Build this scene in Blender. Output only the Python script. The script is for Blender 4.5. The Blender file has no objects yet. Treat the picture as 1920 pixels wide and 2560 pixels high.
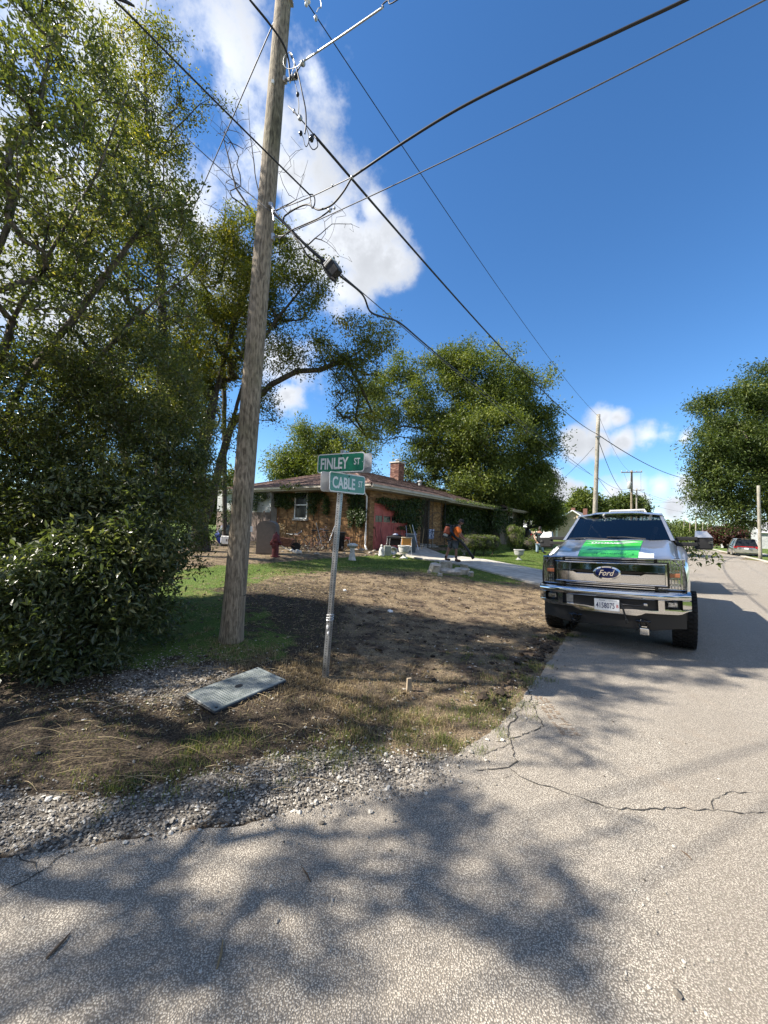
import bpy, bmesh, math, random
import numpy as np
from mathutils import Vector, Matrix
R_ = math.radians
rng = np.random.default_rng(7)
random.seed(7)
SC = bpy.context.scene
COL = SC.collection

# ------------------------------------------------------------------ camera
FPX, PITCH, ROLL, EYE = 970.0, .0363, .0373, 1.65
Fv = np.array([0, math.cos(PITCH), math.sin(PITCH)])
_U = np.array([0, -math.sin(PITCH), math.cos(PITCH)]); _R = np.array([1., 0, 0])
Uv = _U * math.cos(ROLL) - _R * math.sin(ROLL)
Rv = _R * math.cos(ROLL) + _U * math.sin(ROLL)
cam = bpy.data.cameras.new('camera'); camo = bpy.data.objects.new('camera', cam); COL.objects.link(camo)
cam.sensor_fit = 'VERTICAL'; cam.sensor_height = 36; cam.sensor_width = 27; cam.lens = FPX / 2560 * 36
cam.clip_start = .05; cam.clip_end = 3000
camo.matrix_world = Matrix(((Rv[0], Uv[0], -Fv[0], 0), (Rv[1], Uv[1], -Fv[1], 0), (Rv[2], Uv[2], -Fv[2], EYE), (0, 0, 0, 1)))
SC.camera = camo
SC.view_settings.view_transform = 'Standard'; SC.view_settings.look = 'None'
SC.view_settings.gamma = 1; SC.view_settings.use_curve_mapping = False
SC.view_settings.exposure = 1.45
SC.render.engine = 'CYCLES'
SC.cycles.max_bounces = 6; SC.cycles.transparent_max_bounces = 8
SC.cycles.diffuse_bounces = 3; SC.cycles.glossy_bounces = 3; SC.cycles.transmission_bounces = 4

# ------------------------------------------------------------------ sun and sky
SUN_EL, SUN_AZ = R_(43), math.atan2(-.03, -1.0)           # azimuth of the direction towards the sun, from +X
sund = Vector((math.cos(SUN_EL) * math.cos(SUN_AZ), math.cos(SUN_EL) * math.sin(SUN_AZ), math.sin(SUN_EL)))
sl = bpy.data.lights.new('sun', 'SUN'); sl.energy = 4.4; sl.angle = R_(.53); sl.color = (1, .93, .82)
so = bpy.data.objects.new('sun', sl); COL.objects.link(so)
so.rotation_euler = sund.to_track_quat('Z', 'Y').to_euler(); so.location = (-20, 0, 30)


def ray(px, py):
    return Fv + Rv * (px - 960) / FPX + Uv * (1280 - py) / FPX


world = bpy.data.worlds.new('World'); SC.world = world; world.use_nodes = True
wn = world.node_tree; wn.nodes.clear(); WL = wn.links.new


def N_(t, kind, **kw):
    n = t.nodes.new(kind)
    for k, v in kw.items():
        if k.startswith('i_'):
            n.inputs[k[2:].replace('_', ' ')].default_value = v
        else:
            setattr(n, k, v)
    return n


def math_(t, op, a, b=None, clamp=False):
    n = t.nodes.new('ShaderNodeMath'); n.operation = op; n.use_clamp = clamp
    for i, v in enumerate((a, b)):
        if v is None: continue
        if isinstance(v, (int, float)): n.inputs[i].default_value = v
        else: t.links.new(v, n.inputs[i])
    return n.outputs[0]


def mapr(t, v, a, b, c=0., d=1., smooth=True):
    n = t.nodes.new('ShaderNodeMapRange'); n.interpolation_type = 'SMOOTHSTEP' if smooth else 'LINEAR'
    t.links.new(v, n.inputs[0])
    for i, q in enumerate((a, b, c, d)): n.inputs[i + 1].default_value = q
    return n.outputs[0]


sky = wn.nodes.new('ShaderNodeTexSky'); sky.sky_type = 'NISHITA'; sky.sun_disc = False
sky.sun_elevation = SUN_EL; sky.sun_rotation = math.atan2(sund.x, sund.y)
sky.altitude = 200; sky.air_density = 1.0; sky.dust_density = .15; sky.ozone_density = 6.0
tc = wn.nodes.new('ShaderNodeTexCoord')
nz = N_(wn, 'ShaderNodeTexNoise', i_Scale=5.5, i_Detail=9., i_Roughness=.6); WL(tc.outputs['Generated'], nz.inputs['Vector'])
nz2 = N_(wn, 'ShaderNodeTexNoise', i_Scale=2.2, i_Detail=5., i_Roughness=.55); WL(tc.outputs['Generated'], nz2.inputs['Vector'])
# clouds: soft lobes of given direction and angular radius, broken up by noise
LOBES = [(560, 150, 6), (590, 260, 7.5), (640, 330, 6.5), (610, 440, 8), (780, 170, 4.), (700, 440, 6), (760, 540, 6), (850, 590, 5.5), (920, 620, 4.2), (980, 650, 2.6),
         (850, 730, 4.), (790, 660, 5.5), (930, 520, 2.), (300, 250, 10), (160, 480, 9), (230, 760, 8), (480, 560, 9), (90, 40, 6), (240, 20, 6), (700, 880, 5),
         (1510, 1045, 1.7), (1540, 1042, 1.3), (1440, 1112, 1.9), (1490, 1105, 1.6), (1560, 1098, 1.5), (1620, 1088, 1.6), (1670, 1088, 1.5), (1710, 1095, 1.1),
         (1530, 1228, 1.5), (1590, 1215, 1.6), (1650, 1215, 1.5), (1710, 1205, 1.8), (1740, 1240, 1.6), (1600, 1245, 1.2), (1690, 1262, 1.2), (1400, 1232, 1.6), (1440, 1235, 1.2), (1378, 1190, 1.1), (1395, 1210, .9), (1060, 1125, 1.6), (1110, 1140, 1.3), (720, 990, 2.2)]
acc = None
for px, py, r in LOBES:
    d = ray(px, py); d = d / np.linalg.norm(d)
    dn = wn.nodes.new('ShaderNodeVectorMath'); dn.operation = 'DISTANCE'
    WL(tc.outputs['Generated'], dn.inputs[0]); dn.inputs[1].default_value = d
    m = mapr(wn, dn.outputs['Value'], 2 * math.sin(R_(r * 1.75) / 2), 0., smooth=False)
    acc = m if acc is None else math_(wn, 'MAXIMUM', acc, m)
gen = mapr(wn, nz2.outputs[0], .40, .62, 0., .95)                 # unseen clouds behind the camera, thickened to add neutral fill light
# keep open sky where the view (and its surroundings on the right) is clear
sep = wn.nodes.new('ShaderNodeSeparateXYZ'); WL(tc.outputs['Generated'], sep.inputs[0])
front = mapr(wn, sep.outputs['Y'], -.1, .25, 1., 0.)
acc = math_(wn, 'MAXIMUM', acc, math_(wn, 'MULTIPLY', gen, front))
nzs = math_(wn, 'MULTIPLY', math_(wn, 'SUBTRACT', nz.outputs[0], .5), 3.4)
dens = math_(wn, 'ADD', acc, nzs)
cov = mapr(wn, dens, .22, .95)
cov = math_(wn, 'MULTIPLY', cov, mapr(wn, acc, 0., .25))
shade = mapr(wn, nz.outputs[0], .38, .62, 1.06, .74)
thick = mapr(wn, dens, .6, 1.5, 1.0, .84)
cc = math_(wn, 'MULTIPLY', shade, thick)
crgb = wn.nodes.new('ShaderNodeCombineColor')
for i, k in enumerate((5.6, 5.85, 6.3)): WL(math_(wn, 'MULTIPLY', cc, k), crgb.inputs[i])
mixc = N_(wn, 'ShaderNodeMix', data_type='RGBA'); WL(cov, mixc.inputs['Factor']); hs = N_(wn, 'ShaderNodeHueSaturation'); hs.inputs['Saturation'].default_value = 1.14; hs.inputs['Value'].default_value = 1.1; WL(sky.outputs[0], hs.inputs['Color']); WL(hs.outputs[0], mixc.inputs['A']); WL(crgb.outputs[0], mixc.inputs['B'])
bg = wn.nodes.new('ShaderNodeBackground'); bg.inputs['Strength'].default_value = .072
wo = wn.nodes.new('ShaderNodeOutputWorld'); WL(mixc.outputs['Result'], bg.inputs['Color']); WL(bg.outputs[0], wo.inputs['Surface'])


# ------------------------------------------------------------------ helpers: materials
def mat(name, col, rough=.6, metal=0., var=.0, vscale=8., col2=None, bump=0., bscale=60., spec=None, trans=0., alpha=None, coat=0., stretch=None, detail=6.):
    m = bpy.data.materials.new(name); m.use_nodes = True; t = m.node_tree
    b = t.nodes['Principled BSDF']; b.inputs['Roughness'].default_value = rough; b.inputs['Metallic'].default_value = metal
    if spec is not None: b.inputs['Specular IOR Level'].default_value = spec
    if trans: b.inputs['Transmission Weight'].default_value = trans
    if coat: b.inputs['Coat Weight'].default_value = coat; b.inputs['Coat Roughness'].default_value = .04
    b.inputs['Base Color'].default_value = (*col, 1)
    tcn = t.nodes.new('ShaderNodeTexCoord'); vec = tcn.outputs['Object']
    if stretch:
        mp = t.nodes.new('ShaderNodeMapping'); mp.inputs['Scale'].default_value = stretch; t.links.new(vec, mp.inputs['Vector']); vec = mp.outputs[0]
    if col2 is not None or var:
        n = N_(t, 'ShaderNodeTexNoise', i_Scale=vscale, i_Detail=detail, i_Roughness=.62); t.links.new(vec, n.inputs['Vector'])
        mx = N_(t, 'ShaderNodeMix', data_type='RGBA')
        c2 = col2 if col2 is not None else tuple(min(1, c * (1 + var)) for c in col)
        c1 = col if col2 is not None else tuple(c * (1 - var) for c in col)
        mx.inputs['A'].default_value = (*c1, 1); mx.inputs['B'].default_value = (*c2, 1)
        t.links.new(mapr(t, n.outputs[0], .36, .64), mx.inputs['Factor']); t.links.new(mx.outputs['Result'], b.inputs['Base Color'])
    if bump:
        n2 = N_(t, 'ShaderNodeTexNoise', i_Scale=bscale, i_Detail=5.); t.links.new(vec, n2.inputs['Vector'])
        bp = t.nodes.new('ShaderNodeBump'); bp.inputs['Strength'].default_value = 1.; bp.inputs['Distance'].default_value = bump
        t.links.new(n2.outputs[0], bp.inputs['Height']); t.links.new(bp.outputs[0], b.inputs['Normal'])
    return m


def rnd_mat(name, stops, rough=.7, translucent=0., tcol=None, gloss=.0, bump=0., bscale=80., spec=.35):
    """colour ramp over the per-piece attribute 'rnd' (each leaf, stone, brick has its own value)"""
    m = bpy.data.materials.new(name); m.use_nodes = True; t = m.node_tree; b = t.nodes['Principled BSDF']
    b.inputs['Roughness'].default_value = rough; b.inputs['Specular IOR Level'].default_value = spec
    a = t.nodes.new('ShaderNodeAttribute'); a.attribute_name = 'rnd'
    cr = t.nodes.new('ShaderNodeValToRGB'); el = cr.color_ramp.elements
    while len(el) > 1: el.remove(el[-1])
    el[0].position = stops[0][0]; el[0].color = (*stops[0][1], 1)
    for p, c in stops[1:]:
        e = el.new(p); e.color = (*c, 1)
    t.links.new(a.outputs['Fac'], cr.inputs[0]); t.links.new(cr.outputs[0], b.inputs['Base Color'])
    if bump:
        tcn = t.nodes.new('ShaderNodeTexCoord')
        n2 = N_(t, 'ShaderNodeTexNoise', i_Scale=bscale, i_Detail=4.); t.links.new(tcn.outputs['Object'], n2.inputs['Vector'])
        bp = t.nodes.new('ShaderNodeBump'); bp.inputs['Distance'].default_value = bump
        t.links.new(n2.outputs[0], bp.inputs['Height']); t.links.new(bp.outputs[0], b.inputs['Normal'])
    if translucent:
        tr = t.nodes.new('ShaderNodeBsdfTranslucent')
        mc = N_(t, 'ShaderNodeMix', data_type='RGBA', blend_type='MULTIPLY'); mc.inputs['Factor'].default_value = 1.
        t.links.new(cr.outputs[0], mc.inputs['A']); mc.inputs['B'].default_value = (*(tcol or (1.6, 1.9, .5)), 1)
        t.links.new(mc.outputs['Result'], tr.inputs['Color'])
        ms = t.nodes.new('ShaderNodeMixShader'); ms.inputs[0].default_value = translucent
        out = t.nodes['Material Output']; t.links.new(b.outputs[0], ms.inputs[1]); t.links.new(tr.outputs[0], ms.inputs[2]); t.links.new(ms.outputs[0], out.inputs['Surface'])
    return m


# ------------------------------------------------------------------ helpers: objects
def tag(o, label=None, cat=None, group=None, kind=None):
    if label: o['label'] = label
    if cat: o['category'] = cat
    if group: o['group'] = group
    if kind: o['kind'] = kind
    return o


def thing(name, label, cat, loc=(0, 0, 0), rz=0., group=None):
    o = bpy.data.objects.new(name, None); COL.objects.link(o); o.empty_display_size = .2
    o.location = loc; o.rotation_euler = (0, 0, rz)
    return tag(o, label, cat, group)


def world_m(o):
    M = Matrix.Identity(4)
    while o is not None:
        M = Matrix.LocRotScale(o.location, o.rotation_euler, o.scale) @ M; o = o.parent
    return M


def fast_mesh(name, V, F, smooth=False, rnd=None, attrs=None, midx=None):
    """V (n,3); F (m,k) int array with k = 3 or 4, or a list of tuples"""
    me = bpy.data.meshes.new(name)
    V = np.asarray(V, dtype=np.float32)
    if isinstance(F, np.ndarray):
        k = F.shape[1]; m = len(F)
        me.vertices.add(len(V)); me.vertices.foreach_set('co', V.ravel())
        me.loops.add(m * k); me.loops.foreach_set('vertex_index', F.astype(np.int32).ravel())
        me.polygons.add(m); me.polygons.foreach_set('loop_start', np.arange(0, m * k, k, dtype=np.int32))
        me.polygons.foreach_set('loop_total', np.full(m, k, dtype=np.int32))
        me.update(calc_edges=True)
    else:
        me.from_pydata(V.tolist(), [], F)
    if rnd is not None:
        a = me.attributes.new('rnd', 'FLOAT', 'POINT'); a.data.foreach_set('value', np.asarray(rnd, dtype=np.float32))
    for k_, v_ in (attrs or {}).items():
        a = me.attributes.new(k_, 'FLOAT', 'POINT'); a.data.foreach_set('value', np.asarray(v_, dtype=np.float32))
    if midx is not None: me.polygons.foreach_set('material_index', np.asarray(midx, dtype=np.int32))
    me.polygons.foreach_set('use_smooth', np.full(len(me.polygons), bool(smooth)))
    return me


def link(name, me, mats, parent=None):
    o = bpy.data.objects.new(name, me); COL.objects.link(o)
    for m in (mats if isinstance(mats, (list, tuple)) else [mats]):
        if m.name not in [x.name for x in me.materials if x]: me.materials.append(m)
    if parent is not None: o.parent = parent
    return o


class MB:
    """collects shapes, then links them as ONE mesh object"""
    def __init__(s, M=None): s.v = []; s.f = []; s.r = []; s.M = M; s.cur = .5; s.mi = []; s.curm = 0
    def add(s, V, F):
        n = len(s.v)
        if s.M is not None: V = [tuple(s.M @ Vector(p)) for p in V]
        s.v += [tuple(map(float, p)) for p in V]; s.f += [tuple(int(n + i) for i in f) for f in F]; s.r += [s.cur] * len(V); s.mi += [s.curm] * len(F)
        return s
    def box(s, c, d, rot=None, taper=1.):
        x, y, z = d[0] / 2, d[1] / 2, d[2] / 2
        V = [(-x, -y, -z), (x, -y, -z), (x, y, -z), (-x, y, -z), (-x * taper, -y * taper, z), (x * taper, -y * taper, z), (x * taper, y * taper, z), (-x * taper, y * taper, z)]
        if rot is not None:
            Q = rot if isinstance(rot, Matrix) else Matrix.Rotation(rot, 3, 'Z')
            V = [tuple(Q @ Vector(p)) for p in V]
        V = [(p[0] + c[0], p[1] + c[1], p[2] + c[2]) for p in V]
        return s.add(V, [(0, 3, 2, 1), (4, 5, 6, 7), (0, 1, 5, 4), (1, 2, 6, 5), (2, 3, 7, 6), (3, 0, 4, 7)])
    def rbox(s, c, d, r=.02, rot=None, seg=3):
        """box with its vertical edges rounded and top/bottom chamfered"""
        x, y, z = d[0] / 2, d[1] / 2, d[2] / 2; r = min(r, x * .98, y * .98); ring = []
        for cx, cy, a0 in ((x - r, y - r, 0), (-x + r, y - r, 90), (-x + r, -y + r, 180), (x - r, -y + r, 270)):
            for i in range(seg + 1):
                a = R_(a0 + 90 * i / seg); ring.append((cx, cy, math.cos(a), math.sin(a)))
        n = len(ring); V = []; ch = min(r, z) * .6
        for zz, rr in ((-z, r - ch), (-z + ch, r), (z - ch, r), (z, r - ch)):
            for cx, cy, ca, sa in ring: V.append((cx + ca * rr, cy + sa * rr, zz))
        F = [tuple(range(n - 1, -1, -1)), tuple(range(3 * n, 4 * n))]
        for k in range(3):
            for i in range(n): j = (i + 1) % n; F.append((k * n + i, k * n + j, (k + 1) * n + j, (k + 1) * n + i))
        Q = rot if isinstance(rot, Matrix) else Matrix.Rotation(rot or 0., 3, 'Z')
        V = [tuple(Q @ Vector(p) + Vector(c)) for p in V]
        return s.add(V, F)
    def tube(s, P, r, n=6, cap=True):
        P = [Vector(p) for p in P]; k = len(P); rr = r if isinstance(r, (list, tuple, np.ndarray)) else [r] * k
        V = []; F = []; up = None
        for i, p in enumerate(P):
            d = (P[min(i + 1, k - 1)] - P[max(i - 1, 0)]);
            d = d.normalized() if d.length > 1e-9 else Vector((0, 0, 1))
            if up is None: up = Vector((0, 0, 1)) if abs(d.z) < .9 else Vector((1, 0, 0))
            a = d.cross(up); a = a.normalized() if a.length > 1e-6 else Vector((1, 0, 0)); b = d.cross(a).normalized(); up = -b if False else up
            for j in range(n):
                t = 2 * math.pi * j / n; V.append(tuple(p + (a * math.cos(t) + b * math.sin(t)) * rr[i]))
        for i in range(k - 1):
            for j in range(n): q = (j + 1) % n; F.append((i * n + j, (i + 1) * n + j, (i + 1) * n + q, i * n + q))
        if cap: F.append(tuple(range(n))); F.append(tuple(range(k * n - 1, (k - 1) * n - 1, -1)))
        return s.add(V, F)
    def lathe(s, prof, c=(0, 0, 0), n=20, M=None):
        V = []; F = []; k = len(prof)
        for r, z in prof:
            for j in range(n):
                t = 2 * math.pi * j / n; V.append((r * math.cos(t), r * math.sin(t), z))
        for i in range(k - 1):
            for j in range(n): q = (j + 1) % n; F.append((i * n + j, i * n + q, (i + 1) * n + q, (i + 1) * n + j))
        F.append(tuple(range(n - 1, -1, -1))); F.append(tuple(range((k - 1) * n, k * n)))
        if M is not None: V = [tuple(M @ Vector(p)) for p in V]
        return s.add([(p[0] + c[0], p[1] + c[1], p[2] + c[2]) for p in V], F)
    def prism(s, pts, n, M=None):
        """pts 2-D outline in x,z extruded n along y"""
        k = len(pts); V = [(p[0], 0, p[1]) for p in pts] + [(p[0], n, p[1]) for p in pts]
        F = [tuple(range(k)), tuple(range(2 * k - 1, k - 1, -1))] + [(i, k + i, k + (i + 1) % k, (i + 1) % k) for i in range(k)]
        if M is not None: V = [tuple(M @ Vector(p)) for p in V]
        return s.add(V, F)
    def grid(s, G):
        """G (a,b,3) surface"""
        G = np.asarray(G); a, b = G.shape[:2]
        return s.add([tuple(p) for p in G.reshape(-1, 3)], [(i * b + j, i * b + j + 1, (i + 1) * b + j + 1, (i + 1) * b + j) for i in range(a - 1) for j in range(b - 1)])
    def quad(s, *P): return s.add(P, [tuple(range(len(P)))])
    def rock(s, c, d, seed=0, n=8, rough=.18):
        rr = random.Random(seed); V = []; F = []; m = n // 2 + 1
        for i in range(m):
            ph = math.pi * i / (m - 1)
            for j in range(n):
                t = 2 * math.pi * j / n; q = 1 + rr.uniform(-rough, rough)
                V.append((c[0] + d[0] / 2 * math.sin(ph) * math.cos(t) * q, c[1] + d[1] / 2 * math.sin(ph) * math.sin(t) * q, c[2] - d[2] / 2 * math.cos(ph) * q))
        for i in range(m - 1):
            for j in range(n): k = (j + 1) % n; F.append((i * n + j, i * n + k, (i + 1) * n + k, (i + 1) * n + j))
        return s.add(V, F)
    def build(s, name, m, parent=None, smooth=False, local=False, autos=None):
        V = s.v
        if parent is not None and not local:
            I = world_m(parent).inverted(); V = [tuple(I @ Vector(p)) for p in V]
        me = fast_mesh(name, V, s.f, smooth, rnd=s.r)
        if any(s.mi): me.polygons.foreach_set('material_index', np.asarray(s.mi, dtype=np.int32))
        o = link(name, me, m, parent)
        if smooth and autos is not None: sharp(me, autos)
        return o


def sharp(me, deg):
    bm = bmesh.new(); bm.from_mesh(me)
    for e in bm.edges:
        if len(e.link_faces) == 2 and e.calc_face_angle(0) > R_(deg): e.smooth = False
    bm.to_mesh(me); bm.free()


def text_mesh(body, height, width=None, depth=.002, shear=0., font_off=0., bold=0.):
    """text as a mesh lying in x-y, centred, cap height = height, squeezed to width"""
    cu = bpy.data.curves.new('lettering', 'FONT'); cu.body = body; cu.extrude = depth; cu.offset = bold; cu.shear = shear; cu.resolution_u = 3
    o = bpy.data.objects.new('lettering', cu); COL.objects.link(o)
    dg = bpy.context.evaluated_depsgraph_get(); dg.update()
    me = bpy.data.meshes.new_from_object(o.evaluated_get(dg)); bpy.data.objects.remove(o); bpy.data.curves.remove(cu)
    v = np.empty(len(me.vertices) * 3, dtype=np.float32); me.vertices.foreach_get('co', v); v = v.reshape(-1, 3)
    mn, mx = v.min(0), v.max(0); v[:, :2] -= (mn[:2] + mx[:2]) / 2
    sy = height / (mx[1] - mn[1]); sx = (width / (mx[0] - mn[0])) if width else sy
    v[:, 0] *= sx; v[:, 1] *= sy
    me.vertices.foreach_set('co', v.ravel()); me.update()
    return me


def put_mesh(name, me, m, M, parent=None):
    """place a mesh whose own frame is M (world if parent is None, else in the parent's frame)"""
    me.transform(M)
    return link(name, me, m, parent)


def copy_tree(o, parent=None):
    c = o.copy(); COL.objects.link(c); c.parent = parent
    for ch in [x for x in bpy.data.objects if x.parent is o]: copy_tree(ch, c)
    return c


# ------------------------------------------------------------------ the lie of the land
RU = np.array([.577, .817]); RN = np.array([.817, -.577])        # along the street, and across it (towards its far side)
E0 = np.array([2.99, 6.25])


def sstep(a, b, x):
    t = np.clip((x - a) / (b - a), 0, 1); return t * t * (3 - 2 * t)


def s_left(x, y): return -((x - E0[0]) * RN[0] + (y - E0[1]) * RN[1])
def c_edge(x, y): return (y - (2.45 + .27 * x)) * .965


_ph = np.random.default_rng(3).uniform(0, 6.28, (14, 2)); _k = np.random.default_rng(4).normal(0, 1, (14, 2))


def bumps(x, y, f):
    z = 0
    for i in range(14): z = z + np.sin(_k[i, 0] * f * x + _ph[i, 0]) * np.cos(_k[i, 1] * f * y + _ph[i, 1])
    return z / 14


def H(x, y):
    x = np.asarray(x, float); y = np.asarray(y, float)
    t = np.minimum(s_left(x, y), c_edge(x, y))
    z = .28 * sstep(1.2, 5.3, t) + .22 * sstep(7.0, 9.6, t)
    z = z + (bumps(x, y, 1.3) * .05 + bumps(x, y, 5.) * .018 + .02) * sstep(.15, 1.6, t) * (1 - .6 * sstep(6, 9, t))
    z = z + .06 * sstep(-8.2, -9.5, s_left(x, y))
    return z


def at(px, py, Y):
    d = ray(px, py); return np.array([0, 0, EYE]) + d * (Y / d[1])


def gp(px, py, dz=0.):
    d = ray(px, py); z = 0.
    for _ in range(30):
        t = (z + dz - EYE) / d[2]; p = np.array([0, 0, EYE]) + d * t; z = .5 * z + .5 * float(H(p[0], p[1]))
    return p


def on(x, y, dz=0.): return (float(x), float(y), float(H(x, y)) + dz)
# ------------------------------------------------------------------ ground, roads, shoulder
def ground_material():
    m = bpy.data.materials.new('earth and lawn'); m.use_nodes = True; t = m.node_tree; b = t.nodes['Principled BSDF']; b.inputs['Roughness'].default_value = .95
    b.inputs['Specular IOR Level'].default_value = .15
    tcn = t.nodes.new('ShaderNodeTexCoord'); v = tcn.outputs['Object']
    def noise(s, d=6., r=.6):
        n = N_(t, 'ShaderNodeTexNoise', i_Scale=s, i_Detail=d, i_Roughness=r); t.links.new(v, n.inputs['Vector']); return n.outputs[0]
    def mixc(f, a, c):
        mx = N_(t, 'ShaderNodeMix', data_type='RGBA'); t.links.new(f, mx.inputs['Factor'])
        for s_, q in (('A', a), ('B', c)):
            if isinstance(q, tuple): mx.inputs[s_].default_value = (*q, 1)
            else: t.links.new(q, mx.inputs[s_])
        return mx.outputs['Result']
    n1 = noise(1.1); n2 = noise(14.); n3 = noise(70., 4.)
    dirt = mixc(mapr(t, n2, .38, .62), (.036, .026, .019), (.115, .083, .06))
    straw = mixc(mapr(t, n3, .35, .65), (.10, .074, .048), (.34, .26, .165))
    dirt = mixc(mapr(t, noise(3.2), .36, .60), dirt, straw)
    grass = mixc(mapr(t, n3, .35, .65), (.045, .075, .015), (.13, .19, .04))
    grass = mixc(mapr(t, noise(2.), .5, .75), grass, (.17, .16, .06))
    vor = N_(t, 'ShaderNodeTexVoronoi', i_Scale=55.); t.links.new(v, vor.inputs['Vector'])
    bw = t.nodes.new('ShaderNodeRGBToBW'); t.links.new(vor.outputs['Color'], bw.inputs[0])
    grav = mixc(mapr(t, bw.outputs[0], .2, .8), (.09, .078, .065), (.26, .235, .20))
    ag = t.nodes.new('ShaderNodeAttribute'); ag.attribute_name = 'grass'
    av = t.nodes.new('ShaderNodeAttribute'); av.attribute_name = 'gravel'
    f1 = math_(t, 'ADD', ag.outputs['Fac'], math_(t, 'MULTIPLY', math_(t, 'SUBTRACT', noise(2.6), .5), 1.3))
    f2 = math_(t, 'ADD', av.outputs['Fac'], math_(t, 'MULTIPLY', math_(t, 'SUBTRACT', noise(5.), .5), 1.2))
    aw = t.nodes.new('ShaderNodeAttribute'); aw.attribute_name = 'dark_dirt'; dirt = mixc(mapr(t, math_(t, 'ADD', aw.outputs['Fac'], math_(t, 'MULTIPLY', math_(t, 'SUBTRACT', noise(4.), .5), .9)), .35, .65), dirt, mixc(mapr(t, n3, .4, .65), (.028, .021, .015), (.11, .085, .06)))
    c = mixc(mapr(t, f1, .42, .6), dirt, grass); c = mixc(mapr(t, f2, .42, .6), c, grav)
    t.links.new(c, b.inputs['Base Color'])
    bp = t.nodes.new('ShaderNodeBump'); bp.inputs['Distance'].default_value = .03
    t.links.new(math_(t, 'ADD', n2, math_(t, 'MULTIPLY', n3, .5)), bp.inputs['Height']); t.links.new(bp.outputs[0], b.inputs['Normal'])
    return m


def grass_mask(x, y):
    """1 where turf grows: a green band before the house, the far lawns, ragged tufts at the shoulder"""
    t = np.minimum(s_left(x, y), c_edge(x, y)); s = s_left(x, y)
    cx, cy = 1.2, 8.3                                              # the scraped bare patch of the corner
    bare = np.exp(-(((x - cx) / 4.6) ** 2 + ((y - cy) / 3.9) ** 2) ** 2)
    bed = sstep(8.1, 8.7, s) * (y < 24) * sstep(-9, -8, -np.abs(x + 1))       # earth bed along the house wall
    g = sstep(1.5, 3.0, t) * (1 - bare) * (1 - .9 * bed)
    g = g * (1 - sstep(-3.5, -5.5, x) * (y < 9) * .8)
    g = np.where(y > 24, np.maximum(g, sstep(.4, 1., s)), g)
    g = np.maximum(g, sstep(-8.1, -8.6, s))
    return g


def gravel_mask(x, y):
    c = c_edge(x, y); s = s_left(x, y)
    a = sstep(-.15, .05, c) * (1 - sstep(.22, .62, c + .12 * np.sin(x * 3.1))) * (1 - sstep(1.0, 2.0, x)) * (1 - .0 * s)
    a = a * sstep(-.2, .1, s)
    p = np.exp(-(((x + 2.0) / .75) ** 2 + ((y - 3.9) / .55) ** 2))
    return np.maximum(a, .75 * p)


def axis(lo, hi, dense_lo, dense_hi, step, grow=1.18):
    a = list(np.arange(dense_lo, dense_hi + 1e-6, step)); d = step
    while a[-1] < hi: d *= grow; a.append(a[-1] + d)
    d = step
    while a[0] > lo: d *= grow; a.insert(0, a[0] - d)
    return np.array(a)


gx = axis(-900, 900, -7, 8, .1); gy = axis(-60, 1500, 1.2, 15, .1)
GX, GY = np.meshgrid(gx, gy); GZ = H(GX, GY) - .006 * (np.minimum(s_left(GX, GY), c_edge(GX, GY)) < 0)
nx_, ny_ = len(gx), len(gy)
idx = np.arange(nx_ * ny_).reshape(ny_, nx_)
GF = np.stack([idx[:-1, :-1], idx[:-1, 1:], idx[1:, 1:], idx[1:, :-1]], -1).reshape(-1, 4)
gme = fast_mesh('ground', np.stack([GX, GY, GZ], -1).reshape(-1, 3), GF, True,
                attrs={'grass': grass_mask(GX, GY).ravel(), 'gravel': gravel_mask(GX, GY).ravel(), 'dark_dirt': (sstep(.3, -1.2, GX) * sstep(12, 6, GY) * .85 + .45 * np.exp(-((s_left(GX, GY) - .8) / .6) ** 2) * (GY < 9)).ravel()})  # last mask: dirt darker towards the left and along the street edge
ground = tag(link('ground', gme, ground_material()), kind='structure')


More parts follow.
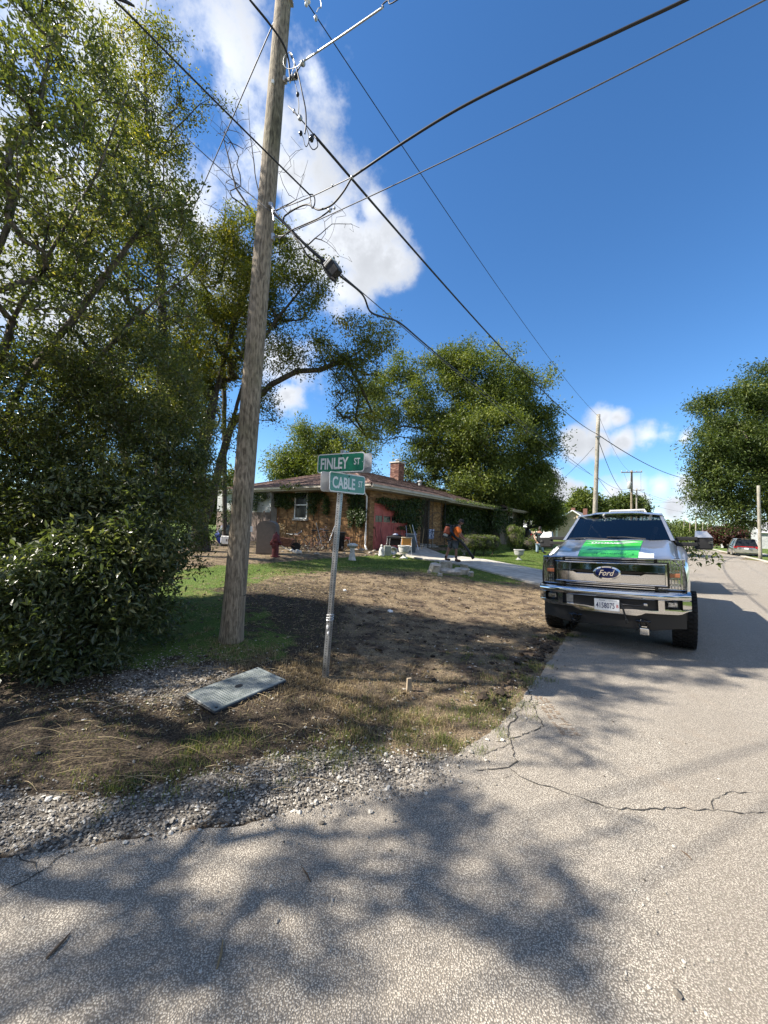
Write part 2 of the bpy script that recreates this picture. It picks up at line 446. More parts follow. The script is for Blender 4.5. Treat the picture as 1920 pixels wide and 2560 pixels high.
def asphalt():
    m = bpy.data.materials.new('worn chip seal'); m.use_nodes = True; t = m.node_tree; b = t.nodes['Principled BSDF']; b.inputs['Roughness'].default_value = .9
    b.inputs['Specular IOR Level'].default_value = .2
    tcn = t.nodes.new('ShaderNodeTexCoord'); v = tcn.outputs['Object']
    def noise(s, d=6., r=.6):
        n = N_(t, 'ShaderNodeTexNoise', i_Scale=s, i_Detail=d, i_Roughness=r); t.links.new(v, n.inputs['Vector']); return n.outputs[0]
    def mixc(f, a, c, bt='MIX'):
        mx = N_(t, 'ShaderNodeMix', data_type='RGBA', blend_type=bt); t.links.new(f, mx.inputs['Factor'])
        for s_, q in (('A', a), ('B', c)):
            if isinstance(q, tuple): mx.inputs[s_].default_value = (*q, 1)
            else: t.links.new(q, mx.inputs[s_])
        return mx.outputs['Result']
    vor = N_(t, 'ShaderNodeTexVoronoi', i_Scale=150.); t.links.new(v, vor.inputs['Vector'])
    bw = t.nodes.new('ShaderNodeRGBToBW'); t.links.new(vor.outputs['Color'], bw.inputs[0])
    d = vor.outputs['Distance']
    stone = mixc(mapr(t, bw.outputs[0], .15, .85), (.36, .315, .26), (.66, .60, .505))
    c = mixc(mapr(t, d, .28, .62), stone, (.16, .14, .115))
    c = mixc(mapr(t, noise(.55, 3.), .35, .75, 0., .30), c, (.24, .215, .185))
    c = mixc(mapr(t, noise(1.7, 5.), .58, .8, 0., .4), c, (.30, .22, .15))
    c = mixc(mapr(t, noise(9., 5.), .3, .7, 0., .25), c, (.18, .165, .145))
    mp = t.nodes.new('ShaderNodeMapping'); mp.vector_type = 'TEXTURE'; mp.inputs['Rotation'].default_value = (0, 0, math.atan2(RU[1], RU[0])); mp.inputs['Scale'].default_value = (14., 1., 1.); t.links.new(v, mp.inputs['Vector'])
    nl = N_(t, 'ShaderNodeTexNoise', i_Scale=1.1, i_Detail=5., i_Roughness=.6); t.links.new(mp.outputs[0], nl.inputs['Vector'])
    c = mixc(mapr(t, nl.outputs[0], .42, .68, 0., .34), c, (.21, .18, .145))
    c = mixc(mapr(t, noise(.9, 6., .7), .60, .72, 0., .35), c, (.13, .12, .105))
    t.links.new(c, b.inputs['Base Color'])
    bp = t.nodes.new('ShaderNodeBump'); bp.inputs['Distance'].default_value = .0035; bp.invert = True
    t.links.new(math_(t, 'ADD', d, math_(t, 'MULTIPLY', noise(300., 2.), .3)), bp.inputs['Height']); t.links.new(bp.outputs[0], b.inputs['Normal'])
    return m


ASPH = asphalt()
edge = [(-1.75, 1.90), (-1.34, 2.02), (-.75, 2.14), (-.13, 2.42), (.40, 2.76), (.66, 2.96), (1.04, 3.33), (1.57, 4.11), (2.3, 5.18), (2.99, 6.25)]
pts = []
for i in range(len(edge) - 1):
    a, b_ = np.array(edge[i]), np.array(edge[i + 1]); n = max(2, int(np.linalg.norm(b_ - a) / .05))
    for k in range(n): pts.append(a + (b_ - a) * k / n)
u = 0.
while u < 160: pts.append(E0 + RU * u); u += .07 + u * .05
pts = [p + RN * (bumps(p[0] * 1., p[1], 9.) * .06 + rng.normal(0, .008)) * (1 if i < 420 else 0) for i, p in enumerate(pts)]
left_far = E0 + RU * 170; right_far = left_far + RN * 7.9; right_near = E0 + RN * 7.9 - RU * 40
outline = [(-60., -16.), (-60., -12.)] + [(-30., -5.3)] + [tuple(p) for p in pts] + [tuple(left_far), tuple(right_far), tuple(right_near), (-20., -25.)]
bm = bmesh.new(); vs = [bm.verts.new((p[0], p[1], .004)) for p in outline]; f = bm.faces.new(vs); f.normal_update()
if f.normal.z < 0: f.normal_flip()
bmesh.ops.triangulate(bm, faces=[f]); me = bpy.data.meshes.new('road'); bm.to_mesh(me); bm.free()
road = tag(link('road', me, ASPH), kind='structure')

# cracks in the seal coat: jagged dark ribbons of uneven width
CRK = mat('crack', (.045, .04, .034), .95)
def crack_path(P, w=.006, jag=.02, name='crack'):
    mb = MB(); P = [gp(*p)[:2] for p in P]; Q = []
    for i in range(len(P) - 1):
        n = max(2, int(np.linalg.norm(P[i + 1] - P[i]) / .035))
        for k in range(n): Q.append(P[i] + (P[i + 1] - P[i]) * k / n + rng.normal(0, jag * .35, 2))
    Q.append(P[-1]); Q = np.array(Q); V = []; F = []
    for i, q in enumerate(Q):
        d = Q[min(i + 1, len(Q) - 1)] - Q[max(i - 1, 0)]; d = d / (np.linalg.norm(d) + 1e-9); nn = np.array([-d[1], d[0]])
        ww = w * .62 * (.15 + 1.3 * rng.random()) * (.4 if i in (0, len(Q) - 1) else 1)
        V += [(*(q + nn * ww), .008), (*(q - nn * ww), .008)]
    for i in range(len(Q) - 1): F.append((2 * i, 2 * i + 1, 2 * i + 3, 2 * i + 2))
    mb.add(V, F); return mb.build(name, CRK, road)
for P, w in [([(1320, 1722), (1330, 1745), (1322, 1757)], .013), ([(1331, 1762), (1345, 1790), (1357, 1815), (1340, 1826), (1305, 1842), (1273, 1848)], .007),
             ([(1310, 1758), (1303, 1775), (1290, 1780), (1292, 1800), (1272, 1812), (1270, 1846), (1284, 1875), (1289, 1905), (1272, 1920), (1245, 1926), (1190, 1928)], .008),
             ([(1275, 1922), (1300, 1942), (1340, 1960), (1400, 1978), (1440, 1992), (1520, 2022), (1600, 2025), (1700, 2024), (1780, 2027), (1850, 2035), (1919, 2033)], .007),
             ([(1782, 2026), (1784, 2000), (1830, 1982), (1919, 1985)], .004), ([(1270, 1863), (1240, 1877), (1200, 1890)], .005),
             ([(0, 2235), (90, 2190), (160, 2135), (230, 2118)], .006), ([(30, 2140), (85, 2160), (100, 2190)], .005), ([(1200, 1950), (1245, 1948), (1280, 1940)], .003)]:
    crack_path(P, w)

# brown tread marks of mud printed on the seal near the cracks
mb = MB(); MUDM = mat('dried mud print', (.24, .17, .115), .95, col2=(.36, .28, .20), vscale=60.)
for i in range(30):
    t_ = i / 29; cx, cy = 1352 + 78 * t_ ** 1.1, 1742 + 96 * t_; w2_ = 16 + 10 * t_
    for j in range(3):
        if rng.random() < .25: continue
        a0 = cx - w2_ + j * w2_ * .68 + rng.uniform(-1.5, 1.5); a1 = a0 + w2_ * rng.uniform(.3, .62); y0 = cy + rng.uniform(-.4, .4) + j * .8; Q_ = [gp(a0, y0), gp(a1, y0 + .6), gp(a1, y0 + 1.9), gp(a0, y0 + 1.3)]
        mb.add([(q_[0], q_[1], .0086) for q_ in Q_], [(3, 2, 1, 0)])
tag(mb.build('mud_tread_print', MUDM, road), kind='stuff')

# gravel of the shoulder, each stone a lump of its own in one mass
OCT_V = np.array([[1, 0, 0], [-1, 0, 0], [0, 1, 0], [0, -1, 0], [0, 0, 1], [0, 0, -1], [.7, .7, .35], [-.7, .7, .35], [-.7, -.7, .35], [.7, -.7, .35]], float)
OCT_F = np.array([[0, 6, 4], [6, 2, 4], [2, 7, 4], [7, 1, 4], [1, 8, 4], [8, 3, 4], [3, 9, 4], [9, 0, 4], [0, 5, 6], [6, 5, 2], [2, 5, 7], [7, 5, 1], [1, 5, 8], [8, 5, 3], [3, 5, 9], [9, 5, 0]])


def stones(P, size, name, m, flat=.62, kind='stuff', parent=None):
    n = len(P); S = size[:, None, None] * (1 + rng.uniform(-.3, .3, (n, 1, 3)))
    V = OCT_V[None] * S * np.array([1, 1, flat]) * (1 + rng.uniform(-.22, .22, (n, 10, 1)))
    a = rng.uniform(0, 6.28, n); b_ = rng.normal(0, .35, n)
    Rz = np.zeros((n, 3, 3)); Rz[:, 0, 0] = np.cos(a); Rz[:, 0, 1] = -np.sin(a); Rz[:, 1, 0] = np.sin(a); Rz[:, 1, 1] = np.cos(a); Rz[:, 2, 2] = 1
    Rx = np.zeros((n, 3, 3)); Rx[:, 0, 0] = 1; Rx[:, 1, 1] = np.cos(b_); Rx[:, 1, 2] = -np.sin(b_); Rx[:, 2, 1] = np.sin(b_); Rx[:, 2, 2] = np.cos(b_)
    V = np.einsum('nij,nkj->nki', Rz @ Rx, V) + P[:, None, :]
    F = (OCT_F[None] + (np.arange(n) * 10)[:, None, None]).reshape(-1, 3)
    o = link(name, fast_mesh(name, V.reshape(-1, 3), F, False, rnd=np.repeat(rng.random(n), 10)), m, parent)
    return tag(o, kind=kind)


def near_path(x, y): return (x < y * 1.02 + .4) & (x > -y * 1.02 - .4)
STONE = rnd_mat('crushed limestone', [(0, (.07, .06, .05)), (.4, (.20, .18, .152)), (.8, (.36, .33, .285)), (1, (.54, .51, .455))], .85, bump=.002, bscale=120)
n = 190000
x = rng.uniform(-5., 2.6, n); y = rng.uniform(.6, 5.2, n)
keep = (rng.random(n) < np.clip(gravel_mask(x, y) + .25 * bumps(x, y, 6.), 0, 1) ** 1.3) & near_path(x, y)
x, y = x[keep][:38000], y[keep][:38000]
sz = rng.lognormal(math.log(.0056), .36, len(x)).clip(.003, .015)
g_ = stones(np.stack([x, y, H(x, y) + .004 + sz * .3], 1), sz, 'gravel', STONE)
n = 9000
x = rng.uniform(-5., 3.5, n); y = rng.uniform(1.5, 9.5, n); keep = (rng.random(n) < .12 + .5 * (s_left(x, y) < 1)) & (s_left(x, y) > -.25) & (c_edge(x, y) > -.2)
x, y = x[keep], y[keep]; sz = rng.lognormal(math.log(.0075), .4, len(x)).clip(.004, .02)
stones(np.stack([x, y, H(x, y) + .006 + sz * .2], 1), sz, 'pebbles', STONE)
# clods of black earth torn up along the edge of the seal
CLOD = rnd_mat('dark clods', [(0, (.02, .015, .011)), (1, (.09, .065, .045))], .95, bump=.006, bscale=60)
uu = rng.uniform(-3.2, 1.5, 420); off = np.abs(rng.normal(0, .13, 420)); p = E0 + RU * uu[:, None] - RN * (off[:, None] + .03)
sz = rng.lognormal(math.log(.018), .5, 420).clip(.008, .06)
stones(np.stack([p[:, 0], p[:, 1], H(p[:, 0], p[:, 1]) + sz * .3], 1), sz, 'earth_clods', CLOD, .7)
x = rng.uniform(-3.5, 4, 2600); y = rng.uniform(3.5, 11, 2600); k = (s_left(x, y) > .2) & (c_edge(x, y) > 1.); x, y = x[k], y[k]
sz = rng.lognormal(math.log(.011), .5, len(x)).clip(.006, .04)
stones(np.stack([x, y, H(x, y) + sz * .2], 1), sz, 'soil_crumbs', CLOD, .6)


# ------------------------------------------------------------------ grass and straw
def blades(x, y, h, w, lean, name, m, rnd=None, seg2=True, z=None):
    n = len(x); z = H(x, y) if z is None else z; a = rng.uniform(0, 6.28, n); b_ = rng.uniform(0, 6.28, n)
    base = np.stack([x, y, z - .004], 1); side = np.stack([np.cos(a), np.sin(a), np.zeros(n)], 1) * (w / 2)[:, None]
    ln = np.stack([np.cos(b_), np.sin(b_), np.zeros(n)], 1)
    up = np.zeros((n, 3)); up[:, 2] = 1
    mid = base + up * (h * .6 * np.cos(lean * .5))[:, None] + ln * (h * .6 * np.sin(lean * .5))[:, None]
    tip = mid + up * (h * .45 * np.cos(lean * 1.5))[:, None] + ln * (h * .45 * np.sin(lean * 1.5))[:, None]
    tip[:, 2] = np.maximum(tip[:, 2], z + .004)
    V = np.stack([base - side, base + side, mid + side * .8, mid - side * .8, tip], 1).reshape(-1, 3)
    k = (np.arange(n) * 5)[:, None]
    F = np.concatenate([k + np.array([[0, 1, 2]]), k + np.array([[0, 2, 3]]), k + np.array([[3, 2, 4]])], 0)
    r = rng.random(n) if rnd is None else rnd
    return tag(link(name, fast_mesh(name, V, F, False, rnd=np.repeat(r, 5)), m), kind='stuff')


GRASS = rnd_mat('turf', [(0, (.035, .065, .012)), (.55, (.085, .14, .025)), (.85, (.16, .21, .05)), (1, (.30, .27, .11))], .6, .35, (1.3, 1.5, .5))
TUFT = rnd_mat('verge grass', [(0, (.045, .07, .018)), (.35, (.10, .145, .035)), (.65, (.19, .22, .07)), (.85, (.32, .29, .13)), (1, (.42, .34, .18))], .6, .35, (1.3, 1.4, .5))
STRAW = rnd_mat('dry grass', [(0, (.10, .07, .04)), (.4, (.24, .18, .10)), (.8, (.42, .33, .19)), (1, (.55, .46, .30))], .75, .25, (1.2, 1.1, .8))
# green lawn before the house and round the pole
n = 330000
y = rng.uniform(5.5, 27, n) ; x = rng.uniform(-1, 1, n) * 12 + 1.5
k = (rng.random(n) < grass_mask(x, y) * np.clip(1.3 - (y - 6) / 26, .25, 1)) & (np.abs(x) < y * .75 + 1) & (s_left(x, y) > .5)
k &= rng.random(n) < np.clip(.72 + 1.6 * bumps(x, y, 3.), .15, 1)
x, y = x[k][:90000], y[k][:90000]; q = 1 + (y - 6) / 16
blades(x, y, rng.uniform(.02, .055, len(x)) * (.8 + .3 * q), .004 * q, rng.uniform(.1, .9, len(x)), 'lawn_grass', GRASS, rng.random(len(x)) ** 1.2)
# verge grass, ragged tufts, at the shoulder
def tufts(centres, per, spread, h, w, name, m, lean=(.1, 1.1), pw=1.):
    c = np.repeat(np.array(centres), per, 0); x = c[:, 0] + rng.normal(0, spread, len(c)); y = c[:, 1] + rng.normal(0, spread, len(c))
    hh = rng.uniform(.35, 1., len(c)) * h
    return blades(x, y, hh, np.full(len(c), w), rng.uniform(*lean, len(c)), name, m, rng.random(len(c)) ** pw)
cs = []
for px, py, r, k_ in [(930, 1850, .22, 26), (1060, 1840, .25, 26), (1170, 1790, .22, 34), (1230, 1760, .2, 26), (1300, 1700, .2, 18), (860, 1880, .18, 16), (1140, 1870, .03, 4),
                      (990, 1780, .3, 22), (560, 1850, .16, 16), (500, 1880, .14, 14), (300, 1960, .2, 14), (420, 1930, .2, 10), (1330, 1670, .15, 14), (1390, 1600, .1, 10), (1240, 1650, .3, 14), (1430, 1590, .08, 8), (700, 1900, .15, 6)]:
    p = gp(px, py)
    for _ in range(k_): cs.append((p[0] + rng.normal(0, r), p[1] + rng.normal(0, r * .6)))
tufts(cs, 30, .04, .07, .0036, 'grass_tufts', TUFT, (.1, 1.5), pw=1.)
cs = []
for _ in range(170):
    p = gp(rng.uniform(10, 620), rng.uniform(1700, 1960)); cs.append((p[0], p[1]))
for _ in range(130):
    p = gp(rng.uniform(640, 1340), rng.uniform(1560, 1800)); cs.append((p[0], p[1]))
tufts(cs, 12, .04, .045, .003, 'sparse_weeds', TUFT, (.3, 1.7), pw=.8)
cs = []
for px, py, r, k_ in [(620, 1640, .3, 30), (700, 1660, .35, 40), (830, 1720, .35, 60), (900, 1780, .35, 50), (960, 1700, .5, 40), (760, 1650, .4, 40), (1000, 1820, .3, 30), (1100, 1760, .4, 26), (560, 1590, .3, 18), (1240, 1700, .3, 16)]:
    p = gp(px, py)
    for _ in range(k_): cs.append((p[0] + rng.normal(0, r), p[1] + rng.normal(0, r * .6)))
tufts(cs, 36, .04, .065, .0034, 'dry_grass_tufts', STRAW, (.2, 1.3))
# straw and mown litter strewn over the scraped earth
n = 60000
x = rng.uniform(-4, 5.5, n); y = rng.uniform(3., 12.5, n); t_ = np.minimum(s_left(x, y), c_edge(x, y))
k = (t_ > .3) & (rng.random(n) < np.clip(.5 + 2.2 * bumps(x, y, 2.3), .08, 1)); x, y = x[k], y[k]; n = len(x)
a = rng.uniform(0, 6.28, n); L = rng.uniform(.02, .075, n); w = rng.uniform(.0012, .0028, n) * (1 + y * .05)
d = np.stack([np.cos(a), np.sin(a), rng.normal(0, .18, n)], 1) * (L / 2)[:, None]; sd = np.stack([-np.sin(a), np.cos(a), rng.normal(0, .5, n)], 1) * w[:, None]
c = np.stack([x, y, H(x, y) + rng.uniform(.006, .022, n)], 1)
V = np.stack([c - d - sd, c + d - sd * .4, c + d + sd * .4, c - d + sd], 1).reshape(-1, 3); F = (np.arange(n) * 4)[:, None] + np.array([[0, 1, 2, 3]])
tag(link('straw_litter', fast_mesh('straw_litter', V, F, False, rnd=np.repeat(rng.random(n), 4)), STRAW), kind='stuff')
# a few long stems thrown on the shoulder and pieces of bark on the road
TW = mat('dead twig', (.10, .065, .04), .9, var=.3)
mb = MB()
for _ in range(170):
    px, py = rng.uniform(0, 760), rng.uniform(1650, 1990); p = gp(px, py); a = rng.uniform(-.6, .9); L = rng.uniform(.12, .4)
    q = [(p[0] + math.cos(a) * L * f_, p[1] + math.sin(a) * L * f_, float(H(p[0] + math.cos(a) * L * f_, p[1] + math.sin(a) * L * f_)) + .015 + .02 * math.sin(3 * f_)) for f_ in (0, .35, .7, 1)]
    mb.cur = random.random(); mb.tube(q, [.0018, .0018, .0014, .0008], 4)
tag(mb.build('loose_stems', STRAW), kind='stuff')
for (px, py, L, a, r_, m_, lab) in [(146, 2370, .09, 1.4, .006, TW, 'dark bark stick lying on the road near the lower left'), (550, 2390, .1, 1.75, .005, STRAW, 'pale blade of straw lying on the road in shadow'),
                             (765, 2190, .09, 2.2, .004, TW, 'short thin twig lying on the road in the dapple'), (1715, 2140, .06, 1.8, .003, TW, 'small brown twig on the sunlit part of the road')]:
    p = gp(px, py); mb = MB(); mb.tube([(p[0] - math.cos(a) * L / 2, p[1] - math.sin(a) * L / 2, .004 + r_), (p[0] + .004, p[1], .006 + r_), (p[0] + math.cos(a) * L / 2, p[1] + math.sin(a) * L / 2, .004 + r_)], [r_ * .7, r_, r_ * .4], 5)
    tag(mb.build('twig', m_), lab, 'twig')
# driveway of four concrete slabs from the garage to the street
CONC = mat('old concrete', (.34, .315, .27), .9, col2=(.50, .47, .41), vscale=3., bump=.003, bscale=90)
# ------------------------------------------------------------------ trees
def bark(name, c1, c2, sc=6.):
    return mat(name, c1, .95, col2=c2, vscale=sc, bump=.012, bscale=14, stretch=(3, 3, .6))
BARK = bark('grey brown bark', (.055, .045, .035), (.16, .135, .105)); BARK_D = bark('dark bark', (.03, .024, .018), (.085, .07, .055))
LEAF_A = rnd_mat('shrub leaves', [(0, (.045, .062, .02)), (.5, (.11, .135, .04)), (.85, (.19, .21, .065)), (1, (.32, .30, .11))], .32, .42, (1.4, 1.4, .5), spec=.7)
LEAF_W = rnd_mat('blue green bush leaves', [(0, (.04, .055, .022)), (.55, (.09, .115, .045)), (.85, (.15, .175, .075)), (1, (.26, .26, .12))], .34, .38, (1.3, 1.4, .55), spec=.7)
LEAF_M = rnd_mat('maple leaves', [(0, (.065, .085, .018)), (.45, (.13, .15, .03)), (.8, (.22, .225, .045)), (1, (.38, .32, .08))], .45, .48, (1.4, 1.35, .4))
LEAF_C = rnd_mat('walnut leaves', [(0, (.052, .078, .018)), (.5, (.12, .155, .034)), (1, (.23, .255, .062))], .5, .32, (1.4, 1.4, .45))
LEAF_D = rnd_mat('dark tree leaves', [(0, (.04, .062, .016)), (.6, (.085, .12, .03)), (1, (.17, .195, .05))], .5, .34, (1.4, 1.4, .45))
LEAF_Y = rnd_mat('light green leaves', [(0, (.06, .09, .02)), (1, (.16, .2, .045))], .5, .35, (1.4, 1.5, .45))
LEAF_P = rnd_mat('purple leaves', [(0, (.04, .018, .016)), (1, (.12, .05, .04))], .5, .25, (1.5, .9, .7))


def leaf_mesh(name, C, D, size, m, parent, wid=.42, droop=.25, jit=.9, clumps=None):
    """one folded leaf of 2 faces per centre C, growing roughly along D"""
    n = len(C); d = D + rng.normal(0, jit, (n, 3)); d[:, 2] -= droop; d /= np.linalg.norm(d, axis=1, keepdims=True) + 1e-9
    up = rng.normal(0, .55, (n, 3)); up[:, 2] += 1; s = np.cross(d, up); s /= np.linalg.norm(s, axis=1, keepdims=True) + 1e-9
    nn = np.cross(s, d); L = (size * rng.uniform(.6, 1.25, n))[:, None]
    mid = C + d * L * .45 - nn * L * .06; w = L * wid * .5
    V = np.stack([C, mid + s * w + nn * L * .09, C + d * L - nn * L * .1, mid - s * w + nn * L * .09], 1).reshape(-1, 3)
    k = (np.arange(n) * 4)[:, None]; F = np.concatenate([k + np.array([[0, 1, 2]]), k + np.array([[0, 2, 3]])], 0)
    r = rng.random(n) if clumps is None else np.clip(clumps + rng.normal(0, .16, n), 0, 1)
    if parent is not None: V = V - np.array(parent.location, dtype=float)
    me = fast_mesh(name, V, F, False, rnd=np.repeat(r, 4))
    return link(name, me, m, parent)


def sample_blobs(blobs, n, shell=.35, gap=.0, gf=1.1, seed=0):
    g = np.random.default_rng(seed + 11); out = []; vol = np.array([b[3] * b[4] * b[5] * (b[6] if len(b) > 6 else 1.) for b in blobs]); vol = vol / vol.sum()
    for b, q in zip(blobs, vol):
        k = max(3, int(n * q * 1.0)); v = g.normal(0, 1, (k, 3)); v /= np.linalg.norm(v, axis=1, keepdims=True)
        r = g.random(k) ** (1 / 3.); r = r * (1 - shell) + shell * g.uniform(.75, 1.04, k)
        out.append(np.array(b[:3]) + v * r[:, None] * np.array(b[3:6]))
    P = np.concatenate(out)
    if gap:
        w = np.sin(P[:, 0] * gf * 1.7 + 1 + seed) * np.sin(P[:, 1] * gf * 1.3 + 2) * np.sin(P[:, 2] * gf * 2.1 + seed * 2) + .5 * np.sin(P[:, 0] * gf * 4.1 + P[:, 2] * gf * 3.3 + seed) * np.sin(P[:, 1] * gf * 3.7 + P[:, 2] * gf * 1.9)
        P = P[w > -1.5 + gap * 1.5]
    return P


def lobed(blobs, k=9, f=.44, seed=0):
    g = np.random.default_rng(seed + 77); out = []
    for b in blobs:
        out.append((b[0], b[1], b[2], b[3] * .88, b[4] * .88, b[5] * .88, .9))
        for _ in range(k):
            v = g.normal(0, 1, 3); v /= np.linalg.norm(v); q = f * g.uniform(.65, 1.25); m = (b[3] + b[4] + b[5]) / 3 * q
            out.append((b[0] + v[0] * b[3] * .85, b[1] + v[1] * b[4] * .85, b[2] + v[2] * b[5] * .85, m * 1.2, m * 1.2, m * .75, 1.3))
    return out


def grow(paths, att, r_tip=.006, r_max=None, step=.4, droop=.0, expo=2.2):
    """paths: list of lists of (x,y,z); the first starts at the base, the others start anywhere near it. Returns nodes, parents, radii"""
    nodes = [np.array(paths[0][0], float)]; par = [-1]
    for k, P in enumerate(paths):
        cur = 0 if k == 0 else int(np.argmin([np.linalg.norm(q - np.array(P[0])) for q in nodes]))
        for p in (P[1:] if k == 0 else P):
            p = np.array(p, float); a = nodes[cur]; m = max(1, int(np.linalg.norm(p - a) / step))
            for j in range(1, m + 1):
                nodes.append(a + (p - a) * j / m + (rng.normal(0, .02, 3) * step if j < m else 0)); par.append(cur); cur = len(nodes) - 1
    n_main = len(nodes); root = nodes[0]
    order = np.argsort(np.linalg.norm(att - root, axis=1)); arr = np.array(nodes); cap = len(att) * 14 + len(arr) + 50
    A = np.full((cap, 3), 1e6); A[:len(arr)] = arr; cnt = len(arr); tips = []
    for i in order:
        a = att[i]; dv = a - A[:cnt]; dist = np.linalg.norm(dv, axis=1)
        cost = dist + .45 * np.maximum(0, -dv[:, 2]) ; j = int(np.argmin(cost)); L = dist[j]
        m = min(12, max(1, int(L / step))); cur = j; base = A[j].copy()
        pd = base - A[par[j]] if par[j] >= 0 else np.array([0, 0, 1.]); pn = np.linalg.norm(pd) + 1e-6; pd = pd / pn
        for q in range(1, m + 1):
            f = q / m; p = base + (a - base) * f + pd * L * .28 * f * (1 - f) + rng.normal(0, .05, 3) * step * (q < m); p[2] += L * .12 * f * (1 - f)
            A[cnt] = p; par.append(cur); cur = cnt; cnt += 1
            if cnt >= cap - 2: break
        tips.append(cur)
        if cnt >= cap - 14: break
    A = A[:cnt]; par = np.array(par); acc = np.zeros(cnt); kids = np.zeros(cnt, int)
    for i in range(cnt - 1, 0, -1):
        if acc[i] == 0: acc[i] = r_tip ** expo
        acc[par[i]] += acc[i]; kids[par[i]] += 1
    acc[0] = max(acc[0], r_tip ** expo); R = acc ** (1 / expo)
    if r_max: R = R * (r_max / R[0]) if R[0] > r_max else R + (r_max - R[0]) * (R / R[0]) ** 1.5
    return A, par, R, np.array(tips)


def limbs_mesh(A, par, R, thin=.0, nbig=9, r_small=.02):
    V = []; F = []; c = 0
    rad = R; n = len(A); d = np.zeros((n, 3)); d[1:] = A[1:] - A[par[1:]]; d /= np.linalg.norm(d, axis=1, keepdims=True) + 1e-9
    child = {}
    for i in range(1, n):
        if par[i] not in child or rad[i] > rad[child[par[i]]]: child[par[i]] = i
    frames = {}
    def ring(i, dirv, r, k):
        a = np.cross(dirv, [0.31, .17, .93]); a /= np.linalg.norm(a) + 1e-9; b = np.cross(dirv, a)
        t = np.arange(k) * 2 * np.pi / k; return A[i] + (np.cos(t)[:, None] * a + np.sin(t)[:, None] * b) * r
    for i in range(1, n):
        if rad[i] < thin: continue
        p = par[i]; k = nbig if rad[i] > .06 else (5 if rad[i] > r_small else 3)
        dp = d[p] if (p > 0 and child.get(p) == i) else d[i]
        rp = rad[p] if child.get(p) == i else rad[i] * 1.15
        if p == 0: rp = rad[0]
        di = d[i] if i not in child else (d[i] + d[child[i]]) / 2
        dq = (dp + d[i]) / 2 if child.get(p) == i else d[i]
        V.append(ring(p, dq, rp, k)); V.append(ring(i, di, rad[i], k)); j = np.arange(k); q = (j + 1) % k
        F += [(c + a, c + b, c + k + b, c + k + a) for a, b in zip(j, q)]; c += 2 * k
    return np.concatenate(V), F


def tree(name, label, cat, paths, blobs, n_att, per, leaf, spread, lm, bm_, r_base=.2, gap=.0, gf=1.1, seed=0, group=None, shell=.35, droop=.25, jit=.9, wid=.42,
         step=.4, thin=.0, bare=None, lob=0, crown_name='crown', flare=True, r_tip=.006):
    base = paths[0][0]; o = thing(name, label, cat, tuple(base), 0, group)
    blobs = lobed(blobs, lob, seed=seed) if lob else blobs; att = sample_blobs(blobs, n_att, shell, gap, gf, seed)
    A, par, R, tips = grow(paths, att, r_tip=r_tip, r_max=r_base, step=step)
    if flare: R = R * (1 + .35 * np.exp(-(A[:, 2] - base[2]) / .35) * (np.linalg.norm(A[:, :2] - np.array(base[:2]), axis=1) < .6))
    V, F = limbs_mesh(A, par, R, thin)
    link('trunk', fast_mesh('trunk', V - np.array(base), F, True), bm_, o)
    T = A[tips]; D = T - A[par[tips]]; D /= np.linalg.norm(D, axis=1, keepdims=True) + 1e-9
    nt = len(T); k = rng.poisson(per, nt); rep = np.repeat(np.arange(nt), k)
    t = rng.uniform(-1., .6, len(rep))[:, None]
    C = T[rep] + D[rep] * t * spread + rng.normal(0, 1, (len(rep), 3)) * spread * np.array([.5, .5, .38]); C[:, 2] = np.maximum(C[:, 2], base[2] + .03)
    tone = rng.normal(.42, .27, nt)[rep]
    leaf_mesh(crown_name, C, D[rep] * .6 + np.array([0, 0, 0]), leaf, lm, o, clumps=tone, droop=droop, jit=jit, wid=wid)
    return o


def B(px, py, Y, rx, ry, rd=None, w=1.):
    """an ellipsoid of foliage: seen at a pixel, Y metres away, rx, ry pixels wide and high, rd metres deep"""
    c = at(px, py, Y); return (c[0], c[1], c[2], rx / FPX * Y, rd if rd else (rx + ry) / 2 / FPX * Y, ry / FPX * Y, w)


def X(px, py, Y): return tuple(at(px, py, Y))


def shade_from(px, py, z, r):
    q = gp(px, py); k = 1 / math.tan(SUN_EL); return (q[0] - k * z, q[1] - .032 * z, z, r * .9, r, r * .8)
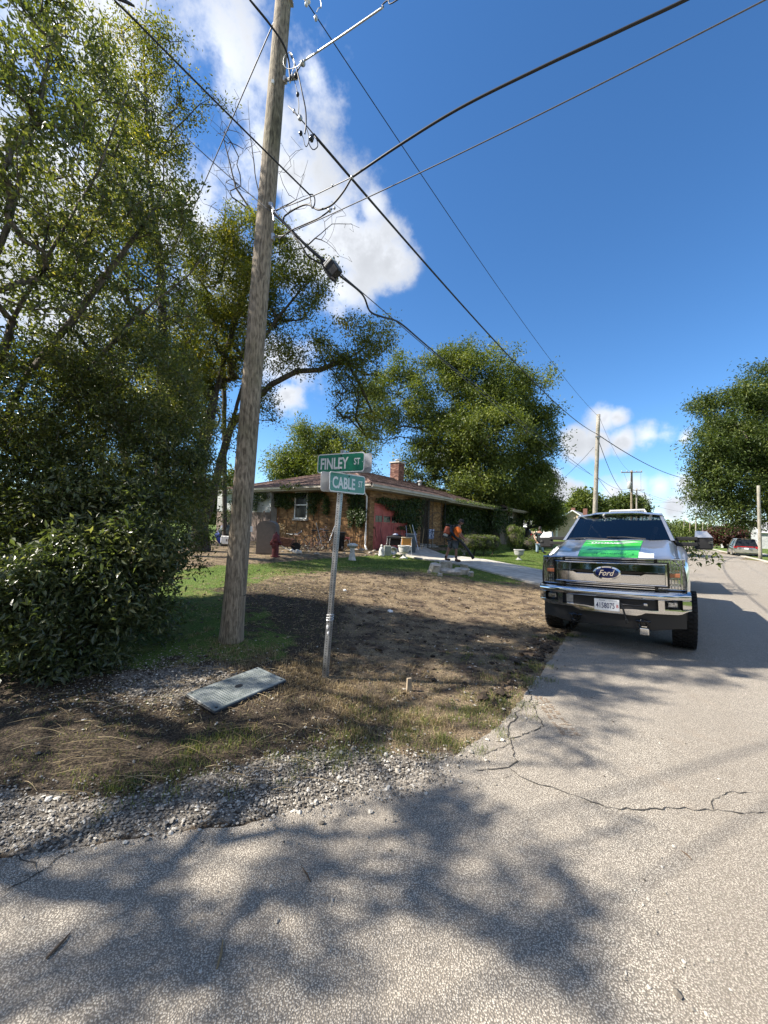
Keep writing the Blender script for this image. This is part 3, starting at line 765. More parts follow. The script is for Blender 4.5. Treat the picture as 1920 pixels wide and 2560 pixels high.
# 1 the tall leaning shrub tree at the left edge
b0 = on(-5.6, 4.9)
tree('leaning_tree', 'tall many-stemmed leafy tree filling the upper left, with pale stems leaning towards the pole', 'tree',
     [[b0, (-5.5, 4.9, 1.2), X(30, 800, 5.2), X(120, 640, 5.3), X(250, 420, 5.4), X(330, 200, 5.6)], [(-5.5, 4.9, 1.0), X(60, 950, 5.4), X(190, 790, 5.5), X(330, 600, 5.5), X(440, 440, 5.6)],
      [(-5.5, 4.8, .9), X(-60, 760, 5.0), X(20, 560, 5.1), X(90, 300, 5.2), X(140, 60, 5.4)], [(-5.5, 4.9, .8), X(160, 1000, 5.6), X(330, 800, 5.7), X(470, 690, 5.8), X(540, 600, 5.9)]],
     [B(60, 80, 5.4, 160, 150, 1.4), B(170, 60, 5.6, 120, 130, 1.), B(30, 330, 5.2, 150, 200, 1.5), B(180, 280, 5.5, 150, 180, 1.3), B(290, 330, 5.6, 100, 180, .9), B(60, 600, 5.3, 190, 180, 1.4),
      B(240, 560, 5.6, 170, 170, 1.3), B(400, 420, 5.8, 90, 110, .7), B(440, 560, 5.9, 95, 110, .7), B(360, 700, 5.8, 150, 110, 1.), B(130, 830, 5.4, 200, 150, 1.3), B(-120, 300, 5.2, 200, 330, 1.6, .5), B(-100, 700, 5.2, 200, 250, 1.6, .6)] + [shade_from(*q) + (3.,) for q in ((1400, 1650, 5.8, .22), (1500, 1640, 6, .25), (1600, 1700, 6.2, .25), (1450, 1720, 5.8, .22), (1560, 1630, 6.1, .2), (1660, 1650, 6.2, .2), (1380, 1860, 5.9, .2), (1480, 1850, 6., .2), (1560, 1740, 6., .15))],
     920, 42, .082, .16, LEAF_A, BARK, .13, gap=.70, gf=1.7, seed=1, shell=.25, step=.3, jit=.8, wid=.40, droop=.1)
# 2 the dense bushes below it
b0 = on(-4.3, 6.2)
tree('dense_bush', 'dense dark green bush with small shiny leaves behind the front bush at left', 'bush',
     [[b0, (-4.35, 6.2, .8), (-4.6, 6.3, 2.2)], [(-4.3, 6.2, .5), (-3.8, 6.2, 1.8)], [(-4.3, 6.2, .4), (-5.2, 6., 2.)]],
     [B(430, 1170, 5.7, 95, 90, .7), B(300, 1200, 5.4, 130, 110, .8), B(380, 1290, 5.3, 120, 80, .6), B(460, 1370, 5.6, 70, 70, .5), B(330, 960, 6.2, 190, 140, 1.2), B(120, 1010, 6., 190, 150, 1.3), B(440, 1080, 6.3, 110, 120, .9), B(500, 1180, 6.4, 75, 90, .7), B(330, 1130, 6.1, 170, 130, 1.1), B(90, 1180, 5.6, 180, 140, 1.), B(440, 1280, 6.3, 110, 90, .8), B(250, 1300, 6, 160, 110, .9)],
     1450, 78, .056, .17, LEAF_A, BARK, .07, gap=.12, seed=2, shell=.3, step=.3, wid=.42, flare=False)
b0 = on(-3.15, 4.15)
tree('broadleaf_bush', 'low bush with blue-green pointed leaves nearest the road at left', 'bush',
     [[b0, (-3.15, 4.15, .5), (-3.2, 4.2, 1.1)], [(-3.15, 4.15, .2), (-2.8, 4.3, .8)], [(-3.15, 4.15, .2), (-3.6, 4.1, .9)]],
     [B(330, 1370, 4.6, 110, 90, .5), B(365, 1500, 4.6, 70, 75, .4), B(270, 1470, 4.4, 110, 110, .5), B(200, 1380, 4.5, 80, 80, .5), B(120, 1460, 4.2, 120, 110, .5), B(410, 1400, 5.0, 50, 60, .3), B(340, 1260, 5.0, 90, 60, .4), B(200, 1270, 4.9, 90, 70, .5), B(30, 1420, 4.3, 80, 80, .4), B(60, 1560, 3.9, 130, 100, .5), B(390, 1580, 4.7, 35, 40, .2), B(180, 1640, 4.0, 110, 50, .4)],
     820, 44, .08, .18, LEAF_W, BARK_D, .03, gap=.0, seed=3, shell=.35, step=.2, wid=.38, jit=.7, flare=False, droop=.15)
b0 = on(-5.0, 4.7)
tree('edge_bush', 'dark leafy bush cut off by the left edge, under the leaning tree', 'bush', [[b0, (-5, 4.7, 1.), (-5.1, 4.8, 2.)]],
     [B(10, 1250, 4.9, 130, 150, .8), B(20, 1060, 5, 130, 130, .8), B(-60, 1420, 4.6, 130, 200, .8), B(120, 1300, 4.9, 120, 140, .7)], 520, 72, .06, .19, LEAF_A, BARK, .05, gap=.1, seed=4, shell=.3, step=.3, flare=False)
# trees further left along the side street, whose shade lies on the road
for i, (x, y, h, bl) in enumerate([(-7.4, 1.9, 0, [(-6.6, 1.85, 5.3, 1.35, .62, 1.1), (-5.9, 2.35, 5.2, 1.0, .5, .8), (-7.2, 1.5, 6.2, 1.3, .55, .9), (-5.3, 1.6, 4.6, .7, .35, .5), (-6.5, .95, 5., .8, .28, .6), (-7.4, .8, 4.6, 1.2, .5, .8), (-8.2, 1.6, 6., 1.2, .9, 1.1)] + [shade_from(*q) for q in ((1370, 2400, 5.4, .10), (1460, 2285, 5.6, .12), (1290, 2290, 5.3, .10), (1280, 2120, 5.6, .26), (1180, 2060, 5.2, .28), (1530, 1995, 6.2, .22), (1440, 1880, 6., .22), (1540, 2100, 6., .12), (1050, 2090, 5.2, .3), (900, 2200, 5., .3), (620, 2350, 4.8, .25))]),
                                     (-8.2, 3.1, 0, [(-7.2, 3.1, 5.6, 1.3, .8, 1.2), (-6.2, 3.6, 7.3, 1.3, .7, 1.1), (-5.8, 3.1, 4.5, 1., .6, .8), (-8.2, 2.9, 4., 1.2, 1., 1.), (-6.7, 2.7, 4.0, 1.3, .6, .9), (-5.6, 3.25, 3.3, .8, .35, .6), (-7.2, 2.2, 4.6, .9, .35, .6)])]):
    b0 = on(x, y)
    tree('street_tree', 'leafy tree %s along the side street beyond the left edge' % ('nearest the camera' if i == 0 else 'behind the first'), 'tree',
         [[b0, (x, y, 2.), (x + .6, y, 4.2)], [(x, y, 1.8), (x - .5, y + .1, 3.9)]], bl, 250, 40, .07, .12, LEAF_A, BARK, .12, gap=.75, gf=2.1, seed=20 + i, step=.4)
# 3 tall dark-trunked tree behind
b0 = on(-6.9, 12.)
tree('tall_tree', 'tall tree with a straight dark trunk and a bare top, behind the leaning tree', 'tree',
     [[b0, X(408, 1050, 12), X(407, 800, 12), X(398, 620, 12), X(370, 430, 12), X(362, 200, 12), X(360, 60, 12), X(372, -60, 12)], [X(395, 600, 12), X(330, 520, 12.3), X(280, 400, 12.6)], [X(362, 100, 12), X(330, 40, 12), X(285, -10, 12)],
      [X(370, 440, 12), X(430, 330, 12), X(500, 260, 12.), X(560, 265, 12)]],
     [B(330, 130, 12, 90, 100), B(430, 150, 12, 60, 80), B(400, 290, 12, 80, 110), B(360, 480, 12, 130, 130), B(480, 300, 12, 40, 50), B(545, 265, 12, 28, 40, .5), B(280, 300, 12.4, 100, 130), B(440, 640, 12, 90, 120), B(300, 700, 12, 150, 150), B(330, 900, 12, 130, 130), B(440, 830, 12, 90, 120)],
     900, 60, .10, .36, LEAF_M, BARK_D, .21, gap=.36, gf=.8, seed=5, step=.6)
# a wide tree added left of the house to shade its side wall
b0 = on(-12.5, 19.5)
tree('wall_shade_tree', 'broad leafy tree added beyond the bushes, left of the house, to shade its side wall', 'tree', [[b0, (-12.4, 19.5, 3.), (-12, 19.6, 7.)], [(-12.4, 19.5, 2.6), (-14, 20, 6)]],
     [(-12., 19.3, 8.6, 2.6, 1.9, 2.2), (-10.2, 20.3, 10.2, 1.8, 1.7, 1.6), (-13.5, 21.4, 8., 2.5, 2., 2.5), (-10.3, 18.3, 8.6, 1.4, 1.1, 1.3), (-11.5, 22.5, 9.5, 2.2, 1.8, 2.2), (-15, 18, 6, 2, 2, 2)], 620, 36, .16, .42, LEAF_M, BARK_D, .28, gap=.35, gf=.8, seed=45, step=.7)
# 4 the maple whose limb arches over the roof
b0 = on(*at(500, 1400, 14.)[:2])
tree('arching_maple', 'maple with two dark leaning trunks whose long limb arches right behind the pole', 'tree',
     [[b0, X(500, 1230, 14), X(497, 1160, 14), X(525, 1040, 14), X(560, 900, 14), X(600, 760, 14.2), X(640, 620, 14.4), X(690, 590, 14.5)],
      [X(510, 1330, 14), X(550, 1160, 13.9), X(580, 1060, 13.8), X(640, 1000, 13.6), X(676, 963, 13.5), X(742, 928, 13.4), X(800, 925, 13.4), X(880, 890, 13.6), X(950, 850, 13.8)],
      [X(580, 1060, 13.8), X(625, 900, 13.4), X(690, 800, 13.3), X(740, 740, 13.2), X(790, 690, 13.2)], [X(860, 895, 13.5), X(900, 960, 13.7), X(930, 1030, 13.9)]],
     [B(700, 640, 14.3, 75, 65), B(620, 600, 14.4, 70, 80), B(790, 690, 13.2, 60, 55), B(720, 740, 13.3, 90, 60), B(640, 760, 13.8, 70, 100), B(660, 880, 13.5, 70, 60), B(780, 880, 13.4, 75, 50), B(880, 860, 13.6, 85, 60), B(950, 830, 13.8, 45, 45), B(900, 940, 13.8, 70, 70),
      B(870, 1010, 13.9, 45, 45), B(930, 1060, 14., 40, 50), B(560, 700, 14.4, 90, 120), B(520, 860, 14.2, 100, 120), B(640, 980, 13.6, 40, 60), B(690, 1030, 13.6, 22, 40), B(470, 1020, 14.2, 80, 100), B(590, 1080, 13.8, 30, 60), B(700, 560, 14.4, 40, 25, .5)],
     1150, 78, .105, .34, LEAF_M, BARK_D, .27, gap=.34, gf=.8, seed=6, step=.6)
# bare twiggy limbs in front of the cloud
b0 = on(*at(560, 1400, 17.)[:2])
def bare_tree():
    o = thing('bare_topped_tree', 'thin tree with bare grey twigs showing against the cloud beside the pole', 'tree', b0)
    paths = [[b0, X(560, 900, 17), X(640, 640, 17), X(660, 545, 17), X(640, 450, 17), X(625, 330, 17), X(620, 250, 17)], [X(650, 560, 17), X(590, 470, 17), X(560, 350, 17)], [X(655, 545, 17), X(740, 500, 17), X(770, 400, 17)],
             [X(640, 640, 17), X(760, 620, 17), X(830, 560, 17), X(880, 560, 17)], [X(600, 640, 17), X(560, 560, 17), X(565, 500, 17)]]
    att = sample_blobs([B(600, 400, 17, 60, 150, 2.), B(560, 330, 17, 40, 80, 2.), B(740, 460, 17, 50, 80, 2.), B(850, 590, 17, 60, 50, 2.), B(540, 500, 17, 40, 60, 2)], 170, .3, 0, 1, 9)
    A, par, R, tips = grow(paths, att, r_tip=.0045, r_max=.10, step=.3)
    V, F = limbs_mesh(A, par, R * 1., 0.); link('trunk', fast_mesh('trunk', V - np.array(b0), F, True), BARK_D, o)
bare_tree()
# 5 the big walnut beyond the house
b0 = on(*at(1150, 1330, 36.)[:2])
tree('walnut_tree', 'largest full green tree rising behind the roof of the brick house', 'tree',
     [[b0, X(1150, 1280, 36), X(1160, 1180, 36), X(1190, 1050, 36), X(1200, 920, 36)], [X(1150, 1260, 36), X(1080, 1130, 35.5), X(1010, 1050, 35)], [X(1160, 1180, 36), X(1290, 1100, 36)]],
     [B(1190, 930, 36, 85, 75), B(1270, 980, 36, 80, 90), B(1140, 1000, 36, 60, 110), B(1230, 1090, 35, 130, 110), B(1330, 1120, 35.5, 60, 90), B(1120, 1130, 35, 100, 80), B(1250, 1200, 34.5, 120, 70), B(1000, 990, 35, 90, 70), B(1030, 920, 35, 55, 35), B(950, 1060, 35, 60, 60),
      B(1060, 1080, 35, 45, 60), B(1040, 1170, 34, 45, 40), B(1355, 1080, 35, 32, 90), B(1180, 1230, 34, 120, 45), B(1120, 895, 36, 30, 35)],
     2000, 85, .25, .72, LEAF_C, BARK_D, .45, gap=.16, gf=.35, seed=7, lob=11, step=1.2, shell=.5, thin=.03, r_tip=.012)
b0 = on(*at(1317, 1365, 37.)[:2])
tree('shade_tree', 'dark low-branched tree between the brick house and the beige gabled house', 'tree',
     [[b0, X(1318, 1330, 37), X(1325, 1290, 37), X(1345, 1240, 37)], [X(1320, 1320, 37), X(1370, 1280, 36.5)], [X(1320, 1310, 37), X(1290, 1250, 37)]],
     [B(1330, 1240, 37, 55, 50), B(1365, 1290, 36.5, 32, 28), B(1290, 1260, 37, 40, 45), B(1350, 1190, 37, 35, 40), B(1380, 1300, 36, 15, 16)],
     520, 70, .22, .6, LEAF_D, BARK_D, .2, gap=.2, gf=.4, seed=8, lob=11, step=1., thin=.02)
# 6 behind the roof, left
b0 = on(*at(800, 1330, 46.)[:2])
tree('spreading_tree', 'rounded green tree behind the left end of the brick house roof', 'tree', [[b0, X(800, 1250, 46), X(805, 1130, 46)]],
     [B(790, 1110, 46, 75, 50), B(860, 1130, 46, 70, 60), B(730, 1160, 46, 50, 55), B(900, 1180, 46, 50, 40), B(800, 1180, 46, 110, 50)], 850, 75, .30, .9, LEAF_C, BARK_D, .4, gap=.15, gf=.3, seed=10, lob=11, step=1.5, thin=.04)
b0 = on(*at(560, 1330, 40.)[:2])
tree('evergreen_tree', 'dark evergreen just left of the pole, low behind the house', 'tree', [[b0, X(560, 1250, 40), X(565, 1180, 40)]],
     [B(570, 1210, 40, 30, 35), B(540, 1240, 40, 50, 40), B(590, 1200, 40, 15, 30), B(480, 1250, 40, 60, 50)], 420, 30, .4, .7, LEAF_D, BARK_D, .3, gap=.1, gf=.3, seed=12, step=1.5, thin=.04)
# 7 the big tree across the street
b0 = on(41.5, 41.)
tree('street_maple', 'big dark green tree across the street at the right edge', 'tree', [[b0, (41.5, 41, 3), (41.5, 41, 9), (41.5, 41, 15)], [(41.5, 41, 3), (37, 39.5, 8)], [(41.5, 41, 3.5), (45, 42, 9)]],
     [B(1905, 970, 41, 60, 60), B(1840, 1030, 41, 75, 60), B(1880, 1120, 41, 110, 90), B(1800, 1110, 40, 65, 70), B(1770, 1020, 41, 30, 30), B(1840, 1220, 40, 90, 60), B(1790, 1200, 40, 50, 70), B(1800, 1280, 40, 60, 35), B(1900, 1280, 40, 70, 40), B(1960, 1050, 42, 80, 150), B(2000, 1230, 42, 90, 80), B(1770, 1160, 40, 35, 40)],
     1700, 80, .29, .85, LEAF_D, BARK_D, .5, gap=.18, gf=.3, seed=13, lob=11, step=1.4, shell=.45, thin=.04, r_tip=.012)
# 8 far trees
for i, (nm, lab, px, py0, Y, bl, lm, cnt) in enumerate([
    ('yard_tree', 'yellow-green sunlit tree to the left of the beige gabled house', 1365, 1345, 62, [B(1365, 1270, 62, 38, 30), B(1345, 1300, 62, 30, 25), B(1385, 1290, 62, 20, 25)], LEAF_Y, 260),
    ('backyard_tree', 'bushy green tree behind the chimneys of the beige gabled house', 1465, 1350, 82, [B(1460, 1255, 82, 28, 28), B(1490, 1265, 82, 30, 22), B(1435, 1268, 82, 18, 15), B(1418, 1270, 82, 8, 12)], LEAF_C, 420),
    ('backyard_tree', 'dark green tree showing beyond the truck roof right of the nearest far pole', 1560, 1350, 95, [B(1550, 1265, 95, 28, 22), B(1580, 1258, 95, 20, 18), B(1530, 1272, 95, 18, 12)], LEAF_D, 300),
    ('distant_tree', 'small dark tree behind the second far pole over the truck roof', 1590, 1350, 120, [B(1600, 1268, 120, 12, 16), B(1585, 1275, 120, 12, 10)], LEAF_D, 120),
    ('purple_tree', 'small purple-leaved tree by the white fence down the street', 1815, 1375, 66, [B(1815, 1338, 66, 38, 14), B(1830, 1330, 66, 22, 14), B(1800, 1342, 66, 20, 12)], LEAF_P, 260),
    ('flowering_bush', 'pale yellow-green bush seen between the truck cab and its mirror', 1662, 1380, 52, [B(1655, 1333, 52, 12, 12), B(1690, 1340, 52, 18, 14), B(1675, 1345, 52, 22, 12), B(1640, 1345, 52, 14, 12)], LEAF_Y, 200)]):
    c = at(px, py0, Y); b0 = on(c[0], c[1])
    tree(nm, lab, 'tree' if 'bush' not in nm else 'bush', [[b0, (b0[0], b0[1], b0[2] + bl[0][5] * .7), (bl[0][0], bl[0][1], bl[0][2])]], bl, cnt, 24, Y * .0085, Y * .016, lm, BARK_D, .2, gap=.1, gf=.3, seed=30 + i, step=1.5, thin=.05, lob=4)
# unseen trees added behind the camera, across the side street, to darken the chrome
for i, (x, y, h) in enumerate(((-13, -13, 9), (-4, -19, 10), (5, -22, 9), (-22, -6, 9), (14, -18, 8), (-9, -17, 10), (-17, -11, 9))):
    tree('reflection_tree', '%s unseen tree added across the side street behind the camera to darken the chrome' % ('nearest', 'middle', 'second from right', 'leftmost', 'rightmost', 'third from left', 'second from left')[i], 'tree', [[(x, y, 0), (x, y, 3), (x, y, h * .6)]], [(x, y, h * .5, 4.6, 4.2, h * .46)], 420, 34, .4, .7, LEAF_D, BARK_D, .25, gap=.1, gf=.4, seed=60 + i, step=1.2, thin=.03, lob=6)
# the far wood at the end of the street
bl = []
for px in range(1650, 1980, 14): bl.append(B(px, 1330 + (px - 1690) * .045 + rng.uniform(-6, 6), 165, 13, 18, 4))
for px in range(1390, 1650, 22): bl.append(B(px, 1318 + rng.uniform(-3, 3), 190, 16, 16, 5))
for px in range(-100, 700, 40): bl.append(B(px, 1262 + rng.uniform(-6, 6) + px * .035, 90, 34, 30, 4))
P_ = sample_blobs(bl, 9000, .5); rep = np.repeat(np.arange(len(P_)), 7)
far = leaf_mesh('far_wood', P_[rep] + rng.normal(0, .9, (len(rep), 3)), rng.normal(0, 1, (len(rep), 3)), 1.25, LEAF_D, None)
tag(far, kind='stuff')
# ------------------------------------------------------------------ driveway slabs
C0 = np.array([-.673, 18.0]); HG = .5
def hp(u, v, z=0.): return (C0[0] + RU[0] * u + RN[0] * v, C0[1] + RU[1] * u + RN[1] * v, z)
def hit(px, py, plane, off=0.):
    """where the line of sight meets the house plane v=off ('v') or u=off ('u'); returns (u, v, z)"""
    d = ray(px, py); nrm = RN if plane == 'v' else RU; base = C0 + nrm * off
    t = (base @ nrm) / (d[0] * nrm[0] + d[1] * nrm[1]); p = np.array([0, 0, EYE]) + d * t; q = p[:2] - C0
    return float(q @ RU), float(q @ RN), float(p[2])


lo = [(.7, .05), (.1, 2.4), (-.75, 4.9), (-1.7, 7.3), (-2.6, 9.72)]; hi = [(4.9, .05), (3.1, 2.4), (2.3, 4.9), (2.0, 7.3), (2.4, 9.72)]
drive = thing('driveway', None, None, hp(1, 5, .3)); tag(drive, kind='structure')
for i in range(4):
    G = []
    for a in np.linspace(.004, .996, 5):
        row = []
        for b_ in np.linspace(0, 1, 9):
            u0 = lo[i][0] + (lo[i + 1][0] - lo[i][0]) * a; v0 = lo[i][1] + (lo[i + 1][1] - lo[i][1]) * a
            u1 = hi[i][0] + (hi[i + 1][0] - hi[i][0]) * a; p = hp(u0 + (u1 - u0) * b_, v0, 0)
            row.append((p[0], p[1], max(float(H(p[0], p[1])), .02) + .055 + i * .002))
        G.append(row)
    mb = MB(); mb.grid(G); G2 = np.array(G); G3 = G2.copy(); G3[..., 2] -= .15
    for e in (G2[0], G2[-1], G2[:, 0], G2[:, -1]):
        f_ = e.copy(); f_[:, 2] -= .15; mb.grid(np.stack([e, f_]))
    mb.build('slab', CONC, drive)

# ------------------------------------------------------------------ the brick house
BRICK = rnd_mat('tan brick', [(0, (.10, .05, .024)), (.3, (.20, .105, .045)), (.7, (.29, .165, .07)), (1, (.38, .24, .12))], .9, bump=.004, bscale=40)
BRICK_R = rnd_mat('chimney brick', [(0, (.10, .045, .035)), (.6, (.20, .10, .075)), (1, (.32, .20, .15))], .9, bump=.004, bscale=40)
MORT = mat('mortar', (.15, .125, .095), .95, var=.2)
SHING = rnd_mat('roof shingles', [(0, (.065, .042, .036)), (.5, (.135, .085, .07)), (.85, (.20, .13, .108)), (1, (.28, .19, .16))], .95, bump=.003, bscale=90)
ROOFB = mat('roof felt', (.10, .06, .05), .95, var=.3)
TRIM = mat('weathered cream trim', (.33, .30, .26), .6, col2=(.43, .40, .35), vscale=2.)
SOFF = mat('soffit', (.30, .25, .20), .8, var=.15)
WHITE = mat('white paint', (.72, .72, .70), .5, col2=(.80, .80, .78), vscale=5.)
GREYW = mat('grey siding paint', (.30, .31, .31), .7, col2=(.42, .43, .42), vscale=3.)
GLASSD = mat('dark window glass', (.012, .014, .016), .12, spec=.3)
GREEN_DK = mat('dark iron', (.012, .012, .014), .5, var=.3)
RED = mat('faded red door paint', (.32, .055, .045), .6, col2=(.46, .11, .085), vscale=2.5, bump=.002, bscale=30)
SHAKE = rnd_mat('wood shakes', [(0, (.10, .075, .065)), (1, (.26, .20, .17))], .9)
house = thing('brick_house', 'long low tan brick ranch house with brown hipped roof, red garage door and vines', 'house', hp(0, 0, HG), 0)


def slabbox(mb, u0, u1, v0, v1, z0, z1):
    mb.add([hp(u0, v0, z0), hp(u1, v0, z0), hp(u1, v1, z0), hp(u0, v1, z0), hp(u0, v0, z1), hp(u1, v0, z1), hp(u1, v1, z1), hp(u0, v1, z1)],
           [(0, 1, 2, 3), (7, 6, 5, 4), (0, 4, 5, 1), (1, 5, 6, 2), (2, 6, 7, 3), (3, 7, 4, 0)])
    return mb


ZT = 3.34
wu0, wv0, _ = hit(738, 1262, 'u'); _, wv1, _ = hit(770, 1262, 'u')
wz1 = hit(754, 1228, 'u')[2]; wz0 = hit(754, 1297, 'u')[2]
WIN = (wv0, wv1, wz0, wz1)
GD = (.45, 3.25, HG, HG + 2.13)
mb = MB()
slabbox(mb, .22, GD[0] - .09, -.22, 0, .2, ZT); slabbox(mb, GD[1] + .09, 4.8, -.22, 0, .2, ZT); slabbox(mb, GD[0] - .09, GD[1] + .09, -.22, 0, GD[3] + .09, ZT); slabbox(mb, 0, .22, -7., 0, .2, ZT); slabbox(mb, .22, 4.8, -1.7, -.5, .2, ZT)
slabbox(mb, 4.8, 7.1, -1.9, -1.6, .2, ZT); slabbox(mb, 7.1, 24.2, -1.0, -.7, .2, ZT); slabbox(mb, 23.9, 24.2, -11, -1., .2, ZT); slabbox(mb, .22, 23.9, -11, -10.7, .2, ZT); slabbox(mb, 17.5, 24.2, -.7, .3, .2, ZT)
slabbox(mb, 6.9, 7.1, -1.6, -.7, .2, ZT); slabbox(mb, 0, .22, -10.7, -7.0, .2, ZT)
mb.build('wall', MORT, house)


def bricks(mb, a0, a1, z0, z1, put, holes=(), L=.203, Hh=.068, proud=.006):
    r = 0; z = z0
    while z < z1 - .03:
        a = a0 - (L / 2 if r % 2 else 0)
        while a < a1:
            p, q = max(a, a0) + .005, min(a + L, a1) - .005; zc = z + Hh / 2
            if q - p > .03 and not any(h[0] - .0 < (p + q) / 2 < h[1] + .0 and h[2] < zc < h[3] for h in holes):
                mb.cur = float(np.clip(random.gauss(.5, .24), 0, 1)); put(mb, p, q, z + .004, min(z + Hh - .004, z1), proud + random.uniform(-.002, .003))
            a += L
        z += Hh; r += 1


def put_v(mb, p, q, z0, z1, pr, v=0.):
    mb.add([hp(p, v + pr, z0), hp(q, v + pr, z0), hp(q, v + pr, z1), hp(p, v + pr, z1), hp(p, v, z0), hp(q, v, z0), hp(q, v, z1), hp(p, v, z1)],
           [(0, 1, 2, 3), (3, 2, 6, 7), (0, 4, 5, 1), (1, 5, 6, 2), (0, 3, 7, 4)])
def put_u(mb, p, q, z0, z1, pr, u=0.):
    mb.add([hp(u - pr, p, z0), hp(u - pr, q, z0), hp(u - pr, q, z1), hp(u - pr, p, z1), hp(u, p, z0), hp(u, q, z0), hp(u, q, z1), hp(u, p, z1)],
           [(0, 1, 2, 3), (3, 2, 6, 7), (0, 4, 5, 1), (1, 5, 6, 2), (0, 3, 7, 4)])


mb = MB()
bricks(mb, 0, 4.8, .34, ZT, put_v, [(GD[0], GD[1], .0, GD[3])]); bricks(mb, -7., .0, .34, ZT, put_u, [(WIN[0] - .03, WIN[1] + .03, WIN[2] - .04, WIN[3] + .03)])
bricks(mb, 7.1, 12., .34, ZT, lambda m, p, q, a, b_, r: put_v(m, p, q, a, b_, r, -.7))
tag(mb.build('brick', BRICK, house), kind='stuff')
# window in the side wall
wf = MB(); v0, v1, z0, z1 = WIN; u = -.02
for a, b_, c, d in ((v0, v1, z0, z0 + .06), (v0, v1, z1 - .07, z1), (v0, v0 + .06, z0, z1), (v1 - .06, v1, z0, z1), (v0, v1, (z0 + z1) / 2 - .03, (z0 + z1) / 2 + .03)): slabbox(wf, u - .03, u + .015, a, b_, c, d)
w_ = wf.build('window', WHITE, house)
slabbox(MB(), -.012, -.008, v0 + .05, v1 - .05, z0 + .05, z1 - .05).build('pane', GLASSD, w_); slabbox(MB(), -.13, -.007, v0 - .05, v1 + .05, z0 - .09, z0 - .005).build('sill', TRIM, w_)
# garage door: five sections, the second from the top glazed
u0, u1, z0, z1 = GD; hs = (z1 - z0) / 5
slabbox(MB(), u0 - .02, u1 + .02, -.21, .004, z0 - .1, z1 + .02)
mb = MB(); slabbox(mb, u0, u1, -.1, -.06, z0, z1); gd = mb.build('garage_door', RED, house)
for k in range(5):
    for j in range(4):
        a = u0 + (u1 - u0) * j / 4; b_ = u0 + (u1 - u0) * (j + 1) / 4; zb = z0 + k * hs
        if k == 3: slabbox(MB(), a + .045, b_ - .045, -.06, -.052, zb + .06, zb + hs - .06).build('pane', GLASSD, gd)
        mb = MB()
        if k == 3:
            slabbox(mb, a + .004, b_ - .004, -.06, -.03, zb + .004, zb + .06); slabbox(mb, a + .004, b_ - .004, -.06, -.03, zb + hs - .06, zb + hs - .004)
            slabbox(mb, a + .004, a + .045, -.06, -.03, zb + .06, zb + hs - .06); slabbox(mb, b_ - .045, b_ - .004, -.06, -.03, zb + .06, zb + hs - .06)
        else: slabbox(mb, a + .006, b_ - .006, -.06, -.035, zb + .008, zb + hs - .008); slabbox(mb, a + .09, b_ - .09, -.035, -.027, zb + .08, zb + hs - .08)
        mb.build('panel', RED, gd)
mb = MB(); slabbox(mb, u0 - .09, u0 - .003, -.05, .016, HG - .1, z1 + .09); slabbox(mb, u1 + .003, u1 + .09, -.05, .016, HG - .1, z1 + .09); slabbox(mb, u0 - .003, u1 + .003, -.05, .016, z1 + .004, z1 + .09); mb.build('door_frame', RED, house)


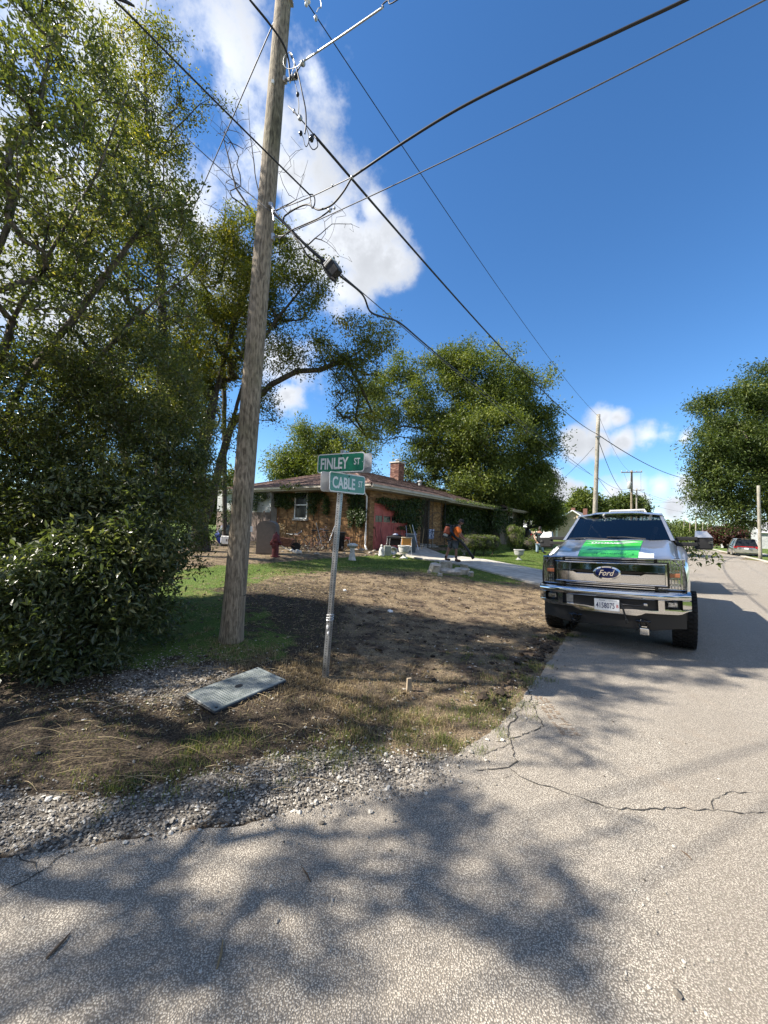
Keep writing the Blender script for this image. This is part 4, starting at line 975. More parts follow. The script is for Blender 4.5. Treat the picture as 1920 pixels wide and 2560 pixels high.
# roofs
def roof(u0, u1, v0, v1, ze, zr, ridge, tabs, name='roof', soff=True):
    """hipped roof with its ridge along u ('u') or along v ('v'); v0 is the street side"""
    if ridge == 'u':
        hv = (v0 - v1) / 2; R0 = (u0 + hv, v0 - hv); R1 = (u1 - hv, v0 - hv)
        P = {'front': [(u0, v0), (u1, v0), R1, R0], 'near': [(u0, v1), (u0, v0), R0], 'far': [(u1, v0), (u1, v1), R1], 'back': [(u1, v1), (u0, v1), R0, R1]}
    else:
        hu = (u1 - u0) / 2; R0 = (u0 + hu, v0 - hu); R1 = (u0 + hu, v1)
        P = {'front': [(u0, v0), (u1, v0), R0], 'near': [(u0, v1), (u0, v0), R0, R1], 'far': [(u1, v0), (u1, v1), R1, R0]}
    zz = lambda q: zr if q in (R0, R1) else ze
    mb = MB()
    for q in P.values(): mb.add([hp(*c, zz(c)) for c in q], [tuple(range(len(q)))])
    if soff: mb.add([hp(u0, v0, ze - .02), hp(u1, v0, ze - .02), hp(u1, v1, ze - .02), hp(u0, v1, ze - .02)], [(3, 2, 1, 0)])
    ro = mb.build(name, ROOFB, house); tb = MB()
    for key in tabs:
        q = P[key]; A, B_ = np.array(hp(*q[0], ze)), np.array(hp(*q[1], ze)); top = [np.array(hp(*c, zz(c))) for c in q[2:]]
        L = np.linalg.norm(B_ - A); e = (B_ - A) / L; up = top[0] - A; up = up - e * (up @ e); S = np.linalg.norm(up); up = up / S; n_ = np.cross(e, up)
        tr = (top[0] - A) @ e; tl = (top[-1] - A) @ e; row = 0; s = -.02
        while s < S - .05:
            f_ = max(0, s) / S; a0 = tl * f_; a1 = L + (tr - L) * f_; a = a0 + (random.uniform(0, .28))
            a = a0
            while a < a1 - .02:
                w = min(random.choice((.24, .30, .33, .36)), a1 - a); tb.cur = float(np.clip(random.gauss(.5, .22), 0, 1)); h1 = .012 + random.uniform(0, .006)
                p = A + e * (a + .003) + up * s; p2 = A + e * (a + w - .003) + up * s
                tb.add([p + n_ * .003, p2 + n_ * .003, p2 + n_ * h1, p + n_ * h1, p + up * .16 + n_ * .004, p2 + up * .16 + n_ * .004], [(0, 1, 2, 3), (3, 2, 5, 4)])
                a += w
            s += .145; row += 1
    tag(tb.build('shingle', SHING, house), kind='stuff')
    # ridge and hip caps
    cap = MB()
    for a, b_ in [(q0, q1) for q in P.values() for q0, q1 in zip(q, q[1:] + q[:1]) if (zz(q0) + zz(q1)) > 2 * ze + .1]:
        A, B_ = Vector(hp(*a, zz(a) + .02)), Vector(hp(*b_, zz(b_) + .02)); n = int((B_ - A).length / .22)
        for i in range(n):
            cap.cur = random.random(); cap.tube([A.lerp(B_, i / n), A.lerp(B_, (i + 1.15) / n)], [.05, .06], 5)
    tag(cap.build('ridge_cap', SHING, house), kind='stuff')
    return P


roof(-.75, 24.7, .42, -11.4, 3.48, 5.25, 'u', ('front', 'near'))
roof(16.8, 24.9, 1.0, -7.5, 3.50, 4.75, 'v', ('front', 'near'))
roof(-.78, 7.3, .62, -1.0, 3.50, 3.50 + .27, 'u', ('front', 'near'))
def gutter(a, b_, z=3.5, s=.13):
    A, B_ = Vector(hp(*a, z)), Vector(hp(*b_, z)); d = (B_ - A).normalized(); n = Vector((d.y, -d.x, 0)); M = Matrix((d.to_4d(), n.to_4d(), (0, 0, 1, 0), (0, 0, 0, 1))).transposed(); M.translation = A
    mb = MB(M); L = (B_ - A).length; o = [(0, 0), (.10, 0), (.12, .03), (.12, .10), (.135, .13), (.10, .13), (.10, .03), (.02, .03), (.02, .13), (0, .13)]
    mb.v = []; V = [(0, p[0], p[1] - .13) for p in o] + [(L, p[0], p[1] - .13) for p in o]; k = len(o)
    mb.add(V, [(i, (i + 1) % k, k + (i + 1) % k, k + i) for i in range(k)] + [(0, 1, 2, 6, 7), (3, 4, 5, 6, 2), (0, 7, 8, 9)]); mb.add([(0, -.015, -.2), (L, -.015, -.2), (L, -.002, -.2), (0, -.002, -.2), (0, -.015, .0), (L, -.015, .0), (L, -.002, .0), (0, -.002, .0)], [(3, 2, 6, 7), (0, 4, 5, 1), (0, 1, 2, 3)])
    return mb.build('gutter', TRIM, house)
gutter((-.78, -11.4), (-.78, .62)); gutter((-.78, .62), (7.3, .62)); gutter((7.3, .42), (16.8, .42), 3.48); gutter((16.8, 1.0), (24.9, 1.0), 3.5)
# soffit boards under the eaves
mb = MB(); slabbox(mb, -.76, 0, -11.3, .6, 3.30, 3.34); slabbox(mb, 0, 7.28, .0, .6, 3.30, 3.34); slabbox(mb, 7.28, 16.8, -.7, .4, 3.30, 3.34); slabbox(mb, 16.8, 24.8, .3, .98, 3.30, 3.34); slabbox(mb, 4.8, 7.1, -1.6, 0, 3.30, 3.34); mb.build('soffit', SOFF, house)
# downspout at the corner
mb = MB(); q = [hp(-.70, -.15, 3.38), hp(-.3, -.14, 3.2), hp(-.075, -.13, 3.0), hp(-.075, -.12, 1.), hp(-.075, -.12, .72), hp(-.16, .0, .60), hp(-.28, .14, .55)]; mb.tube(q, .042, 6); mb.build('downspout', WHITE, house)
# chimney
cu, cv = 10.5, -5.5; mb = MB(); slabbox(mb, cu - .38, cu + .38, cv - .38, cv + .38, 4.6, 6.50); ch = mb.build('chimney', MORT, house); mb = MB()
for zc in np.arange(4.95, 6.45, .068):
    r = int(round(zc / .068)) % 2
    for a in np.arange(-.40 - (.1 if r else 0), .40, .2):
        for face in range(2):
            p, q = max(a, -.39) + .005, min(a + .2, .39) - .005
            if q - p < .03: continue
            mb.cur = random.random()
            if face == 0: put_v(mb, cu + p, cu + q, zc, zc + .06, .01, cv + .38)
            else: put_u(mb, cv + p, cv + q, zc, zc + .06, .01, cu - .38)
tag(mb.build('chimney_brick', BRICK_R, ch), kind='stuff')
mb = MB(); slabbox(mb, cu - .45, cu + .45, cv - .45, cv + .45, 6.5, 6.6); mb.build('chimney_cap', CONC, ch); mb = MB(); mb.lathe([(.14, 0), (.14, .14), (.2, .15), (.2, .2), (.1, .24)], hp(cu, cv, 6.6), 10); mb.build('flue_pot', GREYW, ch)
# white vent pipe further along the roof
mb = MB(); mb.lathe([(.12, 0), (.12, .25), (.2, .26), (.18, .36), (.03, .42)], hp(12.5, -4.6, 5.0), 10); mb.build('roof_vent', GREYW, house)
# entry porch: iron scroll posts, door, steps
DOORW = mat('pale door', (.55, .56, .55), .5, var=.08)
mb = MB(); slabbox(mb, 5.75, 6.65, -1.6, -1.55, HG + .15, HG + 2.2); dr = mb.build('front_door', DOORW, house)
mb = MB(); slabbox(mb, 6.0, 6.4, -1.55, -1.54, HG + 1.1, HG + 1.9); mb.build('pane', GLASSD, dr)
mb = MB(); slabbox(mb, 5.62, 5.74, -1.6, -1.50, HG + .1, HG + 2.3); slabbox(mb, 6.66, 6.78, -1.6, -1.50, HG + .1, HG + 2.3); slabbox(mb, 5.74, 6.66, -1.6, -1.50, HG + 2.21, HG + 2.3); mb.build('door_frame', WHITE, house)
for k in range(3): slabbox(MB(), 4.9, 7.0, -1.6, -.15 + .32 * (2 - k) * .5, HG - .15 + 0, HG - .02 + .07 * k + .03).build('step', CONC, house)
for uu in (4.95, 5.35, 6.95):
    mb = MB()
    for dv in (0., -.28): mb.tube([hp(uu, .45 + dv, HG - .1), hp(uu, .45 + dv, 3.3)], .016, 5)
    for z in np.arange(HG + .1, 3.25, .24):
        th_ = np.linspace(0, 2 * math.pi * .95, 9); mb.tube([hp(uu, .31 + .11 * math.cos(t) * (1 - t / 14), z + .1 + .11 * math.sin(t) * (1 - t / 14)) for t in th_], .009, 4)
    mb.build('iron_post', GREEN_DK, house)
mb = MB()
for i in range(14): mb.tube([hp(5.35 + i * .118, .45, HG), hp(5.35 + i * .118, .45, HG + .95)], .008, 4)
mb.tube([hp(5.35, .45, HG + .95), hp(6.95, .45, HG + .95)], .018, 5); mb.tube([hp(5.35, .45, HG + .12), hp(6.95, .45, HG + .12)], .012, 5)
mb.tube([hp(4.95 + 2 * t, .45, HG + 1.7 + .35 * math.sin(math.pi * t)) for t in np.linspace(0, 1, 9)], .014, 5); mb.build('iron_railing', GREEN_DK, house)
# far front window
mb = MB(); slabbox(mb, 19.5, 20.6, .3, .34, 1.5, 2.9); w2 = mb.build('window', WHITE, house); slabbox(MB(), 19.58, 20.52, .34, .345, 1.58, 2.82).build('pane', GLASSD, w2)
# enclosed side porch: white panel over courses of shakes, boards and window frames
pv = hit(676, 1290, 'u', -.45)[1]; pe = pv - 5.2
mb = MB(); slabbox(mb, -.42, -.02, pe, pv, .3, 3.29); sp = mb.build('side_porch', GREYW, house)
zc = hit(665, 1283, 'u', -.45)[2]; z = .45; mb = MB()
while z < zc - .05:
    v = pe
    while v < pv:
        w = random.uniform(.14, .24); mb.cur = random.random(); put_u(mb, v + .004, min(v + w, pv), z, z + .23, random.uniform(.012, .03), -.42); v += w
    z += .225
tag(mb.build('shake', SHAKE, sp), kind='stuff')
z = zc + .05
while z < 3.2: slabbox(MB(), -.447, -.421, pe, pv, z, z + .125).build('siding_board', GREYW, sp); z += .135
for px in (583, 603):
    v = hit(px, 1300, 'u', -.5)[1]; slabbox(MB(), -.53, -.45, v - .05, v + .05, .6, 3.2).build('frame_post', WHITE, sp)
va, vb = hit(585, 1300, 'u', -.5)[1], hit(601, 1300, 'u', -.5)[1]; slabbox(MB(), -.475, -.449, va, vb, .9, 3.0).build('pane', GLASSD, sp)

# ------------------------------------------------------------------ vines on the walls
VINE = rnd_mat('vine leaves', [(0, (.018, .035, .010)), (.6, (.04, .068, .018)), (1, (.085, .12, .03))], .45, .25, (1.4, 1.6, .45))
def vine(label, plane, off, blobs, n, leaf=.09, thick=.16, clear=None):
    P = []; w = np.array([b[2] * b[3] for b in blobs], float); w /= w.sum()
    for b, q in zip(blobs, w):
        for _ in range(int(n * q)):
            r = math.sqrt(random.random()) * random.uniform(.8, 1.12); a = random.uniform(0, 6.283); uu, vv, zz = hit(b[0] + b[2] * r * math.cos(a), b[1] + b[3] * r * math.sin(a), plane, off)
            if zz > 3.27 and len(b) < 5: zz = 3.27 - random.random() * .3
            t = abs(random.gauss(0, thick)) + .02; P.append(hp(uu - (t if plane == 'u' else 0), vv + (t if plane == 'v' else 0), max(zz, .5)))
    P = np.array(P); nrm = RN if plane == 'v' else -RU; D = np.tile(np.array([nrm[0] * .5, nrm[1] * .5, -.8]), (len(P), 1)); mid = P.mean(0)
    o = thing('wall_vine', label, 'vine', (mid[0], mid[1], HG)); lf = leaf_mesh('foliage', P, D, leaf, VINE, o, wid=.6, jit=.45); mb = MB()
    for b in blobs[:8]:
        u_, v_, z_ = hit(b[0], b[1], plane, off); e = (-.03, 0) if plane == 'u' else (0, .03)
        mb.tube([hp(u_ + e[0] + random.uniform(-.12, .12) * (plane == 'v') * k_, v_ + e[1] + random.uniform(-.12, .12) * (plane == 'u') * k_, HG - .02 + (z_ - HG) * (1 - k_)) for k_ in (1, .8, .6, .4, .2, 0)], [.014, .012, .011, .009, .007, .004], 4)
        mb.build('stem', BARK, o)
    return o
vine('dark vine hanging over the upper left of the side wall beside the pole', 'u', 0, [(690, 1250, 34, 18), (720, 1258, 22, 14), (668, 1248, 14, 18), (700, 1232, 34, 8), (745, 1232, 30, 7)], 3600)
vine('vine and leaves over the grey side porch left of the brick', 'u', -.46, [(655, 1240, 22, 14), (600, 1262, 20, 22), (575, 1290, 14, 20), (640, 1262, 10, 18)], 2200)
vine('vine right of the side window with sunlit lower leaves', 'u', 0, [(788, 1245, 16, 18), (786, 1272, 11, 14), (800, 1236, 16, 10), (820, 1262, 8, 26)], 1900)
vine('vine climbing the downspout at the garage corner', 'u', -.04, [(895, 1255, 22, 24), (905, 1285, 14, 26), (890, 1235, 26, 8), (880, 1290, 8, 30), (903, 1305, 9, 14)], 2900, thick=.1)
vine('thick dark vine hanging across the garage wall and door', 'v', .02, [(955, 1250, 22, 9), (985, 1262, 28, 16), (1010, 1275, 26, 28), (1030, 1290, 20, 36), (1000, 1290, 18, 14), (1035, 1255, 20, 18), (1000, 1318, 10, 5), (1025, 1318, 12, 16)], 5200, .1)
vine('sheet of dark vine covering the front wall beyond the porch', 'v', -.68, [(1130, 1285, 22, 45), (1160, 1290, 26, 45), (1195, 1295, 28, 42), (1225, 1300, 26, 38), (1115, 1300, 12, 46)], 9000, .15, .2)
vine('vine over the far end wall of the house by the round shrub', 'v', .32, [(1262, 1305, 15, 30), (1290, 1312, 12, 28), (1240, 1300, 14, 32), (1250, 1272, 24, 8, 1)], 1500, .18, .2)
# vines running along the gutters
P = np.array([hp(*p) for p in [(random.uniform(8, 16.6), .62, 3.48 + random.gauss(0, .06)) for _ in range(420)] + [(-.95, random.uniform(-5.2, -3.6), 3.52 + random.gauss(0, .08)) for _ in range(120)] + [(random.uniform(16.5, 17.8), 1.15, 3.45 + random.gauss(0, .16)) for _ in range(140)]])
gv = leaf_mesh('gutter_vine', P, np.tile([.3, -.4, -.5], (len(P), 1)), .12, LEAF_Y, None, wid=.6); tag(gv, 'strands of light green vine trailing along the roof gutters', 'vine')

# hedge, round shrub
def shrub(name, label, cat, px, py, Y, blobs, n, leaf, m):
    c = at(px, py, Y); b0 = on(c[0], c[1]); o = thing(name, label, cat, b0); P = sample_blobs(blobs, n, .85, .0, 1, 3); P = P[P[:, 2] > b0[2]]
    D = P - np.array([b0[0], b0[1], b0[2]]); D /= np.linalg.norm(D, axis=1, keepdims=True); leaf_mesh('foliage', P, D, leaf, m, o, wid=.5, jit=.7)
    for i in range(5):
        mb = MB(); q = blobs[i % len(blobs)]; mb.tube([(q[0] + random.uniform(-.3, .3) * q[3], q[1], b0[2] - .03), (q[0] + random.uniform(-.2, .2), q[1], q[2])], [.03, .012], 5)
        mb.build('stem', BARK_D, o)
    core = MB()
    for q in blobs: core.rock(q[:3], (q[3] * 1.45, q[4] * 1.45, q[5] * 1.45), 3, 10, .08)
    core.build('inner_twigs', BARK_D, o, True); return o
shrub('round_shrub', 'rounded golden-green clipped shrub at the far corner of the brick house', 'shrub', 1288, 1385, 27, [B(1287, 1346, 27, 23, 30, .7), B(1280, 1325, 27, 14, 14, .5), B(1300, 1332, 27, 12, 16, .5)], 3800, .085, LEAF_Y)
shrub('low_hedge', 'low flat-topped hedge in front of the vine-covered wall, behind the worker', 'hedge', 1200, 1375, 20.5, [B(1170, 1358, 19.8, 26, 19, .6), B(1190, 1358, 20.1, 26, 20, .6), B(1210, 1359, 20.5, 26, 20, .6), B(1232, 1360, 21.2, 20, 18, .6), B(1190, 1344, 20.2, 44, 7, .5), B(1225, 1346, 21.0, 22, 9, .5)], 6800, .07, LEAF_D)
shrub('dark_shrub', 'dark spreading shrub right of the round golden shrub', 'shrub', 1325, 1378, 29, [B(1318, 1362, 29, 24, 16, .8), B(1345, 1360, 29, 20, 14, .8), B(1330, 1350, 30, 14, 12, .6)], 1600, .11, LEAF_D)
# ------------------------------------------------------------------ pickup truck (x to the viewer's right, y to its tail, z up; bumper at y = 0)
SILVER = mat('silver car paint', (.50, .51, .53), .30, .75, coat=1.)
CHROME = mat('chrome', (.78, .78, .78), .06, 1.)
CHROME2 = mat('worn chrome', (.66, .66, .66), .07, 1.)
BLACKP = mat('black plastic', (.015, .015, .016), .5)
BLACKG = mat('gloss black', (.006, .006, .007), .15)
RUBBER = mat('tyre rubber', (.016, .016, .016), .85, var=.3, bump=.002, bscale=50)
GREENV = mat('green vinyl wrap', (.055, .48, .055), .28, coat=.6)
DGREEN = mat('darker green vinyl', (.012, .22, .05), .3, coat=.6)
WHITEV = mat('white vinyl', (.82, .83, .84), .3, coat=.5)
BLUEE = mat('blue enamel', (.008, .018, .12), .18, coat=1.)
AMBER = mat('amber lens', (.45, .16, .08), .15, coat=.5)
LAMP = mat('lamp reflector', (.62, .63, .65), .12, .9, col2=(.22, .23, .24), vscale=38.)
STEEL = mat('galvanized steel', (.34, .35, .36), .42, .85, col2=(.50, .51, .52), vscale=14.)
CLOTHI = mat('dark cab trim', (.022, .022, .025), .8)


def glass_mat(name, tint, ior=1.5, rough=.02):
    m = bpy.data.materials.new(name); m.use_nodes = True; t = m.node_tree; t.nodes.remove(t.nodes['Principled BSDF'])
    tr = t.nodes.new('ShaderNodeBsdfTransparent'); tr.inputs[0].default_value = (*tint, 1); gl = t.nodes.new('ShaderNodeBsdfGlossy'); gl.inputs['Roughness'].default_value = rough
    fr = t.nodes.new('ShaderNodeFresnel'); fr.inputs[0].default_value = ior; ms = t.nodes.new('ShaderNodeMixShader')
    t.links.new(fr.outputs[0], ms.inputs[0]); t.links.new(tr.outputs[0], ms.inputs[1]); t.links.new(gl.outputs[0], ms.inputs[2]); t.links.new(ms.outputs[0], t.nodes['Material Output'].inputs['Surface'])
    return m


GLASS_T = glass_mat('tinted glass', (.22, .24, .25), 1.85); GLASS_C = glass_mat('clear lens', (.92, .93, .95), 1.45)
TH = .623; TX, TY = 3.325, 5.66
truck = thing('pickup_truck', 'large silver pickup truck with green striped hood parked facing the camera', 'truck', (TX, TY, 0), -TH)
PHI = .045
MR = Matrix.Translation((0, 0, .05)) @ Matrix.Rotation(-PHI, 4, 'Y')
def T_(): return MB(MR)
def tb(mb, name, m, parent=None, smooth=False, autos=None):
    p = parent or truck; V = mb.v
    o = MB.build(mb, name, m, p, smooth, True, autos); return o


def zh(x, y):
    """height of the hood"""
    f = max(0., min(1., (y - .02) / 1.28)); z = 1.275 + .235 * f ** .85; ax = abs(x)
    z += .022 * (1 - sstep(.40, .52, ax)) * sstep(.02, .3, y) + .012 * math.exp(-((ax - .78) / .06) ** 2)
    z -= .10 * max(0, (ax - .70) / .16) ** 2.2 if ax > .70 else 0
    z -= .012 * max(0, 1 - y / .08) ** 2
    return float(z)


xs = np.concatenate([np.linspace(-.86, -.55, 9), np.linspace(-.5, .5, 21), np.linspace(.55, .86, 9)]); ys = np.concatenate([np.linspace(.0, .15, 5), np.linspace(.22, 1.30, 16)])
def bow(x): return .10 * (abs(x) / .86) ** 2.4                                       # front edge swept back at the sides
G = [[(x, y + bow(x) * (1 - y / 1.3), zh(x, y)) for x in xs] for y in ys]
mb = T_(); mb.grid(G); fl = [[(x, bow(x) + .0, zh(x, 0)) for x in xs], [(x, bow(x) + .012, zh(x, 0) - .012) for x in xs]]; mb.grid(fl[::-1]); hood = tb(mb, 'hood', SILVER, None, True, 40)
def decal(name, m, poly_x, y0, y1, dz=.004, n=10, k=14):
    mb = T_(); G = []
    for i in range(k):
        y = y0 + (y1 - y0) * i / (k - 1); a, b_ = poly_x((y - y0) / (y1 - y0)); G.append([(a + (b_ - a) * j / (n - 1), y + bow(a + (b_ - a) * j / (n - 1)) * (1 - y / 1.3), zh(a + (b_ - a) * j / (n - 1), y) + dz) for j in range(n)])
    mb.grid(G); return tb(mb, name, m, hood, True)
decal('green_stripe', GREENV, lambda t: (-.385 - .03 * t, .385 + .03 * t), .012, 1.10)
decal('white_band', WHITEV, lambda t: (-.70, -.39), .02, .20); decal('white_band', WHITEV, lambda t: (.39, .57), .02, .22)
decal('dark_sweep', DGREEN, lambda t: (-.30 + .62 * t ** 1.6 if t < .99 else .3, .40), .30, .62, .007)
# white script and swashes on the stripe, and a row of small dark letters (too blurred to read in the photograph)
def ribbon(P, w, m, name, dz=.010):
    mb = T_(); V = []; n = len(P)
    for i, (x, y) in enumerate(P):
        a = P[max(0, i - 1)]; b_ = P[min(n - 1, i + 1)]; d = np.array(b_) - np.array(a); d = d / (np.linalg.norm(d) + 1e-9); nn = np.array([-d[1], d[0]]) * (w if np.isscalar(w) else w[i])
        for s in (1, -1): q = np.array([x, y]) + nn * s; V.append((q[0], q[1] + bow(q[0]) * (1 - q[1] / 1.3), zh(q[0], q[1]) + dz))
    mb.add(V, [(2 * i, 2 * i + 1, 2 * i + 3, 2 * i + 2) for i in range(n - 1)]); return tb(mb, name, m, hood)
tt = np.linspace(0, 1, 24)
ribbon([(-.40 + .80 * t, .92 + .13 * math.sin(math.pi * t * 1.05)) for t in tt], [.004 + .022 * math.sin(math.pi * t) for t in tt], WHITEV, 'swash')
ribbon([(-.36 + .62 * t, .74 + .03 * math.sin(math.pi * t)) for t in tt], [.004 + .012 * math.sin(math.pi * t) for t in tt], WHITEV, 'swash')
ribbon([(-.05 + .42 * t, .76 + .16 * t) for t in tt], [.003 + .02 * math.sin(math.pi * t) for t in tt], WHITEV, 'swash')
tt2 = np.linspace(0, 1, 150)
ribbon([(-.30 + .44 * t + .018 * math.sin(t * 62), .83 + .045 * math.sin(t * 50) * (1.3 if t < .1 else .8 + .3 * math.sin(t * 17))) for t in tt2], .0075, WHITEV, 'script')
tl = MB(MR); rr = random.Random(5)
xx = -.33
while xx < .34:
    w = rr.uniform(.012, .024); h_ = .045
    if rr.random() > .14:
        for (a, b_, c, d) in rr.choice([((0, 1, 0, .25), (0, .3, .25, 1.), (.7, 1, .25, 1.)), ((0, .3, 0, 1), (.3, 1, .7, 1), (.3, 1, .0, .25)), ((.35, .65, 0, .8), (0, 1, .8, 1)), ((0, .3, 0, 1), (.7, 1, 0, 1), (.3, .7, .4, .6))]):
            x0, x1, y0, y1 = xx + a * w, xx + b_ * w, .10 + c * h_, .10 + d * h_; tl.add([(x, y + bow(x) * (1 - y / 1.3), zh(x, y) + .009) for x, y in ((x0, y0), (x1, y0), (x1, y1), (x0, y1))], [(0, 1, 2, 3)])
    xx += w + .010
tb(tl, 'small_lettering', DGREEN, hood)


# body sides: fenders, doors, bed - sections with wheel arches
def arch(y, c, r=.50):
    d = abs(y - c); return .42 + math.sqrt(max(0, r * r - d * d)) if d < r else .0
def side_section(y, top, x_top):
    a = max(arch(y, .97), arch(y, 5.25)); zb = max(.50 if .3 < y < 6 else .58, a); zb = min(zb, top - .03); xo = .955 + (.03 * math.exp(-((y - .97) / .45) ** 2) + .03 * math.exp(-((y - 5.25) / .45) ** 2))
    if y < .3: xo = .955 - .07 * ((.3 - y) / .3) ** 1.6
    return [(x_top, top), (x_top + (xo - x_top) * .55, top - .012), (xo - .012, top - .05), (xo, max(top - .14, zb + .001)), (xo + .008, max(.95, zb + .0005)), (xo, max(.75, zb)), (xo - .02, zb)]
for s in (-1, 1):
    G = []
    for y in np.concatenate([np.linspace(.10, .3, 5), np.linspace(.36, 1.6, 22), [1.61]]):
        zt = zh(.86, min(y, 1.3)) if y < 1.35 else zh(.86, 1.3) + .01; G.append([(s * x, y, z) for x, z in side_section(y, zt, .855)])
    mb = T_(); mb.grid(G if s < 0 else [r[::-1] for r in G]); tb(mb, 'fender', SILVER, None, True, 35)
    G = [[(s * x, y, z) for x, z in side_section(y, 1.43, .86)] for y in np.linspace(1.62, 4.35, 14)]
    for k, (a, b_) in enumerate(((0, 7), (7, 14))):
        mb = T_(); mb.grid(([r for r in G[a:b_ + (1 if b_ < 14 else 0)]] if s < 0 else [r[::-1] for r in G[a:b_ + (1 if b_ < 14 else 0)]])); dr = tb(mb, 'door', SILVER, None, True, 35)
        T2 = T_(); T2.rbox((s * .975, (2.75 if k == 0 else 4.1), 1.22), (.03, .2, .035), .012); tb(T2, 'handle', SILVER, dr)
    G = [[(s * x, y, z) for x, z in side_section(y, 1.42, .84)] for y in np.linspace(4.42, 6.35, 26)]
    mb = T_(); mb.grid(G if s < 0 else [r[::-1] for r in G]); mb.add([(s * .84, 4.42, 1.42), (s * .84, 6.35, 1.42), (s * .84, 6.35, .95), (s * .84, 4.42, .95)], [(0, 1, 2, 3)]); tb(mb, 'bed_side', SILVER, None, True, 35)
    # step bar, wheel-well lining
    mb = T_(); mb.rbox((s * .93, 3.0, .42), (.16, 2.6, .06), .03); tb(mb, 'running_board', BLACKP)
    mb = T_()
    for c in (.97, 5.25):
        th_ = np.linspace(math.radians(-5), math.radians(185), 14); mb.grid([[(s * x, c + .49 * math.cos(t), .42 + .49 * math.sin(t)) for x in (.93, .55)] for t in th_])
    tb(mb, 'wheel_well', BLACKP)
mb = T_(); mb.rbox((0, 6.38, 1.17), (1.72, .06, .5), .03); tb(mb, 'tailgate', SILVER); mb = T_(); mb.box((0, 5.4, .93), (1.68, 1.9, .04)); mb.box((0, 4.41, 1.2), (1.7, .05, .5)); tb(mb, 'bed_floor', BLACKP)
mb = T_(); mb.box((0, 3.4, .52), (1.5, 5.6, .2)); mb.box((0, .8, .9), (1.5, 1.0, .6)); tb(mb, 'underbody', BLACKP)
# cab: roof, pillars, glass
wb = [(-.83, 1.38, 1.50), (.83, 1.38, 1.50)]; 
def ws(x, t): return (x * (.83 + (.675 - .83) * t), 1.33 + .80 * t - .10 * (1 - (x) ** 2) , 1.515 + .478 * t)
mb = T_(); mb.grid([[ws(x, t) for x in np.linspace(-.94, .94, 11)] for t in np.linspace(0, .97, 6)]); tb(mb, 'windshield', GLASS_T, None, True)
for s in (-1, 1):
    mb = T_(); G = [[ws(s * .94, t), ws(s * 1.0, t), (ws(s, t)[0] + s * .012, ws(s, t)[1] + .06, ws(s, t)[2] - .005)] for t in np.linspace(-.02, 1., 7)]; mb.grid(G if s < 0 else [r[::-1] for r in G])
    tb(mb, 'windshield_pillar', SILVER, None, True, 40)
def roofz(x, y): return 2.03 - .045 * abs(x / .68) ** 2.5 + .02 * math.sin(math.pi * min(1, max(0, (y - 2.1) / 2.3))) + .012 * (abs(x) < .42)
ry = np.concatenate([np.linspace(2.03, 2.2, 4), np.linspace(2.4, 4.38, 8)]); rx = np.linspace(-.69, .69, 19)
G = [[(x, y - .09 * (1 - (x / .69) ** 2) * max(0, 1 - (y - 2.03) / .5), roofz(x, y) - .035 * max(0, 1 - (y - 2.03) / .12) ** 1.5) for x in rx] for y in ry]
mb = T_(); mb.grid(G); tb(mb, 'roof', SILVER, None, True, 40)
for s in (-1, 1):
    def sp(y, t): return (s * (.865 + (.69 - .865) * t), y, 1.43 + (1.935 - 1.43) * t)
    mb = T_()
    q = lambda y0a, y0b, y1a, y1b: mb.add([sp(y0a, 0), sp(y0b, 0), sp(y1b, 1.02), sp(y1a, 1.02)], [(0, 1, 2, 3) if s > 0 else (3, 2, 1, 0)])
    q(2.86, 3.0, 2.86, 3.0); q(4.15, 4.38, 4.05, 4.38); mb.add([sp(2.1, .93), sp(4.38, .93), sp(4.38, 1.04), sp(2.05, 1.04)], [(0, 1, 2, 3) if s > 0 else (3, 2, 1, 0)]); tb(mb, 'side_pillar', SILVER)
    for a, b_, c, d in ((1.55, 2.86, 2.18, 2.86), (3.0, 4.15, 3.0, 4.05)): mb = T_(); mb.add([sp(a, .01), sp(b_, .01), sp(d, .93), sp(c, .93)], [(0, 1, 2, 3) if s > 0 else (3, 2, 1, 0)]); tb(mb, 'side_window', GLASS_T)
mb = T_(); mb.add([(-.86, 4.38, 1.43), (.86, 4.38, 1.43), (.69, 4.38, 1.95), (-.69, 4.38, 1.95)], [(0, 1, 2, 3)]); tb(mb, 'rear_window', GLASSD)
mb = T_(); mb.box((0, 1.36, 1.38), (1.64, .12, .20)); mb.rbox((0, 1.62, 1.40), (1.6, .5, .14), .05); tb(mb, 'dashboard', CLOTHI)
mb = T_(); mb.box((0, 1.325, 1.455), (1.62, .16, .05)); tb(mb, 'cowl', BLACKP)
for s in (-.42, .42):
    mb = T_(); mb.rbox((s, 2.75, 1.30), (.5, .16, .62), .06); mb.rbox((s, 2.76, 1.70), (.26, .1, .17), .04); tb(mb, 'seat', CLOTHI)
mb = T_(); th_ = np.linspace(0, 2 * math.pi, 21); mb.tube([(.42 + .19 * math.cos(t), 1.93 + .06 * math.sin(t), 1.50 + .17 * math.sin(t)) for t in th_], .014, 5, False); mb.tube([(.25, 1.93, 1.5), (.59, 1.93, 1.5)], .02, 5); tb(mb, 'steering_wheel', BLACKP)
mb = T_(); mb.box((0, 1.95, 1.86), (.2, .03, .06)); tb(mb, 'rear_view_mirror', BLACKP)
mb = T_(); mb.rbox((.55, 2.02, 1.60), (.07, .05, .3), .02, Matrix.Rotation(.3, 3, 'Y')); tb(mb, 'grab_handle', SOFF)
